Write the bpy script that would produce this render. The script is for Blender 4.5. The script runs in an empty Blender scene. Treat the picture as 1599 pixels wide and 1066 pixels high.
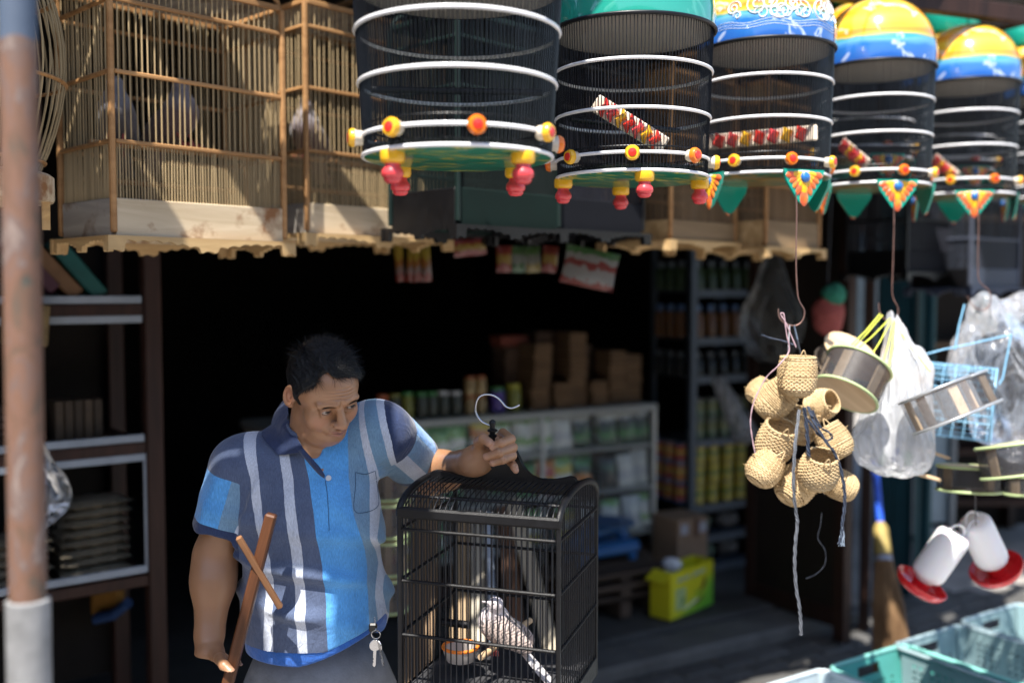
import bpy, bmesh, math, random
import numpy as np
from math import sin, cos, pi, radians, sqrt, atan2
from mathutils import Vector, Matrix
random.seed(7); np.random.seed(7)
S = bpy.context.scene
COL = S.collection
# ------------------------------------------------------------------ camera
CAM_Z, FPX, HOR = 1.6, 1555.0, 450.0           # eye height, focal length in photo pixels, horizon row
PITCH = math.atan((533 - HOR) / FPX)
cam_d = bpy.data.cameras.new('camera'); cam = bpy.data.objects.new('camera', cam_d); COL.objects.link(cam)
cam.location = (0, 0, CAM_Z); cam.rotation_euler = (pi/2 - PITCH, 0, 0)
cam_d.sensor_width = 36; cam_d.lens = 36 * FPX / 1599
cam_d.clip_start = 0.05; cam_d.clip_end = 500
cam_d.dof.use_dof = True; cam_d.dof.focus_distance = 1.90; cam_d.dof.aperture_fstop = 1.5
S.camera = cam
S.render.resolution_x, S.render.resolution_y = 1024, 682
# ------------------------------------------------------------------ world, sun, exposure
SUN_EL, SUN_AZ = radians(62), radians(198)       # azimuth clockwise from +Y: behind the camera, a little to the left
w = bpy.data.worlds.new('World'); S.world = w; w.use_nodes = True
nt = w.node_tree; bg = nt.nodes['Background']
sky = nt.nodes.new('ShaderNodeTexSky'); sky.sky_type = 'NISHITA'; sky.sun_disc = False
sky.sun_elevation = SUN_EL; sky.sun_rotation = SUN_AZ
nt.links.new(sky.outputs[0], bg.inputs[0]); bg.inputs[1].default_value = 0.125
sd = bpy.data.lights.new('sun', 'SUN'); sd.energy = 4.9; sd.angle = radians(0.5); sd.color = (1, .95, .87)
sun = bpy.data.objects.new('sun', sd); COL.objects.link(sun)
to_sun = Vector((sin(SUN_AZ)*cos(SUN_EL), cos(SUN_AZ)*cos(SUN_EL), sin(SUN_EL)))
sun.rotation_euler = to_sun.to_track_quat('Z', 'Y').to_euler(); sun.location = (0, -2, 8)
S.view_settings.view_transform = 'Standard'; S.view_settings.look = 'None'
S.view_settings.exposure = 1.3; S.view_settings.gamma = 1
try: S.view_settings.use_curve_mapping = False
except Exception: pass

def P(px, py, D):
    """world point seen at photo pixel (px,py) lying at world Y = D"""
    x = (px - 799.5) / FPX; y = -(py - 533) / FPX
    dy = cos(PITCH) + y*sin(PITCH); dz = -sin(PITCH) + y*cos(PITCH)
    return Vector((x*D/dy, D, CAM_Z + dz*D/dy))
def PX(n, D):                                    # length in metres of n photo pixels at depth D
    return n * D / FPX
# ------------------------------------------------------------------ materials
def new_mat(name):
    m = bpy.data.materials.new(name); m.use_nodes = True
    return m, m.node_tree, m.node_tree.nodes['Principled BSDF']
def N(t, kind, **kw):
    n = t.nodes.new('ShaderNode' + kind)
    for k, v in kw.items():
        if k in ('ins',):
            for a, b in v.items(): n.inputs[a].default_value = b
        else: setattr(n, k, v)
    return n
def coords(t, scale=(1,1,1), kind='Object'):
    tc = N(t, 'TexCoord'); mp = N(t, 'Mapping'); mp.inputs['Scale'].default_value = scale
    t.links.new(tc.outputs[kind], mp.inputs[0]); return mp.outputs[0]
def ramp(t, fac, stops, interp='LINEAR'):
    r = N(t, 'ValToRGB'); r.color_ramp.interpolation = interp
    el = r.color_ramp.elements
    while len(el) < len(stops): el.new(0.5)
    for e, (p, c) in zip(el, stops):
        e.position = p; e.color = (*c, 1) if len(c) == 3 else c
    t.links.new(fac, r.inputs[0]); return r.outputs[0]
def bump(t, b, h, strength=.3, dist=.002):
    n = N(t, 'Bump'); n.inputs['Strength'].default_value = strength; n.inputs['Distance'].default_value = dist
    t.links.new(h, n.inputs['Height']); t.links.new(n.outputs[0], b.inputs['Normal'])
def mat(name, col, rough=.6, var=.25, scale=12, stretch=(1,1,1), bmp=.15, metal=0, spec=.32, coat=0, trans=0, alpha=1, hue=None, rnd=0, bscale=None):
    m, t, b = new_mat(name)
    v = coords(t, stretch)
    n = N(t, 'TexNoise', ins={'Scale': scale, 'Detail': 6, 'Roughness': .62}); t.links.new(v, n.inputs[0])
    c2 = hue or tuple(max(0, x*(1-var)) for x in col); c3 = tuple(min(1, x*(1+var*.7)) for x in col)
    c = ramp(t, n.outputs[0], [(.28, c2), (.52, col), (.78, c3)])
    if rnd:
        oi = N(t, 'ObjectInfo'); hs = N(t, 'HueSaturation')
        ma = N(t, 'MapRange', ins={'To Min': 1-rnd, 'To Max': 1+rnd}); t.links.new(oi.outputs['Random'], ma.inputs[0])
        t.links.new(ma.outputs[0], hs.inputs['Value']); t.links.new(c, hs.inputs['Color']); c = hs.outputs[0]
    t.links.new(c, b.inputs['Base Color'])
    n2 = N(t, 'TexNoise', ins={'Scale': (bscale or scale*7), 'Detail': 5}); t.links.new(v, n2.inputs[0])
    r = N(t, 'MapRange', ins={'To Min': max(0, rough-.12), 'To Max': min(1, rough+.12)}); t.links.new(n.outputs[0], r.inputs[0])
    t.links.new(r.outputs[0], b.inputs['Roughness'])
    if bmp: bump(t, b, n2.outputs[0], bmp, .002)
    b.inputs['Metallic'].default_value = metal; b.inputs['Specular IOR Level'].default_value = spec
    b.inputs['Coat Weight'].default_value = coat; b.inputs['Coat Roughness'].default_value = .08
    b.inputs['Transmission Weight'].default_value = trans; b.inputs['Alpha'].default_value = alpha
    return m
def wood(name, c1, c2, rough=.6, scale=1, axis=2, stain=None, rnd=.12):
    m, t, b = new_mat(name)
    st = [26, 26, 26]; st[axis] = 2.2
    v = coords(t, tuple(s*scale for s in st))
    n = N(t, 'TexNoise', ins={'Scale': 1.0, 'Detail': 7, 'Roughness': .6, 'Distortion': .9}); t.links.new(v, n.inputs[0])
    c = ramp(t, n.outputs[0], [(.3, c1), (.5, tuple((a+b_)/2 for a, b_ in zip(c1, c2))), (.68, c2)])
    if stain:
        v2 = coords(t, (9, 9, 9)); n3 = N(t, 'TexNoise', ins={'Scale': 1.0, 'Detail': 5, 'Roughness': .65}); t.links.new(v2, n3.inputs[0])
        f = ramp(t, n3.outputs[0], [(.54, (0,0,0)), (.68, (1,1,1))])
        mx = N(t, 'MixRGB'); mx.inputs['Color2'].default_value = (*stain, 1)
        t.links.new(f, mx.inputs[0]); t.links.new(c, mx.inputs['Color1']); c = mx.outputs[0]
    oi = N(t, 'ObjectInfo'); hs = N(t, 'HueSaturation')
    ma = N(t, 'MapRange', ins={'To Min': 1-rnd, 'To Max': 1+rnd}); t.links.new(oi.outputs['Random'], ma.inputs[0])
    t.links.new(ma.outputs[0], hs.inputs['Value']); t.links.new(c, hs.inputs['Color'])
    t.links.new(hs.outputs[0], b.inputs['Base Color']); b.inputs['Roughness'].default_value = rough; b.inputs['Specular IOR Level'].default_value = .25
    bump(t, b, n.outputs[0], .35, .0015)
    return m
# ------------------------------------------------------------------ mesh building
class MB:
    """collects simple shapes into one mesh"""
    def __init__(s): s.v = []; s.f = []; s.mi = []; s.cur = 0
    def add(s, vs, fs):
        o = len(s.v); s.v += [tuple(p) for p in vs]; s.f += [tuple(i+o for i in f) for f in fs]; s.mi += [s.cur]*len(fs)
        return s
    def box(s, c, d, R=None, bev=0):
        c = Vector(c); hx, hy, hz = d[0]/2, d[1]/2, d[2]/2
        if bev:
            b = min(bev, hx*.9, hy*.9, hz*.9); vs = []; 
            for sx in (-1,1):
                for sy in (-1,1):
                    for sz in (-1,1):
                        vs += [Vector((sx*hx, sy*(hy-b), sz*(hz-b))), Vector((sx*(hx-b), sy*hy, sz*(hz-b))), Vector((sx*(hx-b), sy*(hy-b), sz*hz))]
            idx = lambda a, b_, c_, k: ((a*2+b_)*2+c_)*3+k
            fs = []
            for a in (0,1):
                q = [idx(a,0,0,0), idx(a,1,0,0), idx(a,1,1,0), idx(a,0,1,0)]; fs.append(q if a else q[::-1])
                q = [idx(0,a,0,1), idx(0,a,1,1), idx(1,a,1,1), idx(1,a,0,1)]; fs.append(q if a else q[::-1])
                q = [idx(0,0,a,2), idx(1,0,a,2), idx(1,1,a,2), idx(0,1,a,2)]; fs.append(q if a else q[::-1])
                for b_ in (0,1):
                    fs.append([idx(a,b_,0,0), idx(a,b_,1,0), idx(a,b_,1,1), idx(a,b_,0,1)])
                    fs.append([idx(a,0,b_,0), idx(a,1,b_,0), idx(a,1,b_,2), idx(a,0,b_,2)])
                    fs.append([idx(0,a,b_,1), idx(1,a,b_,1), idx(1,a,b_,2), idx(0,a,b_,2)])
                    for c_ in (0,1): fs.append([idx(a,b_,c_,0), idx(a,b_,c_,1), idx(a,b_,c_,2)])
        else:
            vs = [Vector((x*hx, y*hy, z*hz)) for x in (-1,1) for y in (-1,1) for z in (-1,1)]
            fs = [(0,1,3,2), (4,6,7,5), (0,4,5,1), (2,3,7,6), (0,2,6,4), (1,5,7,3)]
        if R is not None: vs = [R @ v for v in vs]
        return s.add([v + c for v in vs], fs)
    def tube(s, pts, r, n=8, closed=False, cap=True, flat=1.0):
        pts = [Vector(p) for p in pts]; m = len(pts)
        rr = r if hasattr(r, '__len__') else [r]*m
        vs = []; prev = None
        for i, p in enumerate(pts):
            if closed: d = pts[(i+1) % m] - pts[i-1]
            else: d = pts[min(i+1, m-1)] - pts[max(i-1, 0)]
            if d.length < 1e-9: d = Vector((0,0,1))
            d.normalize()
            if prev is None:
                a = Vector((0,0,1)) if abs(d.z) < .9 else Vector((1,0,0))
                x = d.cross(a).normalized()
            else:
                x = prev - d*prev.dot(d)
                x = x.normalized() if x.length > 1e-6 else d.orthogonal().normalized()
            prev = x; y = d.cross(x)
            vs += [p + (x*cos(2*pi*k/n) + y*sin(2*pi*k/n)*flat)*rr[i] for k in range(n)]
        fs = []
        for i in range(m if closed else m-1):
            j = (i+1) % m
            fs += [(i*n+k, i*n+(k+1) % n, j*n+(k+1) % n, j*n+k) for k in range(n)]
        if cap and not closed:
            fs.append(tuple(range(n))[::-1]); fs.append(tuple((m-1)*n+k for k in range(n)))
        return s.add(vs, fs)
    def lathe(s, prof, n=32, c=(0,0,0), R=None, wob=None):
        c = Vector(c); vs = []
        for (r, z) in prof:
            for k in range(n):
                a = 2*pi*k/n; q = r*(1 + (wob(a, z) if wob else 0))
                v = Vector((q*cos(a), q*sin(a), z))
                vs.append((R @ v if R is not None else v) + c)
        fs = []
        for i in range(len(prof)-1):
            fs += [(i*n+k, i*n+(k+1) % n, (i+1)*n+(k+1) % n, (i+1)*n+k) for k in range(n)]
        if prof[0][0] > 1e-6: fs.append(tuple(range(n))[::-1])
        if prof[-1][0] > 1e-6: fs.append(tuple((len(prof)-1)*n+k for k in range(n)))
        return s.add(vs, fs)
    def prism(s, outline, y0, y1, R=None, c=(0,0,0)):
        """outline in local XZ, extruded along Y"""
        c = Vector(c); n = len(outline)
        vs = [Vector((x, y0, z)) for x, z in outline] + [Vector((x, y1, z)) for x, z in outline]
        fs = [tuple(range(n)), tuple(range(2*n-1, n-1, -1))] + [(i, n+i, n+(i+1) % n, (i+1) % n) for i in range(n)]
        if R is not None: vs = [R @ v for v in vs]
        return s.add([v + c for v in vs], fs)
    def mesh(s, name, m=None, smooth=False):
        me = bpy.data.meshes.new(name); me.from_pydata(s.v, [], s.f)
        ms = m if isinstance(m, (list, tuple)) else [m]
        for q in ms:
            if q: me.materials.append(q)
        if len(ms) > 1: me.polygons.foreach_set('material_index', s.mi)
        if smooth: me.polygons.foreach_set('use_smooth', [True]*len(s.f))
        bm = bmesh.new(); bm.from_mesh(me); bmesh.ops.recalc_face_normals(bm, faces=bm.faces[:]); bm.to_mesh(me); bm.free()
        if smooth:
            try: me.set_sharp_from_angle(angle=radians(50))
            except Exception: pass
        me.update(); return me
    def build(s, name, m, parent=None, smooth=False, loc=None):
        return link(name, s.mesh(name, m, smooth), parent, loc)
def link(name, me, parent=None, loc=None, M=None):
    o = bpy.data.objects.new(name, me); COL.objects.link(o)
    if parent is not None: o.parent = parent
    if M is not None: o.matrix_local = M
    elif loc is not None: o.location = loc
    return o
def empty(name, label, cat, loc=(0,0,0), rz=0, group=None, M=None):
    o = bpy.data.objects.new(name, None); COL.objects.link(o); o.empty_display_size = .05
    if M is not None: o.matrix_world = M
    else: o.location = loc; o.rotation_euler = (0, 0, rz)
    return tag(o, label, cat, group)
def tag(o, label=None, cat=None, group=None, kind=None):
    if label: o['label'] = label
    if cat: o['category'] = cat
    if group: o['group'] = group
    if kind: o['kind'] = kind
    return o
def struct(o): o['kind'] = 'structure'; return o
def stuff(o): o['kind'] = 'stuff'; return o
def kids(o): return [c for c in bpy.data.objects if c.parent == o]
def copy_tree(o, label=None, loc=None, rot=None, parent=None, childmap=None):
    c = o.copy(); COL.objects.link(c)
    if parent is not None: c.parent = parent
    if label: c['label'] = label
    if loc is not None: c.location = loc
    if rot is not None: c.rotation_euler = rot
    for ch in o.children: copy_tree(ch, parent=c)
    return c
def RZ(a): return Matrix.Rotation(a, 3, 'Z')
def RX(a): return Matrix.Rotation(a, 3, 'X')
def RY(a): return Matrix.Rotation(a, 3, 'Y')
def frame_z(d, up=Vector((0,-1,0))):
    """3x3 rotation whose local Z is d"""
    d = Vector(d).normalized(); x = up.cross(d)
    if x.length < 1e-4: x = Vector((1,0,0))
    x.normalize(); y = d.cross(x)
    return Matrix((x, y, d)).transposed()
def bez(pts, n=8):
    """Catmull-Rom through points"""
    pts = [Vector(p) for p in pts]; out = []
    q = [pts[0]*2-pts[1]] + pts + [pts[-1]*2-pts[-2]]
    for i in range(1, len(q)-2):
        for k in range(n):
            t = k/n; a, b, c, d = q[i-1], q[i], q[i+1], q[i+2]
            out.append(.5*((2*b) + (c-a)*t + (2*a-5*b+4*c-d)*t*t + (3*b-a-3*c+d)*t**3))
    out.append(pts[-1]); return out
# ------------------------------------------------------------------ implicit surfaces -> meshes
def smin(a, b, k):
    h = np.clip(.5 + .5*(b-a)/k, 0, 1); return b*(1-h) + a*h - k*h*(1-h)
def smax(a, b, k): return -smin(-a, -b, k)
def ell(p, c, r):
    q = p - np.asarray(c, np.float32); r = np.asarray(r, np.float32)
    k0 = np.sqrt(((q/r)**2).sum(-1)) + 1e-7; k1 = np.sqrt(((q/(r*r))**2).sum(-1)) + 1e-7
    return k0*(k0-1)/k1
def cone(p, a, b, ra, rb):
    a = np.asarray(a, np.float32); b = np.asarray(b, np.float32); ba = b-a
    t = np.clip(((p-a) @ ba)/float(ba @ ba), 0, 1)
    return np.sqrt(((p - a - t[..., None]*ba)**2).sum(-1)) - (ra + (rb-ra)*t)
def snoise(p, f, seed=0):
    r = np.random.RandomState(seed); o = 0
    for i in range(5):
        k = r.normal(size=3)*f; o = o + np.sin(p @ k.astype(np.float32) + r.uniform(0, 6.28))
    return o/5
def sdf_mesh(f, lo, hi, h, proj=1):
    lo = np.array(lo, np.float32); hi = np.array(hi, np.float32); B = 8
    nb = np.ceil((hi-lo)/(h*B)).astype(int); n = nb*B
    g = [lo[a] + h*B*(np.arange(nb[a])+.5) - h*.5 for a in range(3)]
    C = np.stack(np.meshgrid(*g, indexing='ij'), -1).reshape(-1, 3).astype(np.float32)
    d = f(C); act = np.abs(d) < B*h*1.25
    vol = np.repeat(np.repeat(np.repeat(np.where(d < 0, -1, 1).astype(np.float32).reshape(nb), B, 0), B, 1), B, 2)
    ids = np.argwhere(act.reshape(nb)); loc = np.stack(np.meshgrid(*[np.arange(B)]*3, indexing='ij'), -1).reshape(-1, 3)
    for s in range(0, len(ids), 800):
        gi = (ids[s:s+800, None, :]*B + loc[None]).reshape(-1, 3)
        vol[gi[:, 0], gi[:, 1], gi[:, 2]] = f((lo + gi*h).astype(np.float32))
    ins = vol < 0
    c = [ins[i:n[0]-1+i, j:n[1]-1+j, k:n[2]-1+k] for i in (0,1) for j in (0,1) for k in (0,1)]
    allin = c[0].copy(); anyin = c[0].copy()
    for q in c[1:]: allin &= q; anyin |= q
    mc = anyin & ~allin; dims = mc.shape
    cid = np.flatnonzero(mc); ijk = np.stack(np.unravel_index(cid, dims), -1)
    offs = [(i,j,k) for i in (0,1) for j in (0,1) for k in (0,1)]
    val = np.stack([vol[ijk[:,0]+o[0], ijk[:,1]+o[1], ijk[:,2]+o[2]] for o in offs], -1)
    acc = np.zeros((len(cid), 3)); cnt = np.zeros(len(cid))
    for a in range(8):
        for b in range(a+1, 8):
            oa, ob = np.array(offs[a]), np.array(offs[b])
            if abs(oa-ob).sum() != 1: continue
            va, vb = val[:, a], val[:, b]; m = (va < 0) != (vb < 0)
            t = np.where(m, va/np.where(m, va-vb, 1), 0)
            acc += np.where(m[:, None], oa + t[:, None]*(ob-oa), 0); cnt += m
    V = (lo + (ijk + acc/cnt[:, None])*h).astype(np.float32)
    F = []
    for ax in range(3):
        sl0 = [slice(1, n[a]-1) for a in range(3)]; sl1 = list(sl0)
        sl0[ax] = slice(0, n[ax]-1); sl1[ax] = slice(1, n[ax])
        a0, a1 = ins[tuple(sl0)], ins[tuple(sl1)]; x = a0 != a1
        e = np.argwhere(x); flip = a0[x]
        off = np.array([1,1,1]); off[ax] = 0; e = e + off
        b, c_ = [(1,2), (2,0), (0,1)][ax]
        def cell(db, dc):
            q = e.copy(); q[:, b] -= db; q[:, c_] -= dc
            return np.searchsorted(cid, np.ravel_multi_index(q.T, dims))
        q = np.stack([cell(1,1), cell(0,1), cell(0,0), cell(1,0)], -1)
        q[~flip] = q[~flip][:, ::-1]; F.append(q)
    F = np.concatenate(F)
    for _ in range(proj):
        e = h*.3; d0 = f(V)
        G = np.stack([f(V + np.array([e if a == k else 0 for k in range(3)], np.float32)) - d0 for a in range(3)], -1)/e
        G /= np.maximum(np.linalg.norm(G, axis=1, keepdims=True), .3)
        V = V - (np.clip(d0, -h, h)[:, None]*G).astype(np.float32)
    return V, F
def np_mesh(name, V, F, m, attrs=None, smooth=True):
    me = bpy.data.meshes.new(name); me.vertices.add(len(V)); me.vertices.foreach_set('co', np.asarray(V, np.float32).ravel())
    k = F.shape[1]; me.loops.add(F.size); me.loops.foreach_set('vertex_index', F.astype(np.int32).ravel())
    me.polygons.add(len(F)); me.polygons.foreach_set('loop_start', np.arange(0, F.size, k, dtype=np.int32))
    me.polygons.foreach_set('use_smooth', np.full(len(F), smooth))
    me.update(calc_edges=True)
    for nm, a in (attrs or {}).items():
        if a.ndim == 1:
            at = me.attributes.new(nm, 'FLOAT', 'POINT'); at.data.foreach_set('value', a.astype(np.float32))
        else:
            at = me.attributes.new(nm, 'FLOAT_COLOR', 'POINT')
            at.data.foreach_set('color', np.concatenate([a, np.ones((len(a), 1))], 1).astype(np.float32).ravel())
    if m: me.materials.append(m)
    return me
def v3(v): return np.array(v, np.float32)
# ================================================================== THE SETTING
U = Vector((cos(radians(30)), sin(radians(30)), 0)); W = Vector((-U.y, U.x, 0))      # along the shop front, into the shop
O = Vector((.39, 4.2, 0)); FLR = .10
def UV(u, w, z=0): return O + U*u + W*w + Vector((0,0,z))
RU = RZ(radians(30))
m_ground = mat('street_ground', (.30,.28,.26), .9, .3, 5, bmp=.5)
m_paver = mat('paver_concrete', (.085,.083,.08), .88, .3, 14, bmp=.6, rnd=.18)
m_conc = mat('worn_concrete', (.055,.054,.052), .85, .35, 7, bmp=.5)
m_dark = mat('dark_wall', (.018,.015,.013), .95, .3, 6, bmp=.3, spec=.08)  # near-black tone shared by walls, roof and shutters
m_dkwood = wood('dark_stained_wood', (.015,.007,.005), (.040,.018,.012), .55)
mb = MB(); mb.add([(-120,-120,-.012),(120,-120,-.012),(120,120,-.012),(-120,120,-.012)], [(0,1,2,3)]); ground = struct(mb.build('ground', m_ground))
# interlocking pavers in front of the shop
mb = MB(); mb.box((0,0,0), (.193,.093,.05), bev=.006); pm = mb.mesh('paver', m_paver)
k = 0
for i in range(-4, 16):
    for j in range(-34, -0):
        c = O + U*((i + (.5 if j % 2 else 0))*.2) + W*(j*.1+.04)
        px = 799.5 + FPX*c.x/c.y; py = HOR + FPX*1.6/c.y
        if not (930 < px < 1640 and 925 < py < 1100) or k >= 290: continue
        k += 1; q = link('paver', pm, ground); q.location = c + Vector((0,0,-.026 + random.uniform(-.0025,.0025)))
        q.rotation_euler = (random.uniform(-.008,.008), random.uniform(-.008,.008), radians(30) + random.uniform(-.012,.012))
mb = MB(); mb.box(UV(-.9, 2.05, FLR/2-.01), (4.6, 4.1, FLR+.0), RU, bev=.012); struct(mb.build('shop_floor', m_conc))
mb = MB(); mb.box(UV(-.75, -.115, .03), (4.3, .22, .075), RU, bev=.015); struct(mb.build('step', mat('step_concrete', (.10,.098,.095), .85, .35, 7, bmp=.5)))
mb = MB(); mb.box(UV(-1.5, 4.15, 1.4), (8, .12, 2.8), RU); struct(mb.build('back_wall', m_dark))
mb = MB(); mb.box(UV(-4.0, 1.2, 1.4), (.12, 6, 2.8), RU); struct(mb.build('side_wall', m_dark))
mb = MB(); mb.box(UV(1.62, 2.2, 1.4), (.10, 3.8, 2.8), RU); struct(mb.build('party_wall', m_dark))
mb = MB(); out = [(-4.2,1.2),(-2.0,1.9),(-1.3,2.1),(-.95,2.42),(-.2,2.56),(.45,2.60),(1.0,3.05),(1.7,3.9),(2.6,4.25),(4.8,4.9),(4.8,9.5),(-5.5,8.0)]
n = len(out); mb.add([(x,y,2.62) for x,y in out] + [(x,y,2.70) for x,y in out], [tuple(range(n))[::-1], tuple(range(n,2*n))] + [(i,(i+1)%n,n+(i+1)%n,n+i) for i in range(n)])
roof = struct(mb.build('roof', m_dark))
for i in range(9):                                                    # rafters under the eave
    a = -2.4 + i*.62; mb = MB(); c = Vector((a, 2.35 + .40*max(0, a), 0)); mb.box((0,0,0), (.05, 2.6, .08), bev=.004)
    o = mb.build('rafter', m_dark, roof); o.location = (a - .65, 3.9 + .35*max(0, a), 2.575); o.rotation_euler = (0,0,radians(28))
mb = MB(); a_, b_ = Vector((-2.6,2.95,0)), Vector((5.4,6.0,0)); mb.box((a_+b_)/2 + Vector((0,0,4.1)), ((b_-a_).length,.15,2.8), RZ(atan2(b_.y-a_.y, b_.x-a_.x))); struct(mb.build('added_upper_wall', m_dark))  # wall added above the eave to shut out the sky and its light
# hanging beams that carry the cages
for nm, a, b, z in (('hanging_beam', (-1.6,1.97), (2.4,3.50), 2.46), ('hanging_beam', (-.9,1.05), (3.2,4.75), 2.62)):
    a = Vector((*a, z)); b = Vector((*b, z)); mb = MB(); mb.box((0,0,0), ((b-a).length, .04, .05), bev=.003)
    o = mb.build(nm, m_dkwood); o.location = (a+b)/2; o.rotation_euler = (0,0,atan2(b.y-a.y, b.x-a.x)); struct(o)
# far side of the lane, seen past the shop on the right
m_far = mat('pale_wall', (.23,.25,.27), .8, .2, 3, bmp=.2)
def building(label, c, dim, rz, m, rows=1, cols=3):
    r = empty('building', label, 'building', c, rz); mb = MB(); mb.box((0,0,dim[2]/2), dim); mb.build('wall', m, r)
    for j in range(rows):
        for i in range(cols):
            x = (i+.5)/cols*dim[0] - dim[0]/2; z = dim[2]*(j+.5)/rows
            mb = MB(); w2, h2 = dim[0]/cols*.28, dim[2]/rows*.24
            for sx in (-1, 1): mb.box((x+sx*w2, -dim[1]/2-.02, z), (.06,.08,h2*2)); mb.box((x, -dim[1]/2-.02, z+sx*h2), (w2*2,.079,.06))
            wn = mb.build('window', m_dkwood, r); mb = MB(); mb.box((x, -dim[1]/2-.006, z), (w2*2-.05,.01,h2*2-.05)); mb.build('pane', mat('far_glass', (.03,.04,.05), .15), wn)
    mb = MB(); mb.box((0,-.2,dim[2]+.06), (dim[0]+.4, dim[1]+.8, .10)); mb.build('roof', mat('rust_sheet', (.16,.09,.06), .7, .3, 6), r)
building('grey shuttered building across the lane, far right behind the hanging boxes', (7.2,13,0), (7,2,3.2), radians(-20), m_dark)
op = empty('building', 'long dark shop building added unseen across the street to block low sky light', 'building', (0,-8.5,0), pi)  # unseen front, added to cut the low sky light and raise contrast
MB().box((0,0,2.3), (40,2,4.6)).build('wall', mat('added_opposite_wall', (.16,.14,.12), .85, .3, 2), op); MB().box((0,-1.4,3.0), (40,1.2,.08)).build('awning_sheet', mat('added_opposite_awning', (.10,.13,.16), .7), op)
for k in range(-6, 7): MB().box((k*3.0,-1.02,1.4), (2.2,.03,2.4)).build('shutter', m_dark, op)
nb_ = empty('building', 'dark neighbouring shop front added to darken the view behind the bags, right edge', 'building', (3.75,6.9,0), radians(24))
MB().box((0,0,1.4), (3.0,.12,2.8), bev=.01).build('wall', m_dark, nb_)  # wall added to keep the background behind the bags dark
for x in (-1.46,-.5,.5,1.46): MB().box((x,-.09,1.3), (.07,.07,2.6), bev=.005).build('door_post', m_dkwood, nb_)
for z in (2.05,1.25): MB().box((0,-.16,z), (2.9,.22,.03), bev=.004).build('shelf_board', mat('worn_brown_shelf', (.10,.06,.03), .7, .3, 6), nb_)
mb = MB(); rs_ = np.random.RandomState(5)
for k in range(900):                                              # chaff and seed husks trodden into the pavement and the shop step
    u_, w_ = rs_.uniform(-1.5, 1.6), rs_.uniform(-1.6, 1.2); p = UV(u_, w_); z = FLR+.003 if w_ > .01 else (.069 if w_ > -.22 else .002); a = rs_.uniform(0, pi); l = rs_.uniform(.003,.011); d1 = Vector((cos(a)*l, sin(a)*l, rs_.uniform(0,.003))); d2 = Vector((-sin(a)*l*.3, cos(a)*l*.3, 0))
    c_ = p + Vector((0,0,z)); mb.add([c_-d1, c_-d2, c_+d1, c_+d2], [(0,1,2,3)])
o = mb.build('seed_husks', mat('pale_chaff', (.30,.25,.17), .9, .4, 40)); tag(o, 'pale seed husks and chaff scattered over the pavers and step', 'husks', kind='stuff')
# panel door that folds out beside the shelf
dl = empty('door_leaf', 'dark brown panelled door leaf open beside the metal shelf', 'door', (1.33, 4.62, 0)); dr = RZ(atan2(4.37-4.87, 1.49-1.17))
def dbox(name, c, d, m, par=None, bev=.004): mb = MB(); mb.box(dr @ Vector(c), d, dr, bev=bev); return mb.build(name, m, par or dl)
dbox('panel', (0,0,1.25), (.50,.022,2.2), mat('door_panel', (.016,.011,.008), .6, .3, 5))
for x in (-.27, .27): dbox('stile', (x,0,1.22), (.06,.045,2.4), m_dkwood)
for z in (.12, 1.1, 2.3): dbox('rail', (0,-.001,z), (.48,.043,.08), m_dkwood)
# folding shutters and teal frames to the right of it
def post(label, px, D, wpx, z1, m, name='door_post', cat='post', dep=.05):
    b = P(px, 533, D); mb = MB(); mb.box((0,0,z1/2), (PX(wpx,D), dep, z1), RZ(radians(-20)), bev=.004); o = mb.build(name, m)
    o.location = (b.x, D, 0); return tag(o, label, cat)
m_maroon = mat('maroon_paint', (.025,.011,.008), .5, .3, 9); m_teal = mat('dark_teal_paint', (.003,.020,.026), .7, .3, 6, spec=.08); m_teal2 = mat('worn_teal_paint', (.03,.09,.10), .5, .3, 6)
post('dark maroon door post next to the open door leaf', 1326, 4.45, 20, 2.5, m_maroon)
post('slim dark brown post between the maroon post and the teal shutter', 1357, 4.6, 16, 2.5, m_dkwood)
sh = empty('folding_shutter', 'dark teal folding shutter with lighter edge strips behind the broom', 'shutter', (1.95, 4.95, 0))
for k, (px, w_, m_) in enumerate(((1384,26,m_teal),(1412,26,m_teal),(1426,5,m_teal),(1439,7,m_teal2),(1449,11,m_teal),(1458,5,m_teal2))):
    x = P(px,533,4.95).x - 1.95; mb = MB(); mb.box((x, .012*(k % 2), 1.2), (PX(w_,4.95), .03, 2.3), bev=.003); mb.build('slat', m_, sh)
pw = empty('window_panel', 'pale blue grey panel with frame right of the teal shutter', 'panel', (2.25, 5.3, 0))
mb = MB(); mb.box((0,.02,.62), (.20,.02,.56), bev=.003); mb.build('pane', mat('pale_glazing', (.22,.30,.35), .3, .25, 4), pw)
for sx in (-1,1): mb = MB(); mb.box((sx*.11,0,.62), (.03,.05,.68), bev=.003); mb.build('frame_side', mat('grey_frame', (.17,.19,.2), .6), pw)
for z in (.30,.62,.93): mb = MB(); mb.box((0,-.002,z), (.19,.045,.03), bev=.003); mb.build('frame_rail', mat('grey_frame', (.17,.19,.2), .6), pw)
# shop bench and odds at the far right
bt = empty('bench', 'dark low bench standing on the pavement at the far right edge', 'bench', (3.05, 6.1, 0))
for z, dy in ((.62,0),(.30,.05)): mb = MB(); mb.box((0,dy,z), (.95,.34,.035), bev=.004); mb.build('shelf_board', m_dkwood, bt)
for sx in (-1,1):
    for sy in (-1,1): mb = MB(); mb.box((sx*.43,sy*.14,.30), (.04,.04,.60), bev=.004); mb.build('leg', m_dkwood, bt)
tag(MB().box((2.98,6.02,.70), (.20,.14,.12), RZ(.3), bev=.006).build('carton', mat('plain_carton', (.30,.20,.12), .85)), 'small brown carton on the dark bench at the far right', 'box')
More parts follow.
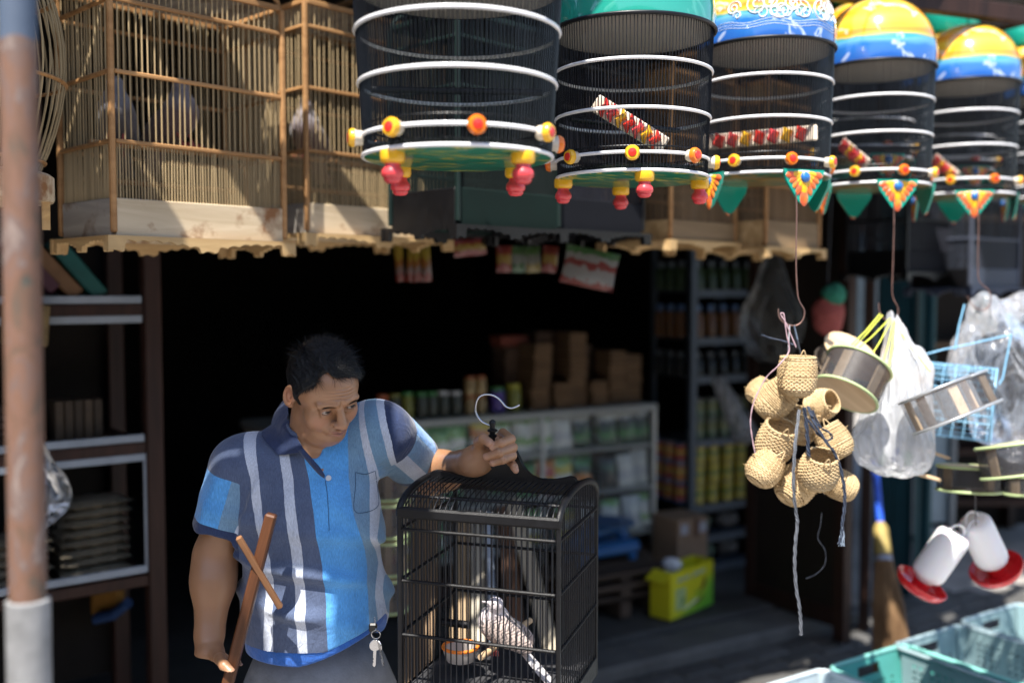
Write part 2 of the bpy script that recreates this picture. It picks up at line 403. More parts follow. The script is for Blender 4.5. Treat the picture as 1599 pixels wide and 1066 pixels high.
# rusty post at the left edge, under the added boards
b0 = P(46, 1066, 1.15); b1 = P(27, 0, 1.15); d = (b1-b0).normalized(); base = b0 - d*(b0.z/d.z); top = base + d*(2.86/d.z)
m, t, b = new_mat('rusty_painted_pipe'); v = coords(t, (1,1,.45)); n = N(t, 'TexNoise', ins={'Scale': 34, 'Detail': 8, 'Roughness': .68, 'Distortion': .6}); t.links.new(v, n.inputs[0])
rust = ramp(t, n.outputs[0], [(.30, (.05,.06,.05)), (.41, (.12,.065,.04)), (.50, (.16,.080,.050)), (.58, (.12,.080,.068)), (.66, (.22,.165,.14)), (.75, (.10,.11,.10))])
tc = N(t, 'TexCoord'); sp = N(t, 'SeparateXYZ'); t.links.new(tc.outputs['Object'], sp.inputs[0]); n2 = N(t, 'TexNoise', ins={'Scale': 14}); t.links.new(tc.outputs['Object'], n2.inputs[0])
ad = N(t, 'Math', operation='MULTIPLY_ADD', ins={1: .04}); t.links.new(n2.outputs[0], ad.inputs[0]); t.links.new(sp.outputs['Z'], ad.inputs[2])
gt = N(t, 'Math', operation='GREATER_THAN', ins={1: float(P(20,66,1.15).z)+.02}); t.links.new(ad.outputs[0], gt.inputs[0])
mx = N(t, 'MixRGB'); mx.inputs[2].default_value = (.06,.085,.13,1); t.links.new(gt.outputs[0], mx.inputs[0]); t.links.new(rust, mx.inputs[1])
t.links.new(mx.outputs[0], b.inputs['Base Color']); b.inputs['Roughness'].default_value = .7; bump(t, b, n.outputs[0], .6, .003)
pr = empty('rusty_post', 'rusty iron post with blue painted top, blurred at the left edge', 'post', (base.x, base.y, 0))
pb = MB().tube([base, base + (top-base)*.35, base+(top-base)*.7, top], .0205, 20).build('pipe', m, pr, smooth=True); pb.location = -pr.location
zc = P(46,935,1.15).z; cc = base + d*((zc-.08)/d.z)
o = MB().tube([cc - d*.25, cc + d*.079, cc + d*.081], [.0245,.0245,.022], 20).build('collar', mat('chalky_sleeve', (.21,.21,.21), .8, .4, 20, bmp=.4), pr, smooth=True); o.location = -pr.location
# old boards added out of view; their gaps shape sun patches and shade
aw = empty('added_awning', 'unseen plank canopy added over the pavement to shape shade and sun patches', 'added_awning', (-1.2, 1.0, 2.9))
m_board = wood('added_awning_board', (.10,.07,.05), (.22,.16,.11), .8, axis=0)
AW = [(.865,-2.9,-.80),(.865,-.50,-.42),(1.01,-2.9,-.43),(1.16,-2.9,-.49),(1.16,-.33,-.05),(1.31,-2.9,-.49),(1.31,-.33,.0),(1.455,-2.9,.0),(1.60,-2.9,-.93),(1.60,-.55,.05),(1.75,-2.9,-.95),(1.75,-.30,.0),(1.90,-2.9,-.67),(1.90,-.25,.05)]
for y, xa, xb in AW:
    mb = MB(); mb.box(((xa+xb)/2+1.2, y-1.0, 0), (xb-xa, .138, .018), bev=.003); mb.build('plank', m_board, aw)
for x in (-2.6,-1.6,-.62): mb = MB(); mb.box((x+1.2, .18, -.035), (.05,1.6,.05), bev=.003); mb.build('joist', m_dkwood, aw)
# ================================================================== THE MAN
def crop(x, y, D, o=(700,600), s=5.333): return v3(P(o[0]+x/s, o[1]+y/s, D))
H_C = v3(P(506, 612, 1.88))
H_R = np.array(RY(radians(-11)) @ RZ(radians(35)) @ RX(radians(38)), np.float32)      # local -> world; face looks along local -Y
HS = v3((.80, .735, .70))                          # broad, rather short face
def h_w(p): return v3(H_R @ (np.array(p, np.float32)*HS) + H_C)
def h_l(p): return ((p - H_C) @ H_R)/HS
def head_sdf(q):
    d = ell(q, (0,.016,.034), (.073,.093,.088))
    d = smin(d, ell(q, (0,-.020,.034), (.069,.067,.066)), .02)
    d = smin(d, ell(q, (0,-.03,-.050), (.056,.058,.056)), .03)
    x = q.copy(); x[..., 0] = np.abs(x[..., 0])
    d = smin(d, ell(x, (.039,-.050,-.032), (.027,.027,.034)), .018)        # cheeks
    d = smin(d, ell(q, (0,-.073,-.092), (.024,.017,.016)), .02)             # chin
    d = smin(d, ell(q, (0,-.035,-.088), (.045,.042,.026)), .022)            # under the jaw
    d = smin(d, cone(x, (.012,-.087,.030), (.046,-.074,.027), .009, .008), .012)   # brow ridge
    d = smax(d, -ell(x, (.031,-.098,.009), (.019,.017,.011)), .012)        # eye sockets
    d = smin(d, cone(q, (0,-.086,.012), (0,-.108,-.022), .0085, .0118), .010) # nose
    d = smin(d, ell(q, (0,-.110,-.027), (.0135,.0125,.0108)), .006)
    d = smin(d, ell(x, (.0150,-.099,-.030), (.0092,.0105,.0085)), .009)
    d = smax(d, -ell(x, (.0085,-.1075,-.0390), (.0048,.0065,.0038)), .003)   # nostrils
    d = smin(d, ell(q, (0,-.084,-.056), (.029,.017,.020)), .012)            # mouth mound
    d = smin(d, cone(x, (0,-.102,-.0525), (.020,-.0925,-.0585), .0068, .0034), .005)   # upper lip
    d = smin(d, cone(x, (0,-.100,-.0660), (.015,-.0935,-.0640), .0080, .0040), .005)   # lower lip
    d = smax(d, -cone(x, (0,-.1065,-.0590), (.023,-.0945,-.0603), .0018, .0010), .003)
    d = smax(d, -ell(q, (0,-.101,-.078), (.016,.009,.0055)), .008)
    d = smax(d, -cone(x, (.021,-.101,-.030), (.034,-.089,-.058), .0035, .003), .008)   # nasolabial fold
    # eyelids over the eyeball, with a slit
    lid = ell(x, (.0315,-.0740,.0068), (.0152,.0146,.0148)); d = smin(d, lid, .006)
    slit = ell(x, (.0315,-.0900,.0068), (.0128,.022,.0052)); d = smax(d, -slit, .0015)
    d = smax(d, -cone(x, (.020,-.0925,.0145), (.043,-.083,.0135), .0014, .0012), .0025)  # crease above the lid
    d = smin(d, ell(x, (.031,-.0800,-.0080), (.013,.0065,.0050)), .009)   # bags
    # ears
    e = x - v3((.0775,.018,.000)); a = radians(18)
    ex = e[..., 0]*cos(a) - e[..., 1]*sin(a); ey = e[..., 0]*sin(a) + e[..., 1]*cos(a); ez = e[..., 2]
    ee = np.stack([ex, ey + ez*.12, ez], -1)
    rr = np.sqrt((ee[..., 1]/.0165)**2 + (ee[..., 2]/.031)**2)
    disk = ell(ee, (0,0,0), (.0058,.0175,.032))
    helix = np.sqrt(((rr-1)*.019)**2 + (ee[..., 0]-.004)**2) - .0037
    ear = smin(disk, np.where(ee[..., 1] > -.012, helix, helix + .004), .003)
    ear = smax(ear, -ell(ee, (.010,-.003,-.002), (.0085,.0085,.014)), .003)
    ear = smin(ear, ell(ee, (.001,-.007,-.030), (.0052,.0085,.0095)), .004)
    d = smin(d, ear, .006)
    # forehead wrinkles
    m = np.clip(1 - np.abs(q[..., 0]-.004)/.047, 0, 1)*np.clip((q[..., 2]-.036)/.008, 0, 1)*np.clip((.076-q[..., 2])/.012, 0, 1)*(q[..., 1] < -.03)
    ph = (q[..., 2] + .004*np.sin(q[..., 0]*42) + .10*q[..., 0]**2*8)/.0088
    d = d + m*.0034*(np.abs(np.sin(ph*pi))**.7*-1 + .6)
    return d
# joints
nb = v3(P(484, 690, 1.955))
SH_R, EL_R, WR_R = v3(P(378, 727, 1.955)), v3(P(336, 868, 1.955)), v3(P(327, 990, 1.90))
SH_L, EL_L, WR_L = v3(P(600, 672, 2.0)), v3(P(672, 742, 2.20)), v3(crop(205, 640, 1.945))
HANDS = []
HL = dict(index=[(455,405,1.935),(520,455,1.885),(440,487,1.858),(368,520,1.862)],
          middle=[(475,480,1.94),(535,525,1.885),(425,566,1.855),(320,602,1.862)],
          ring=[(480,550,1.94),(530,592,1.885),(455,625,1.860),(372,652,1.864)],
          pinky=[(480,610,1.94),(520,645,1.895),(547,684,1.878),(562,715,1.876)],
          thumb=[(262,575,1.935),(255,480,1.900),(292,450,1.872),(345,487,1.860)])
def crop6(x, y, D): return v3(P(280+x/1.82, 480+y/1.82, D))
HRt = dict(index=[(92,985,1.868),(130,1000,1.848),(166,1014,1.838),(173,1022,1.819)],
           middle=[(85,1015,1.868),(128,1031,1.848),(163,1045,1.838),(170,1053,1.818)],
           ring=[(85,1045,1.868),(124,1062,1.848),(158,1076,1.838),(165,1084,1.818)],
           pinky=[(90,1075,1.868),(122,1092,1.848),(150,1104,1.838),(157,1112,1.820)],
           thumb=[(100,985,1.862),(116,998,1.830),(128,1016,1.800),(146,1034,1.792)])
def fingers(p, H, f, rs=(.0098,.0092,.0084,.0072)):
    d = None
    for k, pts in H.items():
        s = {'pinky': .86, 'thumb': 1.14, 'index': 1.0, 'middle': 1.03, 'ring': 1.0}[k]
        c = [f(*q) for q in pts]; dk = None
        for i in range(3):
            e = cone(p, c[i], c[i+1], rs[i]*s, rs[i+1]*s); dk = e if dk is None else smin(dk, e, .003)
        d = dk if d is None else smin(d, dk, .0015)
    return d
def hand_l(p):
    d = fingers(p, HL, crop)
    pl = cone(p, WR_L, crop(330,540,1.955), .026, .020)
    pl = smin(pl, cone(p, crop(290,590,1.95), crop(455,440,1.955), .020, .014), .02)
    pl = smin(pl, cone(p, crop(300,640,1.95), crop(475,590,1.955), .020, .013), .02)
    pl = smin(pl, cone(p, crop(235,640,1.94), crop(262,560,1.925), .020, .0155), .02)
    return smin(pl, d, .007)
def hand_r(p):
    d = fingers(p, HRt, crop6)
    pl = cone(p, WR_R, crop6(80,1000,1.880), .026, .022)
    pl = smin(pl, cone(p, crop6(86,985,1.872), crop6(86,1080,1.872), .022, .018), .02)
    pl = smin(pl, cone(p, crop6(98,985,1.872), crop6(112,996,1.850), .018, .0145), .015)
    return smin(pl, d, .007)
PELV = v3(P(500, 1060, 2.06)); CH = v3(P(485, 790, 1.99))
def body_sdf(p):
    q = h_l(p); far = ((q**2).sum(-1) > .19**2)
    d = np.full(p.shape[:-1], 9, np.float32); near = ~far
    if near.any(): d[near] = head_sdf(q[near])
    d[far] = np.sqrt((q[far]**2).sum(-1)) - .12
    d = smin(d, cone(p, h_w((0,.030,-.055)), nb + v3((0,.01,0)), .046, .046), .02)
    d = smin(d, ell(q, (0,-.025,-.118), (.050,.050,.03)), .03)
    d = smin(d, cone(p, nb + v3((0,.03,-.06)), CH, .06, .10), .03)
    d = smin(d, cone(p, P(484,690,1.935), P(499,732,1.922), .036, .026), .02)
    d = smin(d, cone(p, CH, PELV, .10, .11), .05)
    for sh, el, wr, h in ((SH_R, EL_R, WR_R, hand_r), (SH_L, EL_L, WR_L, hand_l)):
        d = smin(d, cone(p, nb + v3((0,.02,-.05)), sh, .055, .05), .03)
        a = cone(p, sh, el, .050, .038)
        m1 = el + (wr-el)*.33
        a = smin(a, cone(p, el, m1, .037, .0385), .03); a = smin(a, cone(p, m1, wr, .0385, .0275), .03)
        d = smin(d, a, .02)
        nr = ((p - wr)**2).sum(-1) < .19**2
        e = np.sqrt(((p-wr)**2).sum(-1)) - .10
        if nr.any(): e = e.copy(); e[nr] = h(p[nr])
        e = np.where(nr, e, np.maximum(e, .05))
        d = smin(d, e, .012)
    return d
def lerp3(a, b, t): return np.array(a)*(1-t[:, None]) + np.array(b)*t[:, None]
def skin_cols(V):
    q = h_l(V); base = np.array((.31,.160,.084)); C = np.tile(base, (len(V), 1))
    n = snoise(V, 55, 3)*.5 + snoise(V, 160, 4)*.5; C *= (1 + .13*n)[:, None]
    def spot(c, r, col, k=1.0):
        nonlocal C
        d = np.sqrt((((q - np.array(c))/np.array(r))**2).sum(-1)); t = np.clip(1.35-d, 0, 1); t = t*t*(3-2*t)*k
        C = lerp3(C, col, t) if False else C*(1-t[:, None]) + np.array(col)*t[:, None]
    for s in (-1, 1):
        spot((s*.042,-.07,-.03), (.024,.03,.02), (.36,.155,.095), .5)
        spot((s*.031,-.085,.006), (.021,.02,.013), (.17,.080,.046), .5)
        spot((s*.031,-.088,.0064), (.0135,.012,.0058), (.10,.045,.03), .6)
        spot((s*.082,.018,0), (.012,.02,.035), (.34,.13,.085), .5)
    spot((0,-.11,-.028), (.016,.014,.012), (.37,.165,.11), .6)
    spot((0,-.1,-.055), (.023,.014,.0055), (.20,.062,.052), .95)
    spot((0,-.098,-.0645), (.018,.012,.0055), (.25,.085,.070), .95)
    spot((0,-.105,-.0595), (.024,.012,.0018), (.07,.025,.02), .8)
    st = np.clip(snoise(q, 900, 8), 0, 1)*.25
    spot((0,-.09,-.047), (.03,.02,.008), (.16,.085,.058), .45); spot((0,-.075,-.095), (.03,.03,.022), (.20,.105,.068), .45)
    for H, f in ((HL, crop), (HRt, crop6)):                                   # finger nails and paler tips
        for k, pts in H.items():
            tip = f(*pts[3]); pr = f(*pts[2]); ax = (tip-pr)/np.linalg.norm(tip-pr)
            d = np.linalg.norm(V - (tip + ax*.001), axis=1); t = np.clip(1 - (d-.006)/.006, 0, 1)*.5
            C = C*(1-t[:, None]) + np.array((.50,.27,.19))*t[:, None]
    return C
def skin_mat():
    m, t, b = new_mat('skin')
    a = N(t, 'Attribute', attribute_name='col')
    v = coords(t, (1,1,1)); n = N(t, 'TexNoise', ins={'Scale': 420, 'Detail': 4}); t.links.new(v, n.inputs[0])
    t.links.new(a.outputs['Color'], b.inputs['Base Color'])
    b.inputs['Roughness'].default_value = .40; b.inputs['Subsurface Weight'].default_value = .12
    b.inputs['Subsurface Radius'].default_value = (1, .35, .2); b.inputs['Subsurface Scale'].default_value = .006
    bump(t, b, n.outputs[0], .22, .0008); return m
HR0 = .155
V, F = sdf_mesh(body_sdf, (-.70,1.70,.90), (.10,2.36,1.60), .0025)
parts_ = []
zones = [(H_C, HR0, .00115), (v3(crop(400,520,1.89)), .085, .0014)]
keep = np.ones(len(F), bool)
for c_, r_, h_ in zones:
    ins_ = np.linalg.norm(V - c_, axis=1) < r_ - .004; keep &= ~ins_[F].all(1)
parts_.append((V, F[keep]))
for c_, r_, h_ in zones:                                        # face and gripping hand carry a finer surface
    V2, F2 = sdf_mesh(body_sdf, c_ - r_ - .01, c_ + r_ + .01, h_); parts_.append((V2, F2[(np.linalg.norm(V2 - c_, axis=1) < r_)[F2].all(1)]))
off_ = 0; VV = []; FF = []
for a_, b_ in parts_: u_, inv_ = np.unique(b_, return_inverse=True); VV.append(a_[u_]); FF.append(inv_.reshape(b_.shape) + off_); off_ += len(u_)
V = np.concatenate(VV); F = np.concatenate(FF)
SKIN = skin_mat()
man = empty('person', 'man in blue and white striped polo shirt leaning forward holding a black bird cage', 'person', (PELV[0], PELV[1], 0))
def in_root(o, root):
    o.parent = root; o.matrix_parent_inverse = Matrix.Translation(root.location).inverted(); return o
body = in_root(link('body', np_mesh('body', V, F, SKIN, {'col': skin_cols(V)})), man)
# eyes
m_eye, t, b = new_mat('eye'); tc = N(t, 'TexCoord'); sp = N(t, 'SeparateXYZ'); t.links.new(tc.outputs['Object'], sp.inputs[0])
dd = N(t, 'VectorMath', operation='LENGTH'); mp = N(t, 'Mapping'); mp.inputs['Scale'].default_value = (1,0,1)
t.links.new(tc.outputs['Object'], mp.inputs[0]); t.links.new(mp.outputs[0], dd.inputs[0])
sc_ = N(t, 'Math', operation='MULTIPLY', ins={1: 100}); t.links.new(dd.outputs['Value'], sc_.inputs[0])
t.links.new(ramp(t, sc_.outputs[0], [(.0, (.004,.003,.003)), (.25, (.006,.004,.003)), (.30, (.045,.02,.01)), (.56, (.03,.013,.008)), (.64, (.30,.25,.22)), (1, (.33,.26,.23))]), b.inputs['Base Color'])
b.inputs['Roughness'].default_value = .12; b.inputs['Coat Weight'].default_value = .6
mb = MB(); mb.lathe([(.0124*sin(pi*i/16), -.0124*cos(pi*i/16)) for i in range(17)], 28, R=RX(pi/2))
eye_me = mb.mesh('eye', m_eye, True)
for s in (-1, 1):
    M = Matrix(H_R.tolist()).to_4x4()
    look = RZ(radians(14)) @ RX(radians(-15))
    M = Matrix.Translation(h_w((s*.0315,-.0742,.0062))) @ M @ look.to_4x4() @ Matrix.Diagonal((.79,.74,.72,1))
    e = link('eye', eye_me); e.matrix_world = M; in_root(e, man)
# hair
def hair_mask(q):
    """positive where hair grows (head-local)"""
    x, y, z = q[..., 0], q[..., 1], q[..., 2]
    ax = np.abs(x)
    front = np.interp(x, [-.075,-.058,-.046,-.034,-.022,-.010,.006,.022,.040,.055,.07], [.040,.062,.098,.112,.108,.098,.092,.086,.078,.066,.045])   # receding temple, fringe swept to his left
    line = np.where(y < -.040, z - front, 9)
    side = z - (.004 + 1.0*np.clip(-.004-y, 0, 1)*1.6)                                          # temple
    side = np.where((y > -.012) & (y < .008), np.maximum(side, z + .022), side)        # sideburn
    side = np.where(y > .028, z - (.010 - (y-.028)*1.3), side)                          # behind the ears, down to the nape
    return np.minimum(line, side)
def scalp(q, off):
    d = ell(q, (0,.016,.034), (.073+off, .093+off, .088+off)); return smin(d, ell(q, (0,-.022,.03), (.066+off, .066+off, .066+off)), .02)
def hair_sdf(q):
    th = .0060 + .0085*np.clip((q[..., 2]-.03)/.07, 0, 1) + .0035*snoise(q*np.float32(1), 70, 5) + .0010*np.sin(q[..., 0]*420 + 9*snoise(q, 45, 6))
    d = scalp(q, 0) - th
    d = smax(d, -hair_mask(q)*.8, .006); return d
V, F = sdf_mesh(lambda q: hair_sdf(q), (-.12,-.12,-.08), (.12,.15,.17), .0020)
m_hair, t, b = new_mat('black_hair'); b.inputs['Base Color'].default_value = (.0035,.0035,.004,1); b.inputs['Roughness'].default_value = .5
b.inputs['Specular IOR Level'].default_value = .3
v = coords(t, (260,26,60)); n = N(t, 'TexNoise', ins={'Scale': 1.0, 'Detail': 3}); t.links.new(v, n.inputs[0]); bump(t, b, n.outputs[0], .5, .002)
hair = in_root(link('hair', np_mesh('hair', (V*HS) @ H_R.T + H_C, F, m_hair)), man)
# loose strands
rs = np.random.RandomState(11); sv = []; sf = []
pick = rs.choice(len(V), 17000); 
def strand(p0, dirs, L, wd, nrm):
    o = len(sv); k = 4; side = np.cross(dirs, nrm); side /= np.linalg.norm(side)+1e-9
    p = p0.copy(); d = dirs.copy()
    for i in range(k+1):
        ww = wd*(1 - i/k*.9); sv.append(p - side*ww); sv.append(p + side*ww)
        p = p + d*L/k; d = d + rs.normal(size=3)*.10 + np.array((0,0,-.12)); d /= np.linalg.norm(d)
    for i in range(k): sf.append((o+2*i, o+2*i+1, o+2*i+3, o+2*i+2))
for i in pick:
    p = V[i].astype(float); nrm = p - np.array((0,.016,.034)); nrm /= np.linalg.norm(nrm)
    if hair_mask(p) < -.004: continue
    if p[2] > .055:
        sweep = np.array((.75, -.30 if p[1] < .02 else .5, .12)) if p[0] > -.03 else np.array((-.15,-.35,.2)) + np.array((0, .5, -.5))*(p[2] < .08)
        if p[2] > .095: sweep = sweep + rs.normal(size=3)*.35
        if abs(p[0]) > .050: sweep = np.array((.12, .25, -.9))
        L = rs.uniform(.016, .042) if abs(p[0]) < .05 else rs.uniform(.010,.022); lift = rs.uniform(.02, .26 + .35*(p[2] > .10)) if abs(p[0]) < .05 else rs.uniform(.0, .12)
        if rs.rand() < .05 and p[2] > .10: lift = .9; L = .034
    else:
        sweep = np.array((0, .45, -.9)); L = rs.uniform(.008, .016); lift = rs.uniform(.0, .07)
    d = sweep - nrm*(sweep @ nrm) + nrm*lift + rs.normal(size=3)*.12; d /= np.linalg.norm(d)
    strand(p - nrm*.003, d, L, rs.uniform(.00030,.0006), nrm)
sv = (np.array(sv)*HS) @ H_R.T.astype(float) + H_C
in_root(stuff(link('hair_strands', np_mesh('hair_strands', sv, np.array(sf), m_hair))), man)
# brows, lashes and moustache shadow
sv2 = []; sv = sv2; sf = []
def proj(q, n=3):
    q = np.array(q, np.float32)[None]
    for _ in range(n):
        e = .0004; d0 = head_sdf(q); G = np.stack([head_sdf(q+np.eye(3, dtype=np.float32)[k]*e)-d0 for k in range(3)], -1)/e
        G /= np.maximum(np.linalg.norm(G, axis=1, keepdims=True), .3); q = q - d0[:, None]*G
    return q[0].astype(float), (G[0]/np.linalg.norm(G[0])).astype(float)
for s in (-1, 1):
    for i in range(300):
        u = rs.rand(); x = s*(.014 + .033*u); z = .0232 + .0055*sin(u*pi*.85) - .003*u + rs.normal()*.0019*(1-.5*u)
        q, nn = proj((x, -.095, z)); d = np.array((s*.9, 0, .45-.8*u)) + nn*.25 + rs.normal(size=3)*.15
        strand(q, d/np.linalg.norm(d), rs.uniform(.005,.008), .00028, nn)
    for i in range(40):
        u = rs.rand(); x = s*(.0205 + .0225*u); q, nn = proj((x, -.09, .0088 - .012*(u-.5)**2))
        d = np.array((s*.3*(u-.3), -.9, -.35)); strand(q, d/np.linalg.norm(d), .0042, .0003, np.array((0,0,1.)))
for i in range(90):
    x = rs.normal()*.014; q, nn = proj((x, -.105, -.0475 - abs(x)*.15 + rs.normal()*.0016))
    d = np.array((x*20, -.2, -.9)); strand(q, d/np.linalg.norm(d), .0028, .00016, nn)
for i in range(330):                                           # stubble
    a_ = rs.uniform(-1.25, 1.25); z_ = rs.uniform(-.125, -.068); q, nn = proj((.055*sin(a_), -.02-.085*cos(a_), z_), 3)
    if abs(q[0]) < .018 and q[2] > -.076: continue
    d = nn*.5 + np.array((rs.normal()*.3, 0, -1)); strand(q, d/np.linalg.norm(d), .0022, .00016, nn)
sv = (np.array(sv)*HS) @ H_R.T.astype(float) + H_C
in_root(stuff(link('eyebrows', np_mesh('eyebrows', sv, np.array(sf), m_hair))), man)
# ------------------------------------------------------------------ polo shirt
TB = (P(500,1030,2.03), P(487,800,1.99), P(484,690,1.965))
X_AX = (SH_L - SH_R); X_AX /= np.linalg.norm(X_AX)
def fold(p):
    a = snoise(p, 9, 21); b = snoise(p, 16, 22)
    z = p[..., 2]; x = p[..., 0]
    low = np.clip((1.22 - z)/.15, 0, 1)
    f = low*(np.sin((z + .28*x)*62 + 5*a)*.5 + .5)**3*.0125*(.35+.65*np.clip(b*4+.6, 0, 1))
    f2 = (np.sin((z*.55 - (x+.42)*.9)*70 + 4*b)*.5+.5)**3*.0095*np.clip(1.2-((p-v3(P(385,800,1.93)))**2).sum(-1)/.13**2, 0, 1)
    f3 = (np.sin((z*.8 + (x+.22)*.8)*75 + 4*a)*.5+.5)**3*.0085*np.clip(1.2-((p-v3(P(590,800,1.95)))**2).sum(-1)/.11**2, 0, 1)
    return f + f2 + f3 + .0022*a + .0012*b
HX0 = float(P(450,1029,1.90)[0]); HZ0 = float(P(450,1027,1.90)[2])
def hem_z(p): return HZ0 + .62*np.clip(p[..., 0]-HX0-.02, 0, 1)**1.25*np.clip((2.08-p[..., 1])/.1, 0, 1)
NKD = h_w((0,.034,-.055)) - nb; NKD = NKD/np.linalg.norm(NKD)
def torso_sdf(p):
    d = ell(p, P(492,945,2.0), (.150,.130,.19))
    d = smin(d, ell(p, P(482,800,1.985), (.146,.118,.15)), .06)
    d = smin(d, cone(p, SH_R + v3((.045,.012,-.008)), SH_L + v3((-.035,.012,-.012)), .066, .064), .06)
    d = smin(d, cone(p, nb + v3((0,.02,-.045)), SH_R + v3((.03,0,.006)), .062, .052), .03)
    d = smin(d, cone(p, nb + v3((0,.02,-.045)), SH_L + v3((-.02,0,.004)), .062, .052), .03)
    d = smin(d, cone(p, nb + v3((0,.01,-.035)), nb + NKD*.018, .070, .0535), .02)
    return smin(d, ell(p, P(497,1035,2.03), (.143,.122,.11)), .05)
def sleeve(p, sh, el, t1, r0, r1, tw):
    a = v3(sh); e = a + (v3(el)-a)*t1
    d = cone(p, a, e + (e-a)*.1, r0, r1)
    ax = (e-a)/np.linalg.norm(e-a)
    return smax(d, ((p - e) @ ax), .004)
def shirt_sdf(p):
    t = torso_sdf(p)
    s1 = sleeve(p, SH_R + v3((0,.005,-.004)), EL_R, .70, .066, .0590, 0)
    s2 = sleeve(p, SH_L + v3((0,.0,-.008)), EL_L, .62, .062, .0590, 0)
    d = smin(smin(t, s1, .022), s2, .022) - fold(p)
    # hollow openings
    d = smax(d, hem_z(p) - p[..., 2], .004)
    nk = cone(p, h_w((0,.034,-.055)), nb + NKD*.030 + v3((0,.006,0)), .0500, .0470); d = smax(d, -nk, .006)
    vs = cone(p, P(480,686,1.92), P(503,727,1.86), .026, .004); d = smax(d, -vs, .004)
    for e, sh, t1, r in ((EL_R, SH_R, .70, .0545), (EL_L, SH_L, .62, .0545)):
        a = v3(sh); q = a + (v3(e)-a)*(t1-.12); ax = (v3(e)-a)/np.linalg.norm(v3(e)-a)
        hole = smax(cone(p, q, v3(e)+ax*.1, r, r), -((p-q) @ ax), .004); d = smax(d, -hole, .003)
    return d
V, F = sdf_mesh(shirt_sdf, (-.72,1.72,.90), (.02,2.36,1.60), .0031)

ROWS = {617:(130,170,215,250,330,460,478,492,520,545), 650:(130,172,235,262,330,460,488,503,545,565), 700:(165,200,268,295,335,465,505,525,570,590),
        750:(195,222,290,318,360,468,522,545,585,600), 800:(207,230,303,330,378,485,527,548,590,605), 850:(222,245,315,345,390,512,533,550,592,607),
        900:(238,262,325,352,405,520,545,558,597,612), 950:(237,262,330,357,412,525,542,560,600,615), 1000:(230,260,335,360,415,530,552,572,605,620)}
def armt(V, sh, el):
    a = v3(sh); b = v3(el); ba = b-a; t = ((V-a) @ ba)/(ba @ ba); r = V - a - t[:, None]*ba
    ax = ba/np.linalg.norm(ba); e1 = np.cross(ax, v3((0,1,0))); e1 /= np.linalg.norm(e1); e2 = np.cross(ax, e1)
    return t, np.arctan2(r @ e1, r @ e2)
ys = sorted(ROWS); zr = np.array([P(800, y, 1.87)[2] for y in ys])
XR = np.array([[P(280 + c/1.82, y, 1.87)[0] for c in ROWS[y]] for y in ys])
Bd = np.stack([np.interp(-V[:, 2], -zr, XR[:, k]) for k in range(10)], 1)      # seams of the woven stripes at each height of the shirt
Bd = np.concatenate([Bd[:, :1]-.05, Bd, Bd[:, -1:]+.06], 1)
xx = V[:, 0]; sx = np.zeros(len(V))
for k in range(11):
    m_ = (xx >= Bd[:, k]) & (xx < Bd[:, k+1]); sx[m_] = k + ((xx-Bd[:, k])/(Bd[:, k+1]-Bd[:, k]))[m_]
sx[xx >= Bd[:, 11]] = 10.99
t1, a1 = armt(V, SH_R, EL_R); t2, a2 = armt(V, SH_L, EL_L)
td = torso_sdf(V)
d1 = cone(V, SH_R, EL_R, .066, .059); d2 = cone(V, SH_L, EL_L, .062, .059)
on1 = (d1 < td - .004) & (t1 > .12) & (V[:, 0] < -.30); on2 = (d2 < td - .004) & (t2 > .10) & (V[:, 0] > -.40)
arm = np.where(on2, a2, a1)*180/pi
sa = np.where(on2, np.interp(arm, [-180,-45,-12,14,58,180], [5,5.5,6,7,8,9.9]), np.interp(arm, [-180,-100,2,32,56,78,180], [0,0,1,2,3,4,4.9]))
L1 = np.linalg.norm(EL_R-SH_R); L2 = np.linalg.norm(EL_L-SH_L); side2 = V[:, 0] > -.33
sm = np.where(side2, np.minimum(td - .004 - d2, (t2-.10)*L2), np.minimum(td - .004 - d1, (t1-.10)*L1))
sm = np.where(side2 & (V[:, 0] < -.30), -.02, np.where(~side2 & (V[:, 0] > -.36), -.02, sm))
cf = np.where(side2, np.minimum((t2-(.62-.075))*L2, sm), np.minimum((t1-(.70-.085))*L1, sm))
arm = np.where(side2, a2, a1)*180/pi
sa = np.where(side2, np.interp(arm, [-180,-45,-12,14,58,180], [5,5.5,6,7,8,9.9]), np.interp(arm, [-180,-100,2,32,56,78,180], [0,0,1,2,3,4,4.9]))
SLATE, WHITE, BLUE, STEEL, NAVY = (.078,.104,.175), (.50,.54,.62), (.09,.32,.66), (.155,.275,.40), (.022,.036,.090)
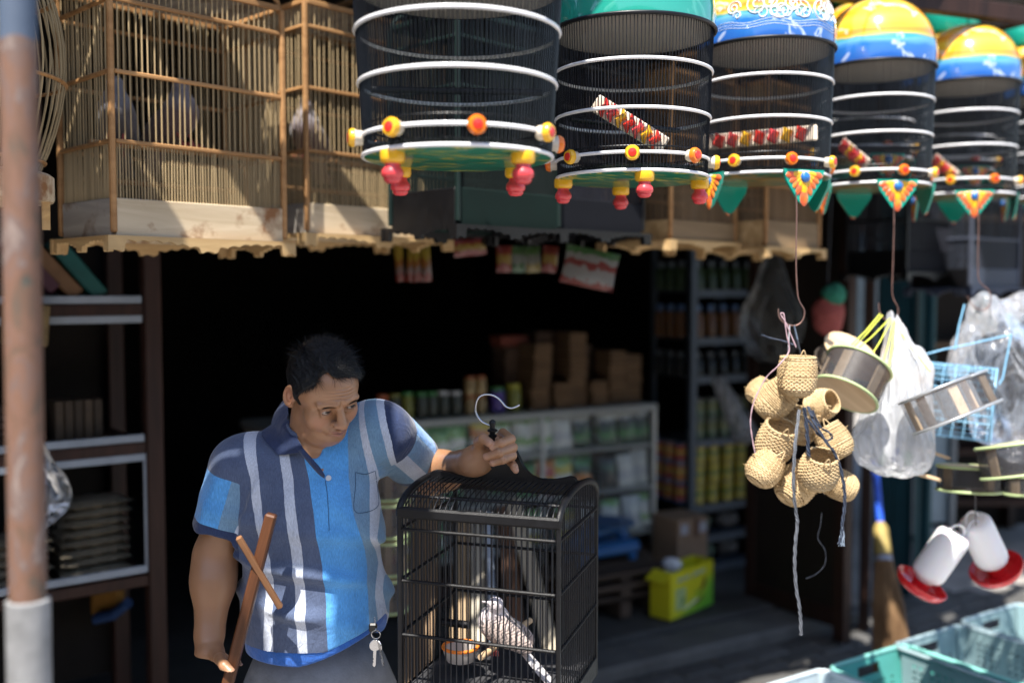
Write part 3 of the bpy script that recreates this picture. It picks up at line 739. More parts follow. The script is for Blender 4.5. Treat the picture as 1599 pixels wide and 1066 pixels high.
def cloth(name, shirt_=False, cols=()):
    m, t, b = new_mat(name)
    def band(attr, nmax, cols):
        a = N(t, 'Attribute', attribute_name=attr); mr = N(t, 'MapRange', ins={'From Max': nmax}); t.links.new(a.outputs['Fac'], mr.inputs[0])
        return ramp(t, mr.outputs[0], [(i/nmax + 1e-4*(i > 0), k) for i, k in enumerate(cols)], 'CONSTANT')
    def pick(attr, c0, c1):
        a = N(t, 'Attribute', attribute_name=attr); g = N(t, 'Math', operation='GREATER_THAN', ins={1: 0.0}); t.links.new(a.outputs['Fac'], g.inputs[0])
        x = N(t, 'MixRGB'); t.links.new(g.outputs[0], x.inputs[0]); t.links.new(c0, x.inputs[1]); t.links.new(c1, x.inputs[2]); return x.outputs[0]
    if shirt_:
        c = pick('sm', band('sx', 11, [SLATE, WHITE, SLATE, WHITE, SLATE, BLUE, STEEL, WHITE, STEEL, WHITE, NAVY]), band('sa', 10, [BLUE, STEEL, WHITE, STEEL, NAVY, STEEL, WHITE, STEEL, BLUE, BLUE]))
        nv = N(t, 'RGB'); nv.outputs[0].default_value = (*NAVY, 1); c = pick('cf', c, nv.outputs[0])
    else:
        r = N(t, 'RGB'); r.outputs[0].default_value = (*cols[0], 1); c = r.outputs[0]
    v = coords(t, (1,1,.16)); n = N(t, 'TexNoise', ins={'Scale': 650, 'Detail': 3}); t.links.new(v, n.inputs[0])
    v2 = coords(t, (1,1,1)); n2 = N(t, 'TexNoise', ins={'Scale': 24, 'Detail': 4}); t.links.new(v2, n2.inputs[0])
    mx = N(t, 'MixRGB', blend_type='MULTIPLY'); mx.inputs[0].default_value = 1
    g = ramp(t, n.outputs[0], [(.25, (.70,.70,.72)), (.7, (1.12,1.12,1.12))]); t.links.new(c, mx.inputs[1]); t.links.new(g, mx.inputs[2])
    mx2 = N(t, 'MixRGB', blend_type='MULTIPLY'); mx2.inputs[0].default_value = 1
    g2 = ramp(t, n2.outputs[0], [(.3, (.86,.86,.88)), (.7, (1.06,1.06,1.06))]); t.links.new(mx.outputs[0], mx2.inputs[1]); t.links.new(g2, mx2.inputs[2])
    t.links.new(mx2.outputs[0], b.inputs['Base Color']); b.inputs['Roughness'].default_value = .85
    b.inputs['Sheen Weight'].default_value = .25; b.inputs['Specular IOR Level'].default_value = .2
    bm_ = N(t, 'Bump', ins={'Strength': .25, 'Distance': .001}); t.links.new(n.outputs[0], bm_.inputs['Height'])
    bm2 = N(t, 'Bump', ins={'Strength': .5, 'Distance': .006}); n3 = N(t, 'TexNoise', ins={'Scale': 34, 'Detail': 4, 'Distortion': 1.4}); t.links.new(v2, n3.inputs[0])
    t.links.new(n3.outputs[0], bm2.inputs['Height']); t.links.new(bm_.outputs[0], bm2.inputs['Normal']); t.links.new(bm2.outputs[0], b.inputs['Normal'])
    return m
m_torso = cloth('striped_cotton', True); m_navy = cloth('navy_rib', cols=[NAVY]); m_blue = cloth('plain_blue_cotton', cols=[(.02,.11,.42)])
me = np_mesh('polo_shirt', V, F, m_torso, {'sx': sx, 'sa': sa, 'sm': sm, 'cf': cf})
shirt = in_root(link('polo_shirt', me), man)
# undershirt hem, trousers, shoes
V, F = sdf_mesh(lambda p: smax(smax(torso_sdf(p) + .002, hem_z(p) - .013 - p[..., 2], .003), p[..., 2] - 1.06, .003), (-.6,1.75,.8), (-.1,2.3,1.15), .004)
in_root(link('undershirt_hem', np_mesh('undershirt_hem', V, F, m_blue)), man)
pc = P(499,1060,2.04)
def trous(p):
    d = ell(p, pc + Vector((0,0,-.02)), (.150,.128,.16))
    for sx_, fy in ((-1, .0), (1, -.03)):
        h = pc + Vector((sx_*.075, 0, -.08)); k = Vector((pc.x + sx_*.095, pc.y + fy - .02, .47)); a = Vector((pc.x + sx_*.11, pc.y + fy + .03, .09))
        l = smin(cone(p, h, k, .098, .072), cone(p, k, a, .072, .062), .03); d = smin(d, l, .04)
    d = d - .003*snoise(p, 17, 31) - .002*snoise(p, 34, 32)
    d = smax(d, p[..., 2] - (hem_z(p) - .004), .006); return smax(d, .07 - p[..., 2], .004)
V, F = sdf_mesh(trous, (-.75,1.7,.03), (0,2.4,1.05), .0055)
m_tr = mat('grey_twill', (.20,.21,.23), .85, .2, 30, bmp=.4, spec=.2)
in_root(link('trousers', np_mesh('trousers', V, F, m_tr)), man)
mb = MB(); wb = float(pc.z)+.028
mb.tube([(pc.x + .147*cos(a), pc.y + .125*sin(a), wb) for a in np.linspace(0, 2*pi, 48)[:-1]], .016, 8, closed=True, flat=.25)
# flat waistband ring
for sx_, fy in ((-1, .0), (1, -.03)):
    def shoe(p, c=Vector((pc.x + sx_*.115, pc.y + fy - .02, .05))):
        d = smin(ell(p, c + Vector((0,-.07,-.005)), (.048,.105,.045)), ell(p, c + Vector((0,.045,.01)), (.042,.07,.06)), .03)
        return smax(d, .008 - p[..., 2], .004)
    V, F = sdf_mesh(shoe, (pc.x+sx_*.115-.09, pc.y-.28, -.01), (pc.x+sx_*.115+.09, pc.y+.18, .14), .006)
    in_root(link('shoe', np_mesh('shoe', V, F, mat('black_leather', (.02,.018,.016), .4, .2, 20))), man)
# collar
def on_shirt0(px, py, off): return on_shirt(px, py, off)
def ribbon(ins_, outs, th, name, m, n=5):
    a = bez([P(*q) for q in ins_], n); b = bez([P(*q) for q in outs], n); K = 6; mb = MB(); vs = []
    for side in (0, 1):
        for i in range(len(a)):
            for k in range(K):
                t = k/(K-1); p = a[i].lerp(b[i], t)
                nrm = Vector((p.x - nb[0], p.y - nb[1] - .03, .03)).normalized()
                q = v3(p + nrm*.004*sin(pi*t))
                for _ in range(3):
                    sd_ = float(shirt_sdf(q[None])[0])
                    if sd_ < .0035: q = q + v3(nrm)*(.0035-sd_)
                vs.append(Vector(q.tolist()) + nrm*(th if side else 0))
    L = len(a); fs = []
    for side in (0, 1):
        for i in range(L-1):
            for k in range(K-1):
                q = [side*L*K + i*K+k, side*L*K + (i+1)*K+k, side*L*K + (i+1)*K+k+1, side*L*K + i*K+k+1]; fs.append(q if side else q[::-1])
    rim = [i*K for i in range(L)] + [(L-1)*K+k for k in range(1, K)] + [i*K+K-1 for i in range(L-2, -1, -1)] + [k for k in range(K-2, 0, -1)]
    for i in range(len(rim)):
        p, q = rim[i], rim[(i+1) % len(rim)]; fs.append((p, q, L*K+q, L*K+p))
    mb.add(vs, fs); o = mb.build(name, m, smooth=True); return in_root(o, man)
ribbon([(500,608,2.10),(470,608,2.08),(453,620,2.03),(450,642,1.975),(458,669,1.925),(477,706,1.872)],
       [(496,624,2.12),(454,622,2.11),(436,636,2.06),(426,660,1.99),(428,686,1.94),(439,711,1.900)], .003, 'collar', m_navy)
ribbon([(500,610,2.10),(522,614,2.09),(536,628,2.05),(540,640,2.02)], [(496,626,2.12),(530,630,2.10),(548,642,2.06),(553,654,2.02)], .003, 'collar', m_navy)
ribbon([(474,700,1.868),(488,716,1.864),(500,730,1.860),(507,741,1.858)], [(466,704,1.870),(481,722,1.866),(495,738,1.862),(506,747,1.860)], .002, 'collar_stand', m_navy, 4)
def on_shirt(px, py, off=.001):
    p = v3(P(px, py, 1.70)); d = v3((px-799.5, FPX, 0)); tgt = v3(P(px, py, 2.2)); u = (tgt-p)/np.linalg.norm(tgt-p)
    for _ in range(60):
        s_ = float(shirt_sdf(p[None])[0])
        if s_ < .0004: break
        p = p + u*s_*.7
    return Vector((p - u*off).tolist())
m_btn = mat('white_button', (.55,.58,.62), .3, .1, 30, bmp=0); m_seam = mat('seam_thread', (.035,.07,.13), .9, .1, 30)
for px_, py_ in ((513,746),):
    c = on_shirt(px_, py_, .001); mb = MB(); mb.lathe([(0,.0018),(.0035,.0022),(.0052,.0022),(.0056,.0010),(.0054,-.001)], 20, c, frame_z((.1,-1,.25)))
    for dx in (-.0013, .0013): mb.box(c + Vector((dx, -.0022, .0004)), (.0007,.0008,.0030))
    in_root(mb.build('button', m_btn, smooth=True), man)
mb = MB()
for line in ([(508,750),(511,770),(513,800),(514,828)], [(555,737),(555,760),(553,795),(568,800),(590,790),(590,765),(586,735)], [(555,737),(570,740),(586,735)]):
    mb.tube([on_shirt(x, y, .0002) for x, y in bez([(x, y, 0) for x, y in line], 5) for x, y in [(x, y)]] if False else [on_shirt(q.x, q.y, .0002) for q in bez([(x, y, 0) for x, y in line], 5)], .0006, 5)
in_root(mb.build('pocket_and_placket_seam', m_seam, smooth=True), man)
mb = MB(); mb.tube([on_shirt(x, y, .0004) for x, y in ((579,752),(584,751),(589,748),(593,744))], [.0006,.0011,.0009,.0003], 5)
in_root(mb.build('chest_emblem', m_btn), man)
# belt loops and keys
m_key = mat('nickel', (.55,.55,.56), .28, .15, 60, metal=1, bmp=.1)
kd = 1.872
ck = P(587, 990, kd); mb = MB()
mb.tube([ck + Vector((.0085*cos(a), -.002*sin(a), .0085*sin(a))) for a in np.linspace(0, 2*pi, 24)[:-1]], .0009, 6, closed=True)
mb.tube([ck + Vector((0,0,.008)), ck + Vector((-.002,.004,.020)), ck + Vector((-.004,.012,.030))], .0016, 6)
kr = empty('key_ring', 'bunch of keys hanging from the belt of the man', 'keys', ck)
o = mb.build('ring', m_key, smooth=True); o.location = -ck; o.parent = kr
for ang, dz, s_ in ((.05, 0, 1.0), (-.22, .002, .85)):
    R = RY(ang) @ RZ(.5*ang*8); mb = MB(); base = Vector((-.001 if ang > 0 else .003, -.003*s_, -.010))
    mb.lathe([(0,-.0012),(.0105,-.0012),(.0112,0),(.0105,.0012),(0,.0012)], 18, base + R @ Vector((0,0,-.010)), R @ RX(pi/2))
    mb.prism([(-.0028,-.018),(.0028,-.018),(.0028,-.048),(.0008,-.052),(-.0028,-.049),(-.0028,-.044),(-.0012,-.042),(-.0028,-.039),(-.0012,-.036),(-.0028,-.033)], -.001, .001, R, base)
    mb.build('key', m_key, kr)
mb = MB(); mb.box(ck + Vector((-.006,.004,.012)) - ck, (.016,.010,.018), bev=.003); mb.build('fob', mat('black_fob', (.01,.01,.01), .4), kr)
# the wooden T-stick in his right hand
m_stick = wood('reddish_stick_wood', (.045,.017,.008), (.125,.048,.020), .45, 1.2, 2)
a, b_ = P(424, 802, 1.80), P(356, 1066, 1.812); ax = (a-b_).normalized(); st = empty('wooden_stick', 'reddish brown wooden stick with short crosspiece in his lowered hand', 'stick', b_ - ax*.05)
Rm = frame_z(ax); L = (a-b_).length + .05; mb = MB()
mb.box((0,0,L/2), (.0205,.0205,L), bev=.003); o = mb.build('shaft', m_stick, st); o.matrix_local = Rm.to_4x4()
c0, c1 = P(372, 838, 1.775), P(438, 948, 1.82); ax2 = (c1-c0).normalized(); mb = MB(); mb.box((0,0,0), (.011,.011,(c1-c0).length), bev=.002)
o = mb.build('crosspiece', wood('pale_stick_wood', (.13,.055,.025), (.28,.14,.065), .5), st); o.matrix_local = Matrix.Translation((c0+c1)/2 - st.location) @ frame_z(ax2).to_4x4()
# ================================================================== BOX CAGES OF PALE WOOD
def bird_mesh(name, m, col1, col2, bars=False, turn=0.0, L=1.0, h=.0022):
    """a dove: local +X = head end, Z up, feet at z=0; body about .12 long before the tail"""
    hd = v3((.052*cos(turn), .052*sin(turn), .128)); bc = v3((0,0,.075))
    def f(p):
        d = ell(p, (-.002,0,.072), (.062,.036,.036))
        d = smin(d, ell(p, (.026,0,.085), (.034,.031,.034)), .02)
        d = smin(d, cone(p, (.036,0,.098), hd, .022, .016), .02)
        d = smin(d, ell(p, hd, (.0185,.0155,.016)), .008)
        bd = v3((cos(turn), sin(turn), -.18)); d = smin(d, cone(p, hd + bd*.014, hd + bd*.036, .0055, .0016), .004)
        q = p.copy(); q[..., 1] = np.abs(q[..., 1])
        w = ell(q - v3((-.024,.028,.078)), (0,0,0), (.062,.012,.026)); d = smin(d, w, .006)
        t = p - v3((-.055,0,.062)); tx = t[..., 0]*cos(.32) + t[..., 2]*sin(.32); tz = -t[..., 0]*sin(.32) + t[..., 2]*cos(.32)
        wd = .017 + .10*np.clip(-tx-.02, 0, .06)
        tail = np.maximum(np.maximum(np.abs(t[..., 1]) - wd, np.abs(tz) - .0045), np.maximum(tx, -.135*L - tx)); d = smin(d, tail, .010)
        return d
    V, F = sdf_mesh(f, (-.22*L-.02,-.07,0), (.12,.07,.165), h)
    a = np.clip((V[:, 0] - .02)/.03 + (V[:, 2]-.09)/.03, 0, 1)[:, None]; C = np.array(col1)*(1-a) + np.array(col2)*a
    n = snoise(V, 120, 5); C = C*(1 + .15*n)[:, None]
    if bars:
        g = np.clip(1 - a[:, 0], 0, 1); ph = np.sin(V[:, 0]*620 + 2.2*np.sin(V[:, 1]*260) + 2.2*np.sin(V[:, 2]*300 + V[:, 0]*120))
        k_ = (g > .15) & (V[:, 0] > -.072); s_ = np.clip(ph*2-.3, 0, 1)*k_*.85; C = C*(1-s_[:, None]) + np.array((.035,.03,.03))*s_[:, None]
        tl = V[:, 0] < -.085; s_ = tl*np.clip(np.sin(V[:, 1]*420)*2, 0, 1)*.45; C = C*(1-s_[:, None]) + np.array((.25,.26,.28))*s_[:, None]
        C[tl] = C[tl]*.55 + np.array((.62,.62,.64))*.45
    C[np.abs(V[:, 0] - hd[0]*1.0 - .036) < .012] *= 1
    me = np_mesh(name, V, F, m, {'col': np.clip(C, 0, 1)})
    return me, hd
m_bird, t, b = new_mat('feathers'); a = N(t, 'Attribute', attribute_name='col'); t.links.new(a.outputs['Color'], b.inputs['Base Color']); b.inputs['Roughness'].default_value = .75
v = coords(t, (1,1,1)); n = N(t, 'TexVoronoi', ins={'Scale': 190}); t.links.new(v, n.inputs[0]); bump(t, b, n.outputs[0], .5, .002); b.inputs['Sheen Weight'].default_value = .3
m_foot = mat('red_foot_skin', (.40,.08,.07), .6); m_beak = mat('dark_eye_bead', (.008,.006,.006), .15)
def dove(label, loc, rz, me_hd, scale=1.0, tilt=0, group=None):
    me, hd = me_hd
    r = empty('dove', label, 'bird', loc, rz, group); r.rotation_euler = (0, tilt, rz); r.scale = (scale,)*3
    link('body', me, r)
    for s in (-1, 1):
        e = MB().lathe([(0,-.0026),(.0019,-.0019),(.0026,0),(.0019,.0019),(0,.0026)], 10, (0,0,0)).build('eye', m_beak, r, True)
        e.location = Vector(hd.tolist()) + Vector((.005, s*.0150, .003))
        mb = MB(); mb.tube([(.008, s*.014, .045), (.012, s*.014, .006), (.012, s*.014, .002)], .0022, 6)
        for a in (-.5, 0, .5, pi): mb.tube([(.012, s*.014, .003), (.012+.016*cos(a), s*.014+.016*sin(a), .002), (.012+.019*cos(a), s*.014+.019*sin(a), -.006)], .0014, 5)
        mb.build('foot', m_foot, r, True)
    return r
m_bamboo = wood('bamboo_bar', (.27,.195,.10), (.43,.32,.18), .55, 1, 2, rnd=.22)
m_rail = wood('bamboo_rail', (.26,.13,.05), (.44,.24,.10), .6, 1, 0)
m_base = wood('pale_plank_stained', (.42,.32,.20), (.66,.54,.38), .6, .8, 0, stain=(.24,.11,.045))
m_base_shade = wood('shaded_base_plank', (.22,.20,.18), (.42,.38,.33), .65, .8, 1, stain=(.16,.10,.06))  # greyer copy of the stained base plank, side shade put into its colour
m_apron = wood('apron_wood', (.34,.20,.08), (.58,.40,.20), .6, .8, 0)
m_blk = mat('black_lacquer', (.004,.004,.005), .4, .3, 30, bmp=.2, spec=.35)
def scallop(w, h0, h1, n):
    """outline in XZ, flat top, wavy bottom; deeper at the ends and in the middle"""
    pts = [(-w/2, 0), (w/2, 0)]; K = n*8
    for i in range(K+1):
        u = i/K; x = w/2 - w*u; e = abs(2*u-1)
        env = h0 + (h1-h0)*(1 if (e > .84) else (.95 if e < .10 else (.20 + .55*max(0, (.45-e)/.45))))
        wav = .0045*abs(sin(pi*u*n)); pts.append((x, -(env - wav)))
    return pts
def box_cage(label, px, D, ang, S_=.385, Lf=.38, zb=1.71, zt=1.794, zr=(1.915,2.063,2.215), ztop=2.275, nb_=26, mats=None, group=None, apr=.035, tall_arch=.07, individual=True, doors=True):
    mt = mats or dict(bar=m_bamboo, rail=m_rail, base=m_base, side=m_base_shade, apron=m_apron)
    c = P(px, 533, D); M = Matrix.Translation((c.x, c.y, zb)) @ Matrix.Rotation(ang, 4, 'Z')
    r = empty('wooden_cage', label, 'bird cage', group=group, M=M)
    W_, L_ = S_, Lf; hb = zt - zb
    # base boards
    for nm, cc, dd, m_ in (('base_board', (W_/2, 0, hb/2), (W_-.0, .012, hb), mt['base']), ('base_board', (W_/2, L_, hb/2), (W_, .012, hb), mt['base']),
                           ('base_board', (0, L_/2, hb/2), (.012, L_-.013, hb), mt['side']), ('base_board', (W_, L_/2, hb/2), (.012, L_-.013, hb), mt['side'])):
        o = MB().box((0,0,0), dd, bev=.002).build(nm, m_, r); o.location = cc
    MB().box((W_/2, L_/2, .012), (W_-.02, L_-.02, .008)).build('floor_board', mt['apron'], r)
    # scalloped apron on each side
    for nm, cc, rz, wd in (('apron', (W_/2, -.016, .003), 0, W_+.05), ('apron', (W_/2, L_+.016, .003), 0, W_+.05), ('apron', (-.016, L_/2, .003), pi/2, L_+.026), ('apron', (W_+.016, L_/2, .003), pi/2, L_+.026)):
        o = MB().prism(scallop(wd, .008, apr, 15), -.006, .006).build(nm, mt['apron'], r); o.location = cc; o.rotation_euler = (0,0,rz)
    for x, y in ((-.004,-.004),(W_+.004,-.004),(W_+.004,L_+.004),(-.004,L_+.004)):
        MB().box((x, y, (ztop-zb)/2+.004), (.013,.013,ztop-zb-.012), bev=.003).build('corner_post', mt['rail'], r)
    for z in list(zr) + [ztop]:
        th = .009 if z != ztop else .014; zz = z - zb
        for cc, dd in (((W_/2, -.004, zz), (W_-.006, .009, th)), ((W_/2, L_+.004, zz), (W_-.006, .009, th)), ((-.004, L_/2, zz), (.009, L_-.006, th)), ((W_+.004, L_/2, zz), (.009, L_-.006, th))):
            MB().box(cc, dd, bev=.002).build('rail', mt['rail'], r)
    # bars
    H1 = ztop - zt; H0 = zr[0] - zt
    bl = MB().tube([(0,0,0), (0.0008,0,H1*.5), (0,0,H1)], .0017, 6).mesh('bar', mt['bar'], True); bs = MB().tube([(0,0,0), (0,0,H0)], .0016, 6).mesh('bar', mt['bar'], True)
    pts = []; nl = max(6, int(nb_*L_/W_))
    for i in range(1, nb_):
        pts += [((W_*i/nb_), 0, 1), ((W_*i/nb_), L_, 1)]
    for i in range(1, nl):
        pts += [(0, L_*i/nl, 1), (W_, L_*i/nl, 1)]
    small = [((W_*(i+.5)/nb_), 0) for i in range(nb_)] + [(0, L_*(i+.5)/nl) for i in range(nl)]
    if individual:
        for x, y, _ in pts:
            o = link('bar', bl, r); o.location = (x, y, zt-zb); o.rotation_euler = (random.uniform(-.004,.004), random.uniform(-.006,.006), random.uniform(0,6))
        for x, y in small: o = link('bar', bs, r); o.location = (x, y, zt-zb); o.rotation_euler = (random.uniform(-.012,.012), random.uniform(-.02,.02), 0)
    else:
        mb = MB()
        for x, y, _ in pts: mb.tube([(x,y,zt-zb), (x,y,ztop-zb)], .0019, 5)
        for x, y in small: mb.tube([(x,y,zt-zb), (x,y,zr[0]-zb)], .0017, 5)
        stuff(mb.build('bars', mt['bar'], r))
    # arched lid
    MB().box((W_/2, L_/2, ztop-zb+.006), (W_-.012, L_-.012, .005)).build('top_board', mt['side'], r)
    for k in range(2):
        y = L_*k
        ar = [(W_*(1-cos(pi*i/14))/2, y, ztop-zb + tall_arch*sin(pi*i/14)) for i in range(15)]
        o = MB().tube(ar, .006, 6).build('lid_bar', mt['rail'], r, True)
    # perches
    MB().tube([(.0, L_*.45, .215), (W_, L_*.45, .215)], .0065, 8).build('perch', mt['rail'], r, True)
    MB().tube([(.02, L_*.75, .14), (W_*.98, L_*.75, .14)], .006, 8).build('perch', mt['rail'], r, True)
    # hook
    hk = [(W_/2, L_/2, ztop-zb+tall_arch), (W_/2, L_/2, ztop-zb+tall_arch+.05), (W_/2+.015, L_/2, ztop-zb+tall_arch+.075), (W_/2, L_/2, ztop-zb+tall_arch+.095), (W_/2-.015, L_/2, ztop-zb+tall_arch+.08)]
    MB().tube(bez(hk, 5), .002, 6).build('hook', m_wire, r, True)
    MB().box((W_/2, L_/2, ztop-zb+tall_arch-.002), (.02, L_, .012), bev=.003).build('ridge_bar', mt['rail'], r)
    return r, M
m_wire = mat('steel_wire', (.30,.24,.21), .4, .3, 40, metal=.8, bmp=.1)
A1 = radians(51)
cA, MA = box_cage('large pale wooden box cage with two doves, second from the left', 183, 2.15, A1 - radians(4.5), .42, .26, nb_=30, group='pale wooden box cages')
cB, MB_ = box_cage('pale wooden box cage with brown stained base, right of the largest one', 482, 2.60, A1 - radians(4.5), .475, .28, nb_=32, group='pale wooden box cages', zb=1.74, zt=1.821, zr=(1.956,2.117,2.274), ztop=2.336)
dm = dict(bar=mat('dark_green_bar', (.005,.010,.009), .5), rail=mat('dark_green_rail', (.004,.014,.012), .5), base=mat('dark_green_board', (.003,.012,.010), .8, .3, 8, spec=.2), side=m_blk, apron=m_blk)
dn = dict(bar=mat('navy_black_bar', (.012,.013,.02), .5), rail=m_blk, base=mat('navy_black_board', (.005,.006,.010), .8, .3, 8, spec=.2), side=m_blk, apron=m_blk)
dw = dict(bar=wood('shaded_bar', (.13,.085,.045), (.23,.15,.085), .6), rail=m_rail, base=wood('shaded_tan_plank', (.17,.11,.06), (.30,.21,.12), .6, .8, 0), side=m_apron, apron=m_apron)  # back row copies of the pale wood, shade put into bar and base colours
g_ = 'dark box cages behind the round ones'
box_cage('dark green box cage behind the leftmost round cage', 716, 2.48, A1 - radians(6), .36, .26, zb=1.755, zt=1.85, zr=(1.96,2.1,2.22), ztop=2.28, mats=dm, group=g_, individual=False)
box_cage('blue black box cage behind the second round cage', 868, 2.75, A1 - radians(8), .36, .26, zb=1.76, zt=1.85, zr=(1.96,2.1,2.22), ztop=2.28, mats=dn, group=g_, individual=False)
g_ = 'pale wooden box cages'
box_cage('pale wooden box cage behind, below the third round cage', 1045, 3.05, A1 - radians(8), .33, .26, zb=1.745, zt=1.81, zr=(1.93,2.07,2.2), ztop=2.26, mats=dw, group=g_, individual=False)
box_cage('pale wooden box cage furthest right, above the bunch of baskets', 1193, 3.22, A1 - radians(10), .30, .24, zb=1.73, zt=1.82, zr=(1.93,2.07,2.2), ztop=2.26, mats=dw, group=g_, individual=False)
g_ = 'dark box cages behind the round ones'
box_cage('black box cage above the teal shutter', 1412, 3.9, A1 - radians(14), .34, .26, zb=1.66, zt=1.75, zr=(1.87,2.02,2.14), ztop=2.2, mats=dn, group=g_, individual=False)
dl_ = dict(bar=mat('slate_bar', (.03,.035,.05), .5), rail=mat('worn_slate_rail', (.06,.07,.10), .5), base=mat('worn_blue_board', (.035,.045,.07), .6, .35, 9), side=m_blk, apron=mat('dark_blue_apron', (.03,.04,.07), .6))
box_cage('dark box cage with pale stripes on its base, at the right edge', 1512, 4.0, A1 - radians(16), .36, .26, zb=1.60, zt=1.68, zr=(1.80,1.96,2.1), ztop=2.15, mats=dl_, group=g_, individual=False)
dove_grey = bird_mesh('dove_body', m_bird, (.12,.075,.075), (.17,.15,.17), L=.6)
def in_cage(M, x, y, z): return M @ Vector((x, y, z))
dove('grey pink dove on the perch at the middle of the largest cage', in_cage(MA, .235, .117, .215), radians(-35), dove_grey, .95*1.2, tilt=radians(-30), group='doves in the wooden cages')
dove_dark = bird_mesh('dark_dove_body', m_bird, (.08,.07,.075), (.16,.16,.19), L=.6)
dove('dark grey dove behind the left bars of the largest cage', in_cage(MA, .07, .14, .20), radians(-75), dove_dark, .95*1.2, tilt=radians(-30), group='doves in the wooden cages')
dove('pinkish dove in the second box cage, seen past the corner post', in_cage(MB_, .07, .117, .20), radians(-100), dove_grey, .95*1.2, tilt=radians(-30), group='doves in the wooden cages')
# ------------------------------------------------------------------ round bamboo cage at the left edge
c = P(-52, 533, 2.0); M = Matrix.Translation((c.x, c.y, 1.775)); r = empty('bamboo_cage', 'round bulging bamboo cage half hidden behind the rusty post', 'bird cage', M=M)
prof = lambda u: .140 + .068*sin(pi*min(1, u*1.02))**.9 - .03*u
mb = MB()
for k in range(54):
    a = 2*pi*k/54; o = MB().tube([(prof(i/12)*cos(a), prof(i/12)*sin(a), .06+.50*i/12) for i in range(13)], .0021, 5).build('bar', m_bamboo, r, True)
for u in (.04,.36,.70): MB().tube([(prof(u)*cos(a), prof(u)*sin(a), .06+.5*u) for a in np.linspace(0,2*pi,49)[:-1]], .006, 8, closed=True, flat=.7).build('hoop', m_rail, r, True)
MB().lathe([(0,0),(.165,0),(.168,.006),(.168,.05),(.16,.056),(0,.056)], 40).build('base_board', m_base, r, True)
for k in range(4):
    a = k*pi/2 + .45; MB().prism([(-.035,0),(.035,0),(.030,-.02),(.012,-.035),(.006,-.055),(-.006,-.055),(-.012,-.035),(-.030,-.02)], -.008, .008, RZ(a+pi/2), (.150*cos(a), .150*sin(a), .0)).build('foot', m_apron, r)
MB().lathe([(.11,.555),(.09,.59),(.04,.61),(0,.615)], 30).build('lid', m_apron, r, True)
# ================================================================== ROUND PAINTED CAGES
m_white = mat('white_enamel', (.78,.78,.80), .3, .08, 20, bmp=.05, coat=.3)
m_bar = mat('black_rod', (.006,.007,.010), .4, .3, 60, bmp=.05)
m_inside = mat('grey_inside_of_lid', (.27,.255,.23), .8, .12, 10, bmp=.1)
m_tealp = mat('teal_gloss_paint', (.012,.30,.22), .18, .15, 5, bmp=.02, coat=.8)
m_yel = mat('yellow_gloss', (.78,.42,.02), .3, .1, 20, bmp=.05, coat=.4); m_org = mat('orange_gloss', (.75,.17,.01), .3, .1, 20, bmp=.05, coat=.4)
m_red = mat('red_gloss', (.62,.03,.02), .3, .1, 20, bmp=.05, coat=.4); m_pink = mat('pink_red_gloss', (.68,.06,.07), .3, .25, 30, bmp=.05, coat=.4); m_cream = mat('cream_gloss', (.72,.62,.50), .35, .1, 20, coat=.3)
m_bluep = mat('blue_gloss', (.02,.14,.42), .3, .15, 20, coat=.4)
def paint_under(name, cols):
    m, t, b = new_mat(name); v = coords(t, (6,14,6)); n = N(t, 'TexNoise', ins={'Scale': 1.0, 'Detail': 3, 'Distortion': 1.5}); t.links.new(v, n.inputs[0])
    t.links.new(ramp(t, n.outputs[0], cols), b.inputs['Base Color']); b.inputs['Roughness'].default_value = .3; b.inputs['Coat Weight'].default_value = .3; return m
und_a = paint_under('green_brushed_underside', [(.0, (.004,.12,.07)), (.50, (.006,.15,.09)), (.56, (.45,.38,.04)), (.60, (.01,.16,.09)), (.70, (.01,.10,.08))])
und_b = paint_under('green_brown_underside', [(.0, (.004,.10,.06)), (.42, (.005,.12,.07)), (.50, (.30,.16,.03)), (.58, (.02,.02,.015)), (.66, (.35,.33,.25)), (.70, (.15,.06,.02))])
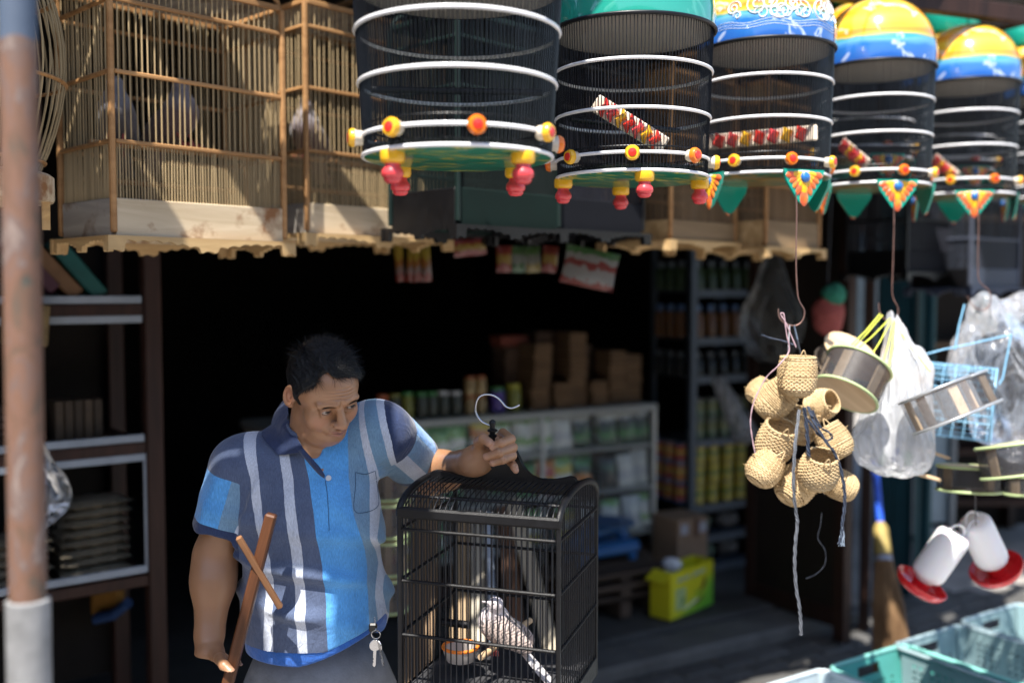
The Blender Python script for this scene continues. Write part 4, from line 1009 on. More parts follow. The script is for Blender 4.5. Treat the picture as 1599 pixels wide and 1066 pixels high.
def dome_mat(name, swirl=False, plain=None):
    """sunset landscape: blue sea band, white foam, yellow and orange sky; all by height on the lid"""
    m, t, b = new_mat(name); tc = N(t, 'TexCoord'); sp = N(t, 'SeparateXYZ'); t.links.new(tc.outputs['Object'], sp.inputs[0])
    v = coords(t, (5,5,26)); n = N(t, 'TexNoise', ins={'Scale': 1.0, 'Detail': 4, 'Distortion': 1.0}); t.links.new(v, n.inputs[0])
    ma = N(t, 'Math', operation='MULTIPLY_ADD', ins={1: .035, 2: -.0175}); t.links.new(n.outputs[0], ma.inputs[0])
    ad = N(t, 'Math', operation='ADD'); t.links.new(sp.outputs['Z'], ad.inputs[0]); t.links.new(ma.outputs[0], ad.inputs[1])
    mr = N(t, 'MapRange', ins={'From Min': 0.0, 'From Max': .17}); t.links.new(ad.outputs[0], mr.inputs[0])
    if plain: st = plain
    else: st = [(.0, (.02,.10,.38)), (.20, (.02,.14,.45)), (.29, (.12,.36,.60)), (.33, (.03,.28,.30)), (.38, (.62,.42,.04)), (.44, (.72,.20,.015)), (.52, (.80,.38,.02)), (.64, (.82,.56,.05)), (.78, (.78,.30,.02)), (.9, (.80,.48,.04))]
    c = ramp(t, mr.outputs[0], st)
    v2 = coords(t, (7,7,9)); n2 = N(t, 'TexNoise', ins={'Scale': 1.0, 'Detail': 2, 'Distortion': 2.5}); t.links.new(v2, n2.inputs[0])
    f = ramp(t, n2.outputs[0], [(.60, (0,0,0)), (.66, (1,1,1)), (.70, (0,0,0))]); mx = N(t, 'MixRGB'); mx.inputs[2].default_value = (.75,.80,.85,1) if not plain else (.10,.45,.36,1)
    sc = N(t, 'Math', operation='MULTIPLY', ins={1: .55}); t.links.new(f, sc.inputs[0]); t.links.new(sc.outputs[0], mx.inputs[0]); t.links.new(c, mx.inputs[1])
    t.links.new(mx.outputs[0], b.inputs['Base Color']); b.inputs['Roughness'].default_value = .14; b.inputs['Coat Weight'].default_value = 1; b.inputs['Coat Roughness'].default_value = .04
    return m
dome_sun = dome_mat('sunset_lid'); dome_teal = dome_mat('teal_lid', plain=[(0,(.02,.30,.23)),(.5,(.012,.27,.20)),(1,(.02,.35,.27))])
def swirl_pts(R0, z0, a0, s, turns=1.6, flip=1):
    out = []
    for i in range(26):
        u = i/25; th = u*turns*2*pi; q = s*(1-u*.85); x = q*cos(th)*flip; z = q*sin(th); out.append((a0 + x/R0, z0 + z))
    return out
m_pred = mat('orange_red_gloss', (.66,.10,.03), .3, .35, 26, bmp=.05, coat=.4, hue=(.75,.30,.03))
def fan_petals(par, a, Rb, z0):
    """carved triangular fan of feather petals at the rim"""
    R = RZ(a - pi/2*0) ; X = Vector((-sin(a), cos(a), 0)); out_ = Vector((cos(a), sin(a), 0)); c0 = out_*(Rb+.004) + Vector((0,0,z0))
    Rm = Matrix((X, out_, Vector((0,0,1)))).transposed()
    fr = MB().prism([(-.056,.005),(.056,.005),(.048,-.022),(.014,-.068),(0,-.076),(-.014,-.068),(-.048,-.022)], -.006, .0, Rm, c0).build('fan_ornament', m_tealp, par)
    qs = [MB(), MB()]; K = 9
    for k in range(K):
        th = radians(-171 + 162*k/(K-1)); dx, dz = cos(th), sin(th)
        L = 1/max(abs(dx)/.050, 1e-6)*1.1; L = min(L, .076/(abs(dz) + abs(dx)*.076/.055*.98 + 1e-6))            # out to the triangle's edge
        P_ = lambda u, y: Vector((dx*L*u, y, dz*L*u - .002))                          # petal ridges, built flat in the fan's own frame
        qs[0].tube([P_(u, .0006) for u in (.10,.30,.50,.64)], [L*.03, L*.05, L*.06, L*.04], 8, flat=2.1)
        qs[1].tube([P_(u, .0002) for u in (.56,.72,.88,1.0)], [L*.045, L*.065, L*.06, L*.02], 8, flat=2.3)
    for q, m_ in zip(qs, (m_yel, m_pred)):
        q.v = [tuple(c0 + Rm @ Vector(v)) for v in q.v]; q.build('petals', m_, fr, True)
    MB().lathe([(0,.009),(.009,.0075),(.012,.004),(.012,-.002)], 16, c0 + Rm @ Vector((0,.002,-.013)), Rm @ RX(-pi/2)).build('boss', m_bluep, fr, True)
    return fr
def round_cage(label, px, D, zb, r0, r1, rings, zd, kind, dome=None, yaw=0, group='round painted bird cages', ztop=None, feeder=None, swirls=False, fa=0):
    c = P(px, 533, D); R = empty('round_cage', label, 'bird cage', (c.x, c.y, zb), yaw, group)
    rad = lambda z: r0 + (r1-r0)*min(1, (z)/(zd-zb)) ; H = zd - zb
    mb = MB(); nbr = 144
    for k in range(nbr):
        a = 2*pi*k/nbr + random.uniform(-.004,.004); mb.tube([(rad(0)*cos(a), rad(0)*sin(a), 0), (rad(H)*cos(a), rad(H)*sin(a), H)], .00105, 4, cap=False)
    stuff(mb.build('bars', m_bar, R))
    circ = lambda rr, z, n=72: [(rr*cos(a), rr*sin(a), z) for a in np.linspace(0, 2*pi, n+1)[:-1]]
    for z in rings: MB().tube(circ(rad(z-zb)+.001, z-zb), .0035, 8, closed=True).build('hoop', m_white, R, True)
    MB().tube(circ(rad(.018)-.001, .045), .0016, 6, closed=True).build('black_hoop', m_bar, R, True)
    base = MB().lathe([(0,-.006),(r0-.004,-.006),(r0+.001,-.003),(r0+.001,0),(0,.001)], 72).build('base_disc', und_a if kind == 'knob' else und_b, R, True)
    MB().tube(circ(r0+.002, -.001), .0034, 8, closed=True, flat=1).build('rim', m_white, R, True)
    # wire tray lying above the disc
    mb = MB()
    for i in range(-9, 10):
        x = i*r0/10; y = sqrt(max(0, (r0*.96)**2 - x*x)); mb.tube([(x,-y,.014),(x,y,.014)], .0010, 4, cap=False); mb.tube([(-y,x,.012),(y,x,.012)], .0010, 4, cap=False)
    mb.build('wire_tray', m_bar, R)
    # turned knobs round the lower hoop
    zk = rings[0] - zb
    for k in range(8):
        a = 2*pi*k/8 + .12; rr = rad(zk) + .002; ou = frame_z(Vector((cos(a), sin(a), 0)), Vector((0,0,1))); p = Vector((rr*cos(a), rr*sin(a), zk-.004))
        kn = MB().lathe([(0,-.004),(.0100,-.004),(.0118,0),(.0118,.008),(.0142,.011),(.0142,.017),(.0115,.021),(0,.0215)], 18, p, ou).build('knob', m_cream, R, True)
        MB().lathe([(.0118,.0095),(.0146,.0115),(.0146,.0165),(.0118,.0212),(0,.0218)], 18, p, ou).build('front_ring', m_yel if k % 3 else m_org, kn, True)
        MB().lathe([(0,.0240),(.0074,.0230),(.0084,.021),(.0076,.0205)], 14, p, ou).build('centre', m_red, kn, True)
    if kind == 'knob':
        for k in range(4):
            a = pi/2*k + radians(fa) - yaw; q = r0*.93
            p = Vector((q*cos(a), q*sin(a), 0)); g = 1.18; sc2 = lambda pr: [(x*g, z*g) for x, z in pr]
            ft = MB().lathe(sc2([(0,-.003),(.0155,-.003),(.0160,-.006),(.0160,-.014),(.0145,-.018),(.0105,-.0195)]), 18, p).build('foot', m_yel, R, True)
            MB().lathe(sc2([(.0100,-.019),(.0100,-.023),(.0138,-.028),(.0146,-.032),(.0140,-.036),(.0112,-.0385),(.0114,-.041),(.0080,-.0445),(0,-.0455)]), 18, p).build('foot_knob', m_pink, ft, True)
    else:
        for k in range(4): fan_petals(R, 2*pi*k/4 + radians(fa) - yaw, r0, -.001)
    # lid
    if dome:
        zt = zd - zb; pr = [(r1+.004, zt-.004), (r1+.005, zt+.03)]
        Hd = .19
        for i in range(1, 13):
            u = i/12*pi/2*.97; pr.append(((r1+.004)*cos(u)**.92, zt + .03 + (Hd-.03)*sin(u)))
        inner = [(max(0, x-.006), z-.003) for x, z in pr[::-1]]
        d_ = MB().lathe([(x, z-zt) for x, z in pr], 72).build('lid', dome, R, True); d_.location = (0,0,zt)
        MB().lathe([(.02, zt+Hd-.010)] + [(max(.001, x-.005), z-.004) for x, z in pr[::-1]][1:], 64).build('lid_lining', m_inside, R, True)
        MB().tube(circ(r1+.004, zt-.004), .0040, 8, closed=True).build('black_hoop', m_bar, R, True)
        if swirls:
            mb = MB(); Rd = r1+.004
            def onlid(a, z):                                   # z above the lid rim
                hh = max(0, min(.98, (z-.03)/(Hd-.03))); rr = Rd if z < .03 else Rd*cos(math.asin(hh))**.92
                return Vector(((rr+.0005)*cos(a), (rr+.0005)*sin(a), zt+z))
            for a0, s, fl in ((-1.95,.030,1),(-1.78,.024,-1),(-1.62,.030,1),(-1.45,.022,1),(-1.30,.026,-1),(-.95,.030,1),(-.80,.022,-1),(-2.3,.018,1),(-.62,.020,1)):
                mb.tube([onlid(a - yaw, z) for a, z in swirl_pts(Rd, .062 + random.uniform(-.006,.016), a0, s, 1.8, fl)], .0024, 5, flat=.6)
                mb.tube([onlid(a - yaw, z) for a, z in swirl_pts(Rd, .050, a0+.07, s*.6, 1.3, -fl)], .0020, 5, flat=.6)
            for z_, am in ((.028,.003),(.034,.004),(.022,.003)):
                mb.tube([onlid(-2.6 + i*.05 - yaw, z_ + am*sin(i*.45)) for i in range(50)], .0009, 5, flat=.6)
            mb.build('painted_swirls', m_white, R, True)
        if kind == 'cap':
            MB().lathe([(.0,.0),(.090,.0),(.093,.004),(.093,.098),(.088,.105),(0,.107)], 48, (0,0,zt+Hd-.012)).build('cap', m_tealp, R, True)
            MB().lathe([(.0,.105),(.05,.105),(.03,.112),(0,.115)], 30, (0,0,zt+Hd-.012)).build('cap_button', m_bar, R, True)
        zt2 = zt + Hd + (.05 if kind == 'cap' else -.02)
    else: zt2 = H
    MB().tube(bez([(0,0,zt2-.03),(0,0,zt2+.05),(.018,0,zt2+.085),(0,0,zt2+.105),(-.018,0,zt2+.09)], 6), .0020, 8).build('hook', m_bar, R, True)
    MB().tube([(-r0*.93,.02,.11),(r0*.93,.02,.11)], .006, 8).build('perch', m_bar, R, True)
    if feeder:                                                   # painted cup boards inside
        (a, z, tilt, ln) = feeder; G = Matrix.Translation((0,0,z)) @ Matrix.Rotation(a - yaw, 4, 'Z') @ Matrix.Translation((r0*.58,0,0)) @ Matrix.Rotation(tilt, 4, 'X')
        fb = MB().box((0,0,0), (.008,ln,.036), bev=.003).build('feeder_board', m_cream, R); fb.matrix_local = G
        n = 7; mb = MB(); mb2 = MB(); mb3 = MB()
        for k in range(n):
            y = -ln*.36 + ln*.72*k/(n-1); q = (mb, mb2, mb3)[k % 3]
            q.tube([(.007, y-.006, .017), (.010, y+.004, .006), (.010, y-.003,-.007), (.007, y+.006,-.018)], [.003,ln*.062,ln*.062,.003], 9, flat=.7)
        for q, m_ in ((mb, m_red), (mb2, m_pink), (mb3, m_yel)): q.build('painted_leaves', m_, fb, True)
    return R
m_dgrey = mat('grey_lid', (.34,.33,.31), .3, .15, 8, coat=.3)
round_cage('largest round black cage with yellow and pink knob feet, nearest', 716, 1.63, 1.812, .151, .168, (1.842,1.925,2.008), 2.085, 'knob', dome=m_dgrey, yaw=.1, fa=-42)
round_cage('round black cage with teal lid, second in the hanging row', 985, 2.06, 1.826, .152, .162, (1.859,1.9426,2.034), 2.12, 'knob', dome=dome_teal, yaw=.55, fa=-87, feeder=(radians(-100), .095, radians(-33), .165))
round_cage('round black cage whose sunset lid bears white swirls, third in row', 1190, 2.43, 1.866, .150, .157, (1.896,1.990,2.085), 2.169, 'fan', dome=dome_sun, swirls=True, fa=-69, feeder=(radians(-112), .085, radians(2), .26))
round_cage('round black cage with orange and blue lid, fourth in row', 1361, 2.80, 1.883, .144, .151, (1.915,2.015,2.111), 2.206, 'fan', dome=dome_sun, fa=-87, feeder=(radians(-150), .085, radians(-38), .12))
round_cage('round black cage with sunlit yellow and blue lid, fifth in row', 1500, 3.22, 1.896, .146, .153, (1.938,2.041,2.146), 2.245, 'fan', dome=dome_sun, fa=-103, feeder=(radians(-155), .085, radians(-38), .12))
round_cage('round black cage cut by the right edge, last in row', 1634, 3.66, 1.926, .152, .160, (1.965,2.08,2.19), 2.29, 'fan', dome=dome_sun, fa=-103)
for lb, px, D, zo in (('teal capped round cage behind the fourth one of the row', 1340, 3.13, 2.245), ('teal capped round cage behind the fifth one of the row', 1474, 3.56, 2.26), ('teal capped round cage behind the last one, at the edge', 1592, 3.97, 2.31)):
    round_cage(lb, px, D, zo-.30+.05, .148, .158, (zo-.22,zo-.14), zo+.05, 'cap', dome=dome_sun, fa=-80, group='teal capped round cages')
# ================================================================== HELD BLACK CAGE WITH THE ZEBRA DOVE
NR = P(873, 533, 1.75); XL = Vector((.294,-.096,0)).normalized(); YD = Vector((XL.y*-1, XL.x, 0)); CW, CD = .309, .290
c0 = Vector((NR.x, 1.75, 0)) - XL*CW                          # near left corner on plan
ztb, zr_ = 1.176, (1.150, 1.0525, .950); zb = .800
Mh = Matrix.Translation((c0.x, c0.y, zb)) @ Matrix((XL, YD, Vector((0,0,1)))).transposed().to_4x4()
hc = empty('handheld_cage', 'black square bird cage with arched top held up by the man', 'bird cage', M=Mh)
m_blkw = mat('worn_black_wood', (.004,.004,.005), .45, .5, 60, bmp=.4, spec=.3)
T = ztb - zb
for x, y in ((0,0),(CW,0),(CW,CD),(0,CD)): MB().box((x, y, T/2), (.0085,.0085,T), bev=.002).build('corner_post', m_blkw, hc)
for z in list(zr_) + [zb + .035, zb + .008]:
    th = .0055 if z > zb+.04 else .012
    for cc, dd in (((CW/2,0,z-zb), (CW-.008,.0085,th)), ((CW/2,CD,z-zb), (CW-.008,.0085,th)), ((0,CD/2,z-zb), (.0085,CD-.008,th)), ((CW,CD/2,z-zb), (.0085,CD-.008,th))):
        MB().box(cc, dd, bev=.002).build('rail', m_blkw, hc)
for y in (0, CD): MB().box((CW/2, y, T+.006), (CW+.012,.013,.021), bev=.004).build('top_bar', m_blkw, hc)
for z0, hh in ((.020,.026),):
    for cc, dd in (((CW/2,-.001,z0), (CW-.01,.006,hh)), ((CW/2,CD+.001,z0), (CW-.01,.006,hh)), ((-.001,CD/2,z0), (.006,CD-.01,hh)), ((CW+.001,CD/2,z0), (.006,CD-.01,hh))):
        MB().box(cc, dd).build('base_board', m_blkw, hc)
MB().box((CW/2, CD/2, .040), (CW-.012, CD-.012, .010), bev=.002).build('tray', mat('grey_droppings_tray', (.035,.035,.038), .7, .4, 30), hc)
RISE = .040
arch = lambda x, n=16, rr=RISE: [(x, CD/2 - CD/2*cos(pi*i/n), T + .008 + rr*sin(pi*i/n)) for i in range(n+1)]
for x in (.0, CW): MB().tube(arch(x), .0068, 8).build('arch', m_blkw, hc, True)
vb = MB().tube(arch(0), .00125, 5).mesh('vault_bar', m_bar, True)
for i in range(1, 27): o = link('vault_bar', vb, hc); o.location = (CW*i/27, 0, 0)
for f_ in (.22,.78): MB().tube([(0, CD/2-CD/2*cos(pi*f_), T+.008+RISE*sin(pi*f_)-.003), (CW, CD/2-CD/2*cos(pi*f_), T+.008+RISE*sin(pi*f_)-.003)], .0028, 6).build('vault_rail', m_blkw, hc, True)
br = MB().tube([(0,0,.03),(0,0,T)], .00135, 6).mesh('bar', m_bar, True)
for i in range(1, 27):
    for y in (0, CD): o = link('bar', br, hc); o.location = (CW*i/27 + random.uniform(-.0008,.0008), y, 0)
for i in range(1, 20):
    for x in (0, CW):
        zt_ = T + .008 + RISE*sin(math.acos(1-2*i/20)); o = link('bar', br, hc); o.location = (x, CD*i/20, 0); o.scale = (1,1,(zt_)/T)
# ogee handle board
prof = [(.004,0),(.005,.018),(.016,.023),(.035,.021),(.065,.017),(.092,.022),(.110,.036),(.122,.058),(.132,.076),(.145,.084),(.168,.084),(.180,.076),(.190,.058),(.202,.036),(.222,.021),(.248,.017),(.275,.022),(.293,.026),(.304,.020),(.305,0)]
pts2 = [(q.x, q.y) for q in bez([(a, b, 0) for a, b in prof], 4)]
MB().prism(pts2[::-1], -.007, .007, None, (0, CD/2, T+.008+RISE-.010)).build('handle_board', m_blk, hc, True)
Mi = Mh.inverted()
def hl(px, py, D): return Mi @ P(px, py, D)
D_ = 1.892
bx = P(769, 690, D_)
mb = MB()
for z, r in ((0,.004),(.004,.0075),(.008,.004),(.011,.0085),(.016,.0088),(.019,.0045),(.022,.0090),(.026,.0092),(.029,.005),(.033,.0055),(.040,.0052),(.046,.003)): pass
MB().lathe([(0,-.05),(.0036,-.05),(.0036,.002),(.0050,.004),(.0050,.008),(.0085,.011),(.0090,.013),(.0052,.0155),(.0055,.0185),(.0098,.021),(.0100,.0235),(.0055,.026),(.0050,.032),(.0062,.034),(.0060,.040),(.0025,.043),(0,.0432)], 20, Mi @ bx).build('turned_stem', m_blk, hc, True)
hk = [P(700+x/5.333, 600+y/5.333, D_) for x, y in ((366,360),(352,343),(322,332),(272,302),(232,240),(228,170),(252,112),(300,86),(360,88),(412,112),(450,150),(480,184),(520,198),(560,188),(594,170))]
hk = [Mi @ p for p in bez(hk, 5)]
MB().tube(hk, .0019, 8).build('hook', mat('bright_steel', (.50,.52,.56), .25, .1, 50, metal=1, bmp=.05), hc, True)
# perch, cups and dove
pa, pb_ = P(750, 1026, 1.84), P(828, 968, 1.99)
MB().tube([Mi @ pa, Mi @ ((pa+pb_)/2), Mi @ pb_], .0062, 12).build('perch', wood('perch_stick', (.36,.24,.13), (.58,.42,.26), .7), hc, True)
def cup(px, py, D, r, label, col, h=.030, blk=False):
    c = P(px, py, D); e = empty('food_cup', label, 'cup', c)
    MB().lathe([(0,-h),(r*.78,-h),(r*.84,-h+.004),(r,-.010),(r,-.002),(r*.93,-.002),(r*.80,-h+.006),(0,-h+.004)], 28).build('bowl', mat('cup_plastic', col, .35, .1, 12), e, True)
    MB().tube([(r*1.0*cos(a), r*1.0*sin(a), -.003) for a in np.linspace(0, 2*pi, 29)[:-1]], .0035, 8, closed=True).build('rim', mat('orange_plastic', (.80,.22,.03), .35, .1, 12), e, True)
    return e
cup(719, 1006, 1.90, .034, 'orange rimmed seed cup inside the hand held cage, by the perch', (.45,.40,.36))
cup(800, 975, 2.0, .018, 'small orange cup behind the zebra dove in the held cage', (.60,.18,.03), .03)
for a, b_ in (((600,0,0),(0,0,0)),):
    for y, z in ((.10,.10),(.20,.10)):
        pass
MB().tube([(.0,.21,.105),(.06,.21,.105)], .008, 10).build('perch_holder', m_blkw, hc, True)
zd = bird_mesh('zebra_dove_body', m_bird, (.42,.33,.29), (.50,.44,.45), bars=True, turn=.5, L=1.15, h=.0017)
zp = P(772, 1003, 1.895)
dv = dove('small barred grey zebra dove with long white tail in the held cage', zp, radians(-2), zd, .80); 
fx = (P(877,1062,1.885) - P(765,962,1.90))                    # head to tail tip
dirx = -(fx.normalized()); yv = Vector((0,0,1)).cross(dirx).normalized(); zv = dirx.cross(yv)
rot = Matrix((dirx, yv, zv)).transposed() @ RY(radians(10)); s_ = .80
ctr = P(786, 985, 1.892); dv.matrix_world = Matrix.Translation(ctr - rot @ Vector((-.005,0,.072))*s_) @ rot.to_4x4() @ Matrix.Scale(s_, 4)
for e in [o for o in dv.children if o.name.startswith('foot')]: bpy.data.objects.remove(e)
fr_, fm_ = P(775, 1008, 1.888), P(768, 1016, 1.878); mb = MB(); Di = dv.matrix_world.inverted()
for dx in (-.006,.008):
    a_ = fr_ + Vector((dx,.003,.010)); b2 = fm_ + Vector((dx,.002,.001)); mb.tube([Di @ a_, Di @ b2], .0018/s_, 6)
    for k in (-1,0,1): mb.tube([Di @ b2, Di @ (b2 + Vector((k*.004,-.006,-.001))), Di @ (b2 + Vector((k*.005,-.009,-.008)))], .0013/s_, 5)
mb.build('foot', m_foot, dv, True)
# ================================================================== WIRE HOOKS, BASKETS, INSECT BOXES
m_hookw = mat('rusty_wire', (.22,.13,.11), .45, .4, 60, metal=.6, bmp=.2)
def wire_hook(label, pts, D, r=.0016):
    p = [P(x, y, D) for x, y in pts]; o = MB().tube(bez(p, 6), r, 8).build('wire_hook', m_hookw, smooth=True); return tag(o, label, 'hook', 'long wire hooks under the painted cages')
DB = 2.20
wire_hook('wire hook that carries the bunch of woven baskets', [(1243,300),(1244,335),(1243,400),(1244,440),(1247,467),(1256,485),(1253,500),(1243,508),(1228,506),(1217,496),(1215,482)], DB)
wire_hook('wire hook that carries the white plastic bag and insect boxes', [(1395,300),(1396,345),(1394,420),(1393,452),(1395,466),(1402,480),(1401,494),(1394,499),(1383,499),(1374,488),(1372,473)], 2.55)
wire_hook('wire hook above the blue wire basket and clear bag', [(1527,300),(1528,350),(1527,420),(1530,440),(1545,455),(1546,475),(1535,484),(1520,478),(1510,462)], 2.75)
m_rattan = wood('rattan_strand', (.38,.26,.13), (.62,.47,.27), .65, 1.4, 0, rnd=.15)
def basket_mesh(R=.047, H=.085, seed=0, mouth=.94, bulge=.10, pocket=False):
    R *= .80
    rs = np.random.RandomState(seed); mb = MB(); n = 21; K = 44; st = 22
    rad = lambda u: R*(.52 + .48*min(1, (u/.22))**.6 if u < .22 else 1 + bulge*sin(pi*(u-.22)/.78) - (1-mouth)*(u-.22)/.78)
    for i in range(n):
        u = i/(n-1); z = H*u; tilt = rs.uniform(-.0012,.0012)
        cut = (lambda a: (cos(a) > .25 and .35 < u < .80)) if pocket else (lambda a: False)
        ring = []
        for k in range(K):
            a = 2*pi*k/K; w_ = .0011*cos(st*a/1.0 + pi*i); ring.append(((rad(u)+w_+rs.uniform(-.0003,.0003))*cos(a), (rad(u)+w_)*sin(a), z + tilt*cos(a+i)))
        mb.tube(ring, .0019 if i < n-1 else .0028, 5, closed=True, flat=.85)
    for k in range(st):
        a = 2*pi*(k+.5)/st; mb.tube([(rad(u)*cos(a), rad(u)*sin(a), H*u) for u in np.linspace(0, 1, 8)], .0012, 4, cap=False)
    for i in range(1, 7): rr = rad(0)*i/7; mb.tube([(rr*cos(a), rr*sin(a), .0005) for a in np.linspace(0, 2*pi, 19)[:-1]], .0023, 4, closed=True)
    for k in range(14):                                                    # frayed ends
        a = rs.uniform(0, 2*pi); u = rs.uniform(.05, 1); p = Vector((rad(u)*cos(a), rad(u)*sin(a), H*u)); d = Vector((cos(a)*.6+rs.normal()*.5, sin(a)*.6+rs.normal()*.5, rs.normal()*.5)).normalized()
        mb.tube([p, p + d*rs.uniform(.004,.012)], [.0007,.0003], 4)
    return mb.mesh('basket', m_rattan, True), MB().tube(bez([(-.2*R*1.0,R*.95,H),(0,R*1.05,H+.018),(.2*R,R*.95,H)], 5), .0014, 5).mesh('loop', m_rattan, True)
bask = [basket_mesh(seed=1), basket_mesh(.045,.072,2,.82,.16), basket_mesh(.046,.080,3,.90,.12)]
def basket(label, px, py, D, up, k, sc=1.0):
    """px,py = middle of the basket; up = direction of its mouth (world)"""
    me, lp = bask[k]; Hh = (.085,.072,.080)[k]*sc; R_ = frame_z(up); c = P(px, py, D) - R_ @ Vector((0,0,Hh/2))
    r = empty('woven_basket', label, 'basket', group='bunch of woven nest baskets', M=Matrix.Translation(c) @ R_.to_4x4() @ Matrix.Scale(sc, 4))
    link('weave', me, r); link('loop', lp, r)
    mb = MB(); mb.lathe([(0,.003),(.028,.004),(.031,.012)], 20); mb.build('inner_base', m_rattan, r, True)
    return r
basket('upright woven basket at the top of the bunch', 1245, 588, 2.15, (0.02,-.02,1), 0, 1.0)
basket('woven basket tipped to the left, left of the top one', 1208, 626, 2.20, (.72,-.25,.75), 2, 1.0)
basket('small woven basket at the far upper left of the bunch, mostly hidden', 1186, 612, 2.25, (.7,.2,.7), 1, .75)
basket('woven basket facing right, tucked behind the top one on the right', 1281, 632, 2.25, (.55,-.75,.35), 1, .9)
basket('wide open basket in the middle left, its dark mouth up', 1212, 690, 2.17, (.20,-.42,.90), 2, 1.05)
basket('woven basket with its round bottom towards the street, lower left', 1193, 733, 2.14, (.62,.20,.72), 1, .95)
basket('woven basket at the right middle of the bunch, bottom outward', 1303, 690, 2.18, (-.45,.30,.80), 2, .92)
basket('woven basket in the lower middle with its dark mouth up', 1279, 735, 2.12, (.02,-.42,.90), 1, 1.08)
basket('woven basket at the bottom left, hanging on its side', 1243, 757, 2.18, (.65,.35,.65), 2, 1.05)
basket('woven basket at the bottom right of the bunch', 1313, 757, 2.20, (-.85,.15,.42), 0, .82)
basket('woven basket hidden at the core of the bunch', 1250, 665, 2.24, (.3,-.1,.9), 2, .95)
m_twine = mat('grey_twine', (.11,.12,.14), .7, .4, 80, bmp=.3); m_twb = mat('navy_twine', (.03,.04,.065), .6, .4, 80); m_pinkt = mat('pinkish_string', (.40,.27,.30), .7, .2, 60); m_clear = mat('whitish_tape', (.60,.62,.68), .4, .1, 20)
def cord(name, label, pts, D, r, m, cat='string', strands=1, dz=0):
    pts = [P(q[0], q[1], q[2] if len(q) > 2 else D) for q in pts]; c = bez(pts, 7); mb = MB()
    for s in range(strands):
        ph = 2*pi*s/strands; off = 0 if strands == 1 else r*1.0
        mb.tube([p + Vector((off*cos(ph + i*.55), off*sin(ph + i*.55), 0)) for i, p in enumerate(c)], [r*(1 if strands == 1 else .8)*(.9+.2*sin(i*1.3+s)) for i in range(len(c))], 6)
    return tag(mb.build(name, m, smooth=True), label, cat)
cord('twine', 'long frayed grey twine dangling below the woven baskets', [(1248,640,2.13),(1243,680,2.10),(1240,720,2.09),(1239,760,2.09),(1243,800),(1245,815),(1242,850),(1241,880),(1243,915),(1248,945),(1250,965),(1251,991)], 2.10, .0022, m_twine, strands=3)
cord('twine', 'dark blue grey twine ending in a knot and tassel by the baskets', [(1262,635,2.13),(1272,660,2.10),(1290,690,2.09),(1302,705),(1312,730),(1318,760),(1319,790),(1316,812),(1314,835),(1310,849)], 2.09, .0022, m_twb, strands=3)
cord('twine', 'short dark loop of twine over the right baskets', [(1268,640),(1280,665),(1296,676),(1299,684),(1290,687),(1276,676),(1262,655)], 2.10, .0020, m_twb, strands=2)
cord('twine', 'blackish twine hanging down the middle of the bunch', [(1256,636),(1260,670),(1262,700),(1263,712)], 2.09, .0025, m_twb, strands=3)
cord('twine', 'frayed black and white twine end sticking out to the left', [(1238,538),(1222,532),(1204,528),(1190,523)], 2.18, .0020, m_twb, strands=3)
cord('string', 'pink string looped over the left side of the baskets', [(1243,542),(1228,506),(1219,491),(1224,491),(1228,520),(1232,548,2.12),(1214,572,2.11),(1196,590),(1178,625),(1172,655),(1174,680),(1179,707)], 2.12, .0016, m_pinkt)
cord('string', 'thin grey root like string behind the baskets, hanging low', [(1283,800),(1281,820),(1277,840),(1288,858),(1288,880),(1275,895),(1258,903)], 2.3, .0010, m_twine)
for dx, rr in ((0,.0042),):
    tag(MB().tube([P(1233,508,2.2), P(1231,545,2.19), P(1229,560,2.19)], [.004,.0035,.004], 6, flat=.25).build('plastic_strip', m_clear), 'white plastic strip tying the basket bunch to its hook', 'strip')
tag(MB().tube([P(1240,508,2.2), P(1245,530,2.19), P(1252,560,2.2)], [.004,.0055,.004], 6, flat=.25).build('plastic_strip', mat('bluish_strip', (.20,.26,.36), .3)), 'bluish grey plastic strip beside the white one on the hook', 'strip')
# tassel
mb = MB()
for k in range(9): a = P(1316,822,2.09); mb.tube([a, a + Vector((random.uniform(-.006,.004),0,-.022)), a + Vector((random.uniform(-.010,.008),0,-.042))], [.0012,.0012,.0005], 4)
tag(mb.build('tassel', mat('pale_blue_fibre', (.22,.27,.34), .6)), 'pale blue frayed tassel at the end of the dark twine', 'tassel')
# ---- round insect boxes: two discs, mesh wall, wooden slats
m_ply = wood('thin_plywood', (.48,.34,.20), (.66,.50,.33), .6, .7, 0); m_green_rim = mat('pale_green_rim', (.40,.50,.25), .5, .15, 20); m_tin = mat('tin_rim', (.42,.44,.46), .35, .2, 30, metal=.6)
def mesh_mat(name, col, sc=340, cover=.34):
    m, t, b = new_mat(name); tc = N(t, 'TexCoord'); w_ = []
    for ax in (0, 1):
        mp = N(t, 'Mapping'); mp.inputs['Scale'].default_value = (sc if ax == 0 else 1, 1 if ax == 0 else sc, 1); t.links.new(tc.outputs['UV'], mp.inputs[0])
        sp = N(t, 'SeparateXYZ'); t.links.new(mp.outputs[0], sp.inputs[0]); fr = N(t, 'Math', operation='FRACT'); t.links.new(sp.outputs[ax], fr.inputs[0])
        lt = N(t, 'Math', operation='LESS_THAN', ins={1: cover}); t.links.new(fr.outputs[0], lt.inputs[0]); w_.append(lt.outputs[0])
    mx = N(t, 'Math', operation='MAXIMUM'); t.links.new(w_[0], mx.inputs[0]); t.links.new(w_[1], mx.inputs[1]); t.links.new(mx.outputs[0], b.inputs['Alpha'])
    b.inputs['Base Color'].default_value = (*col, 1); b.inputs['Roughness'].default_value = .4; b.inputs['Metallic'].default_value = .3; return m
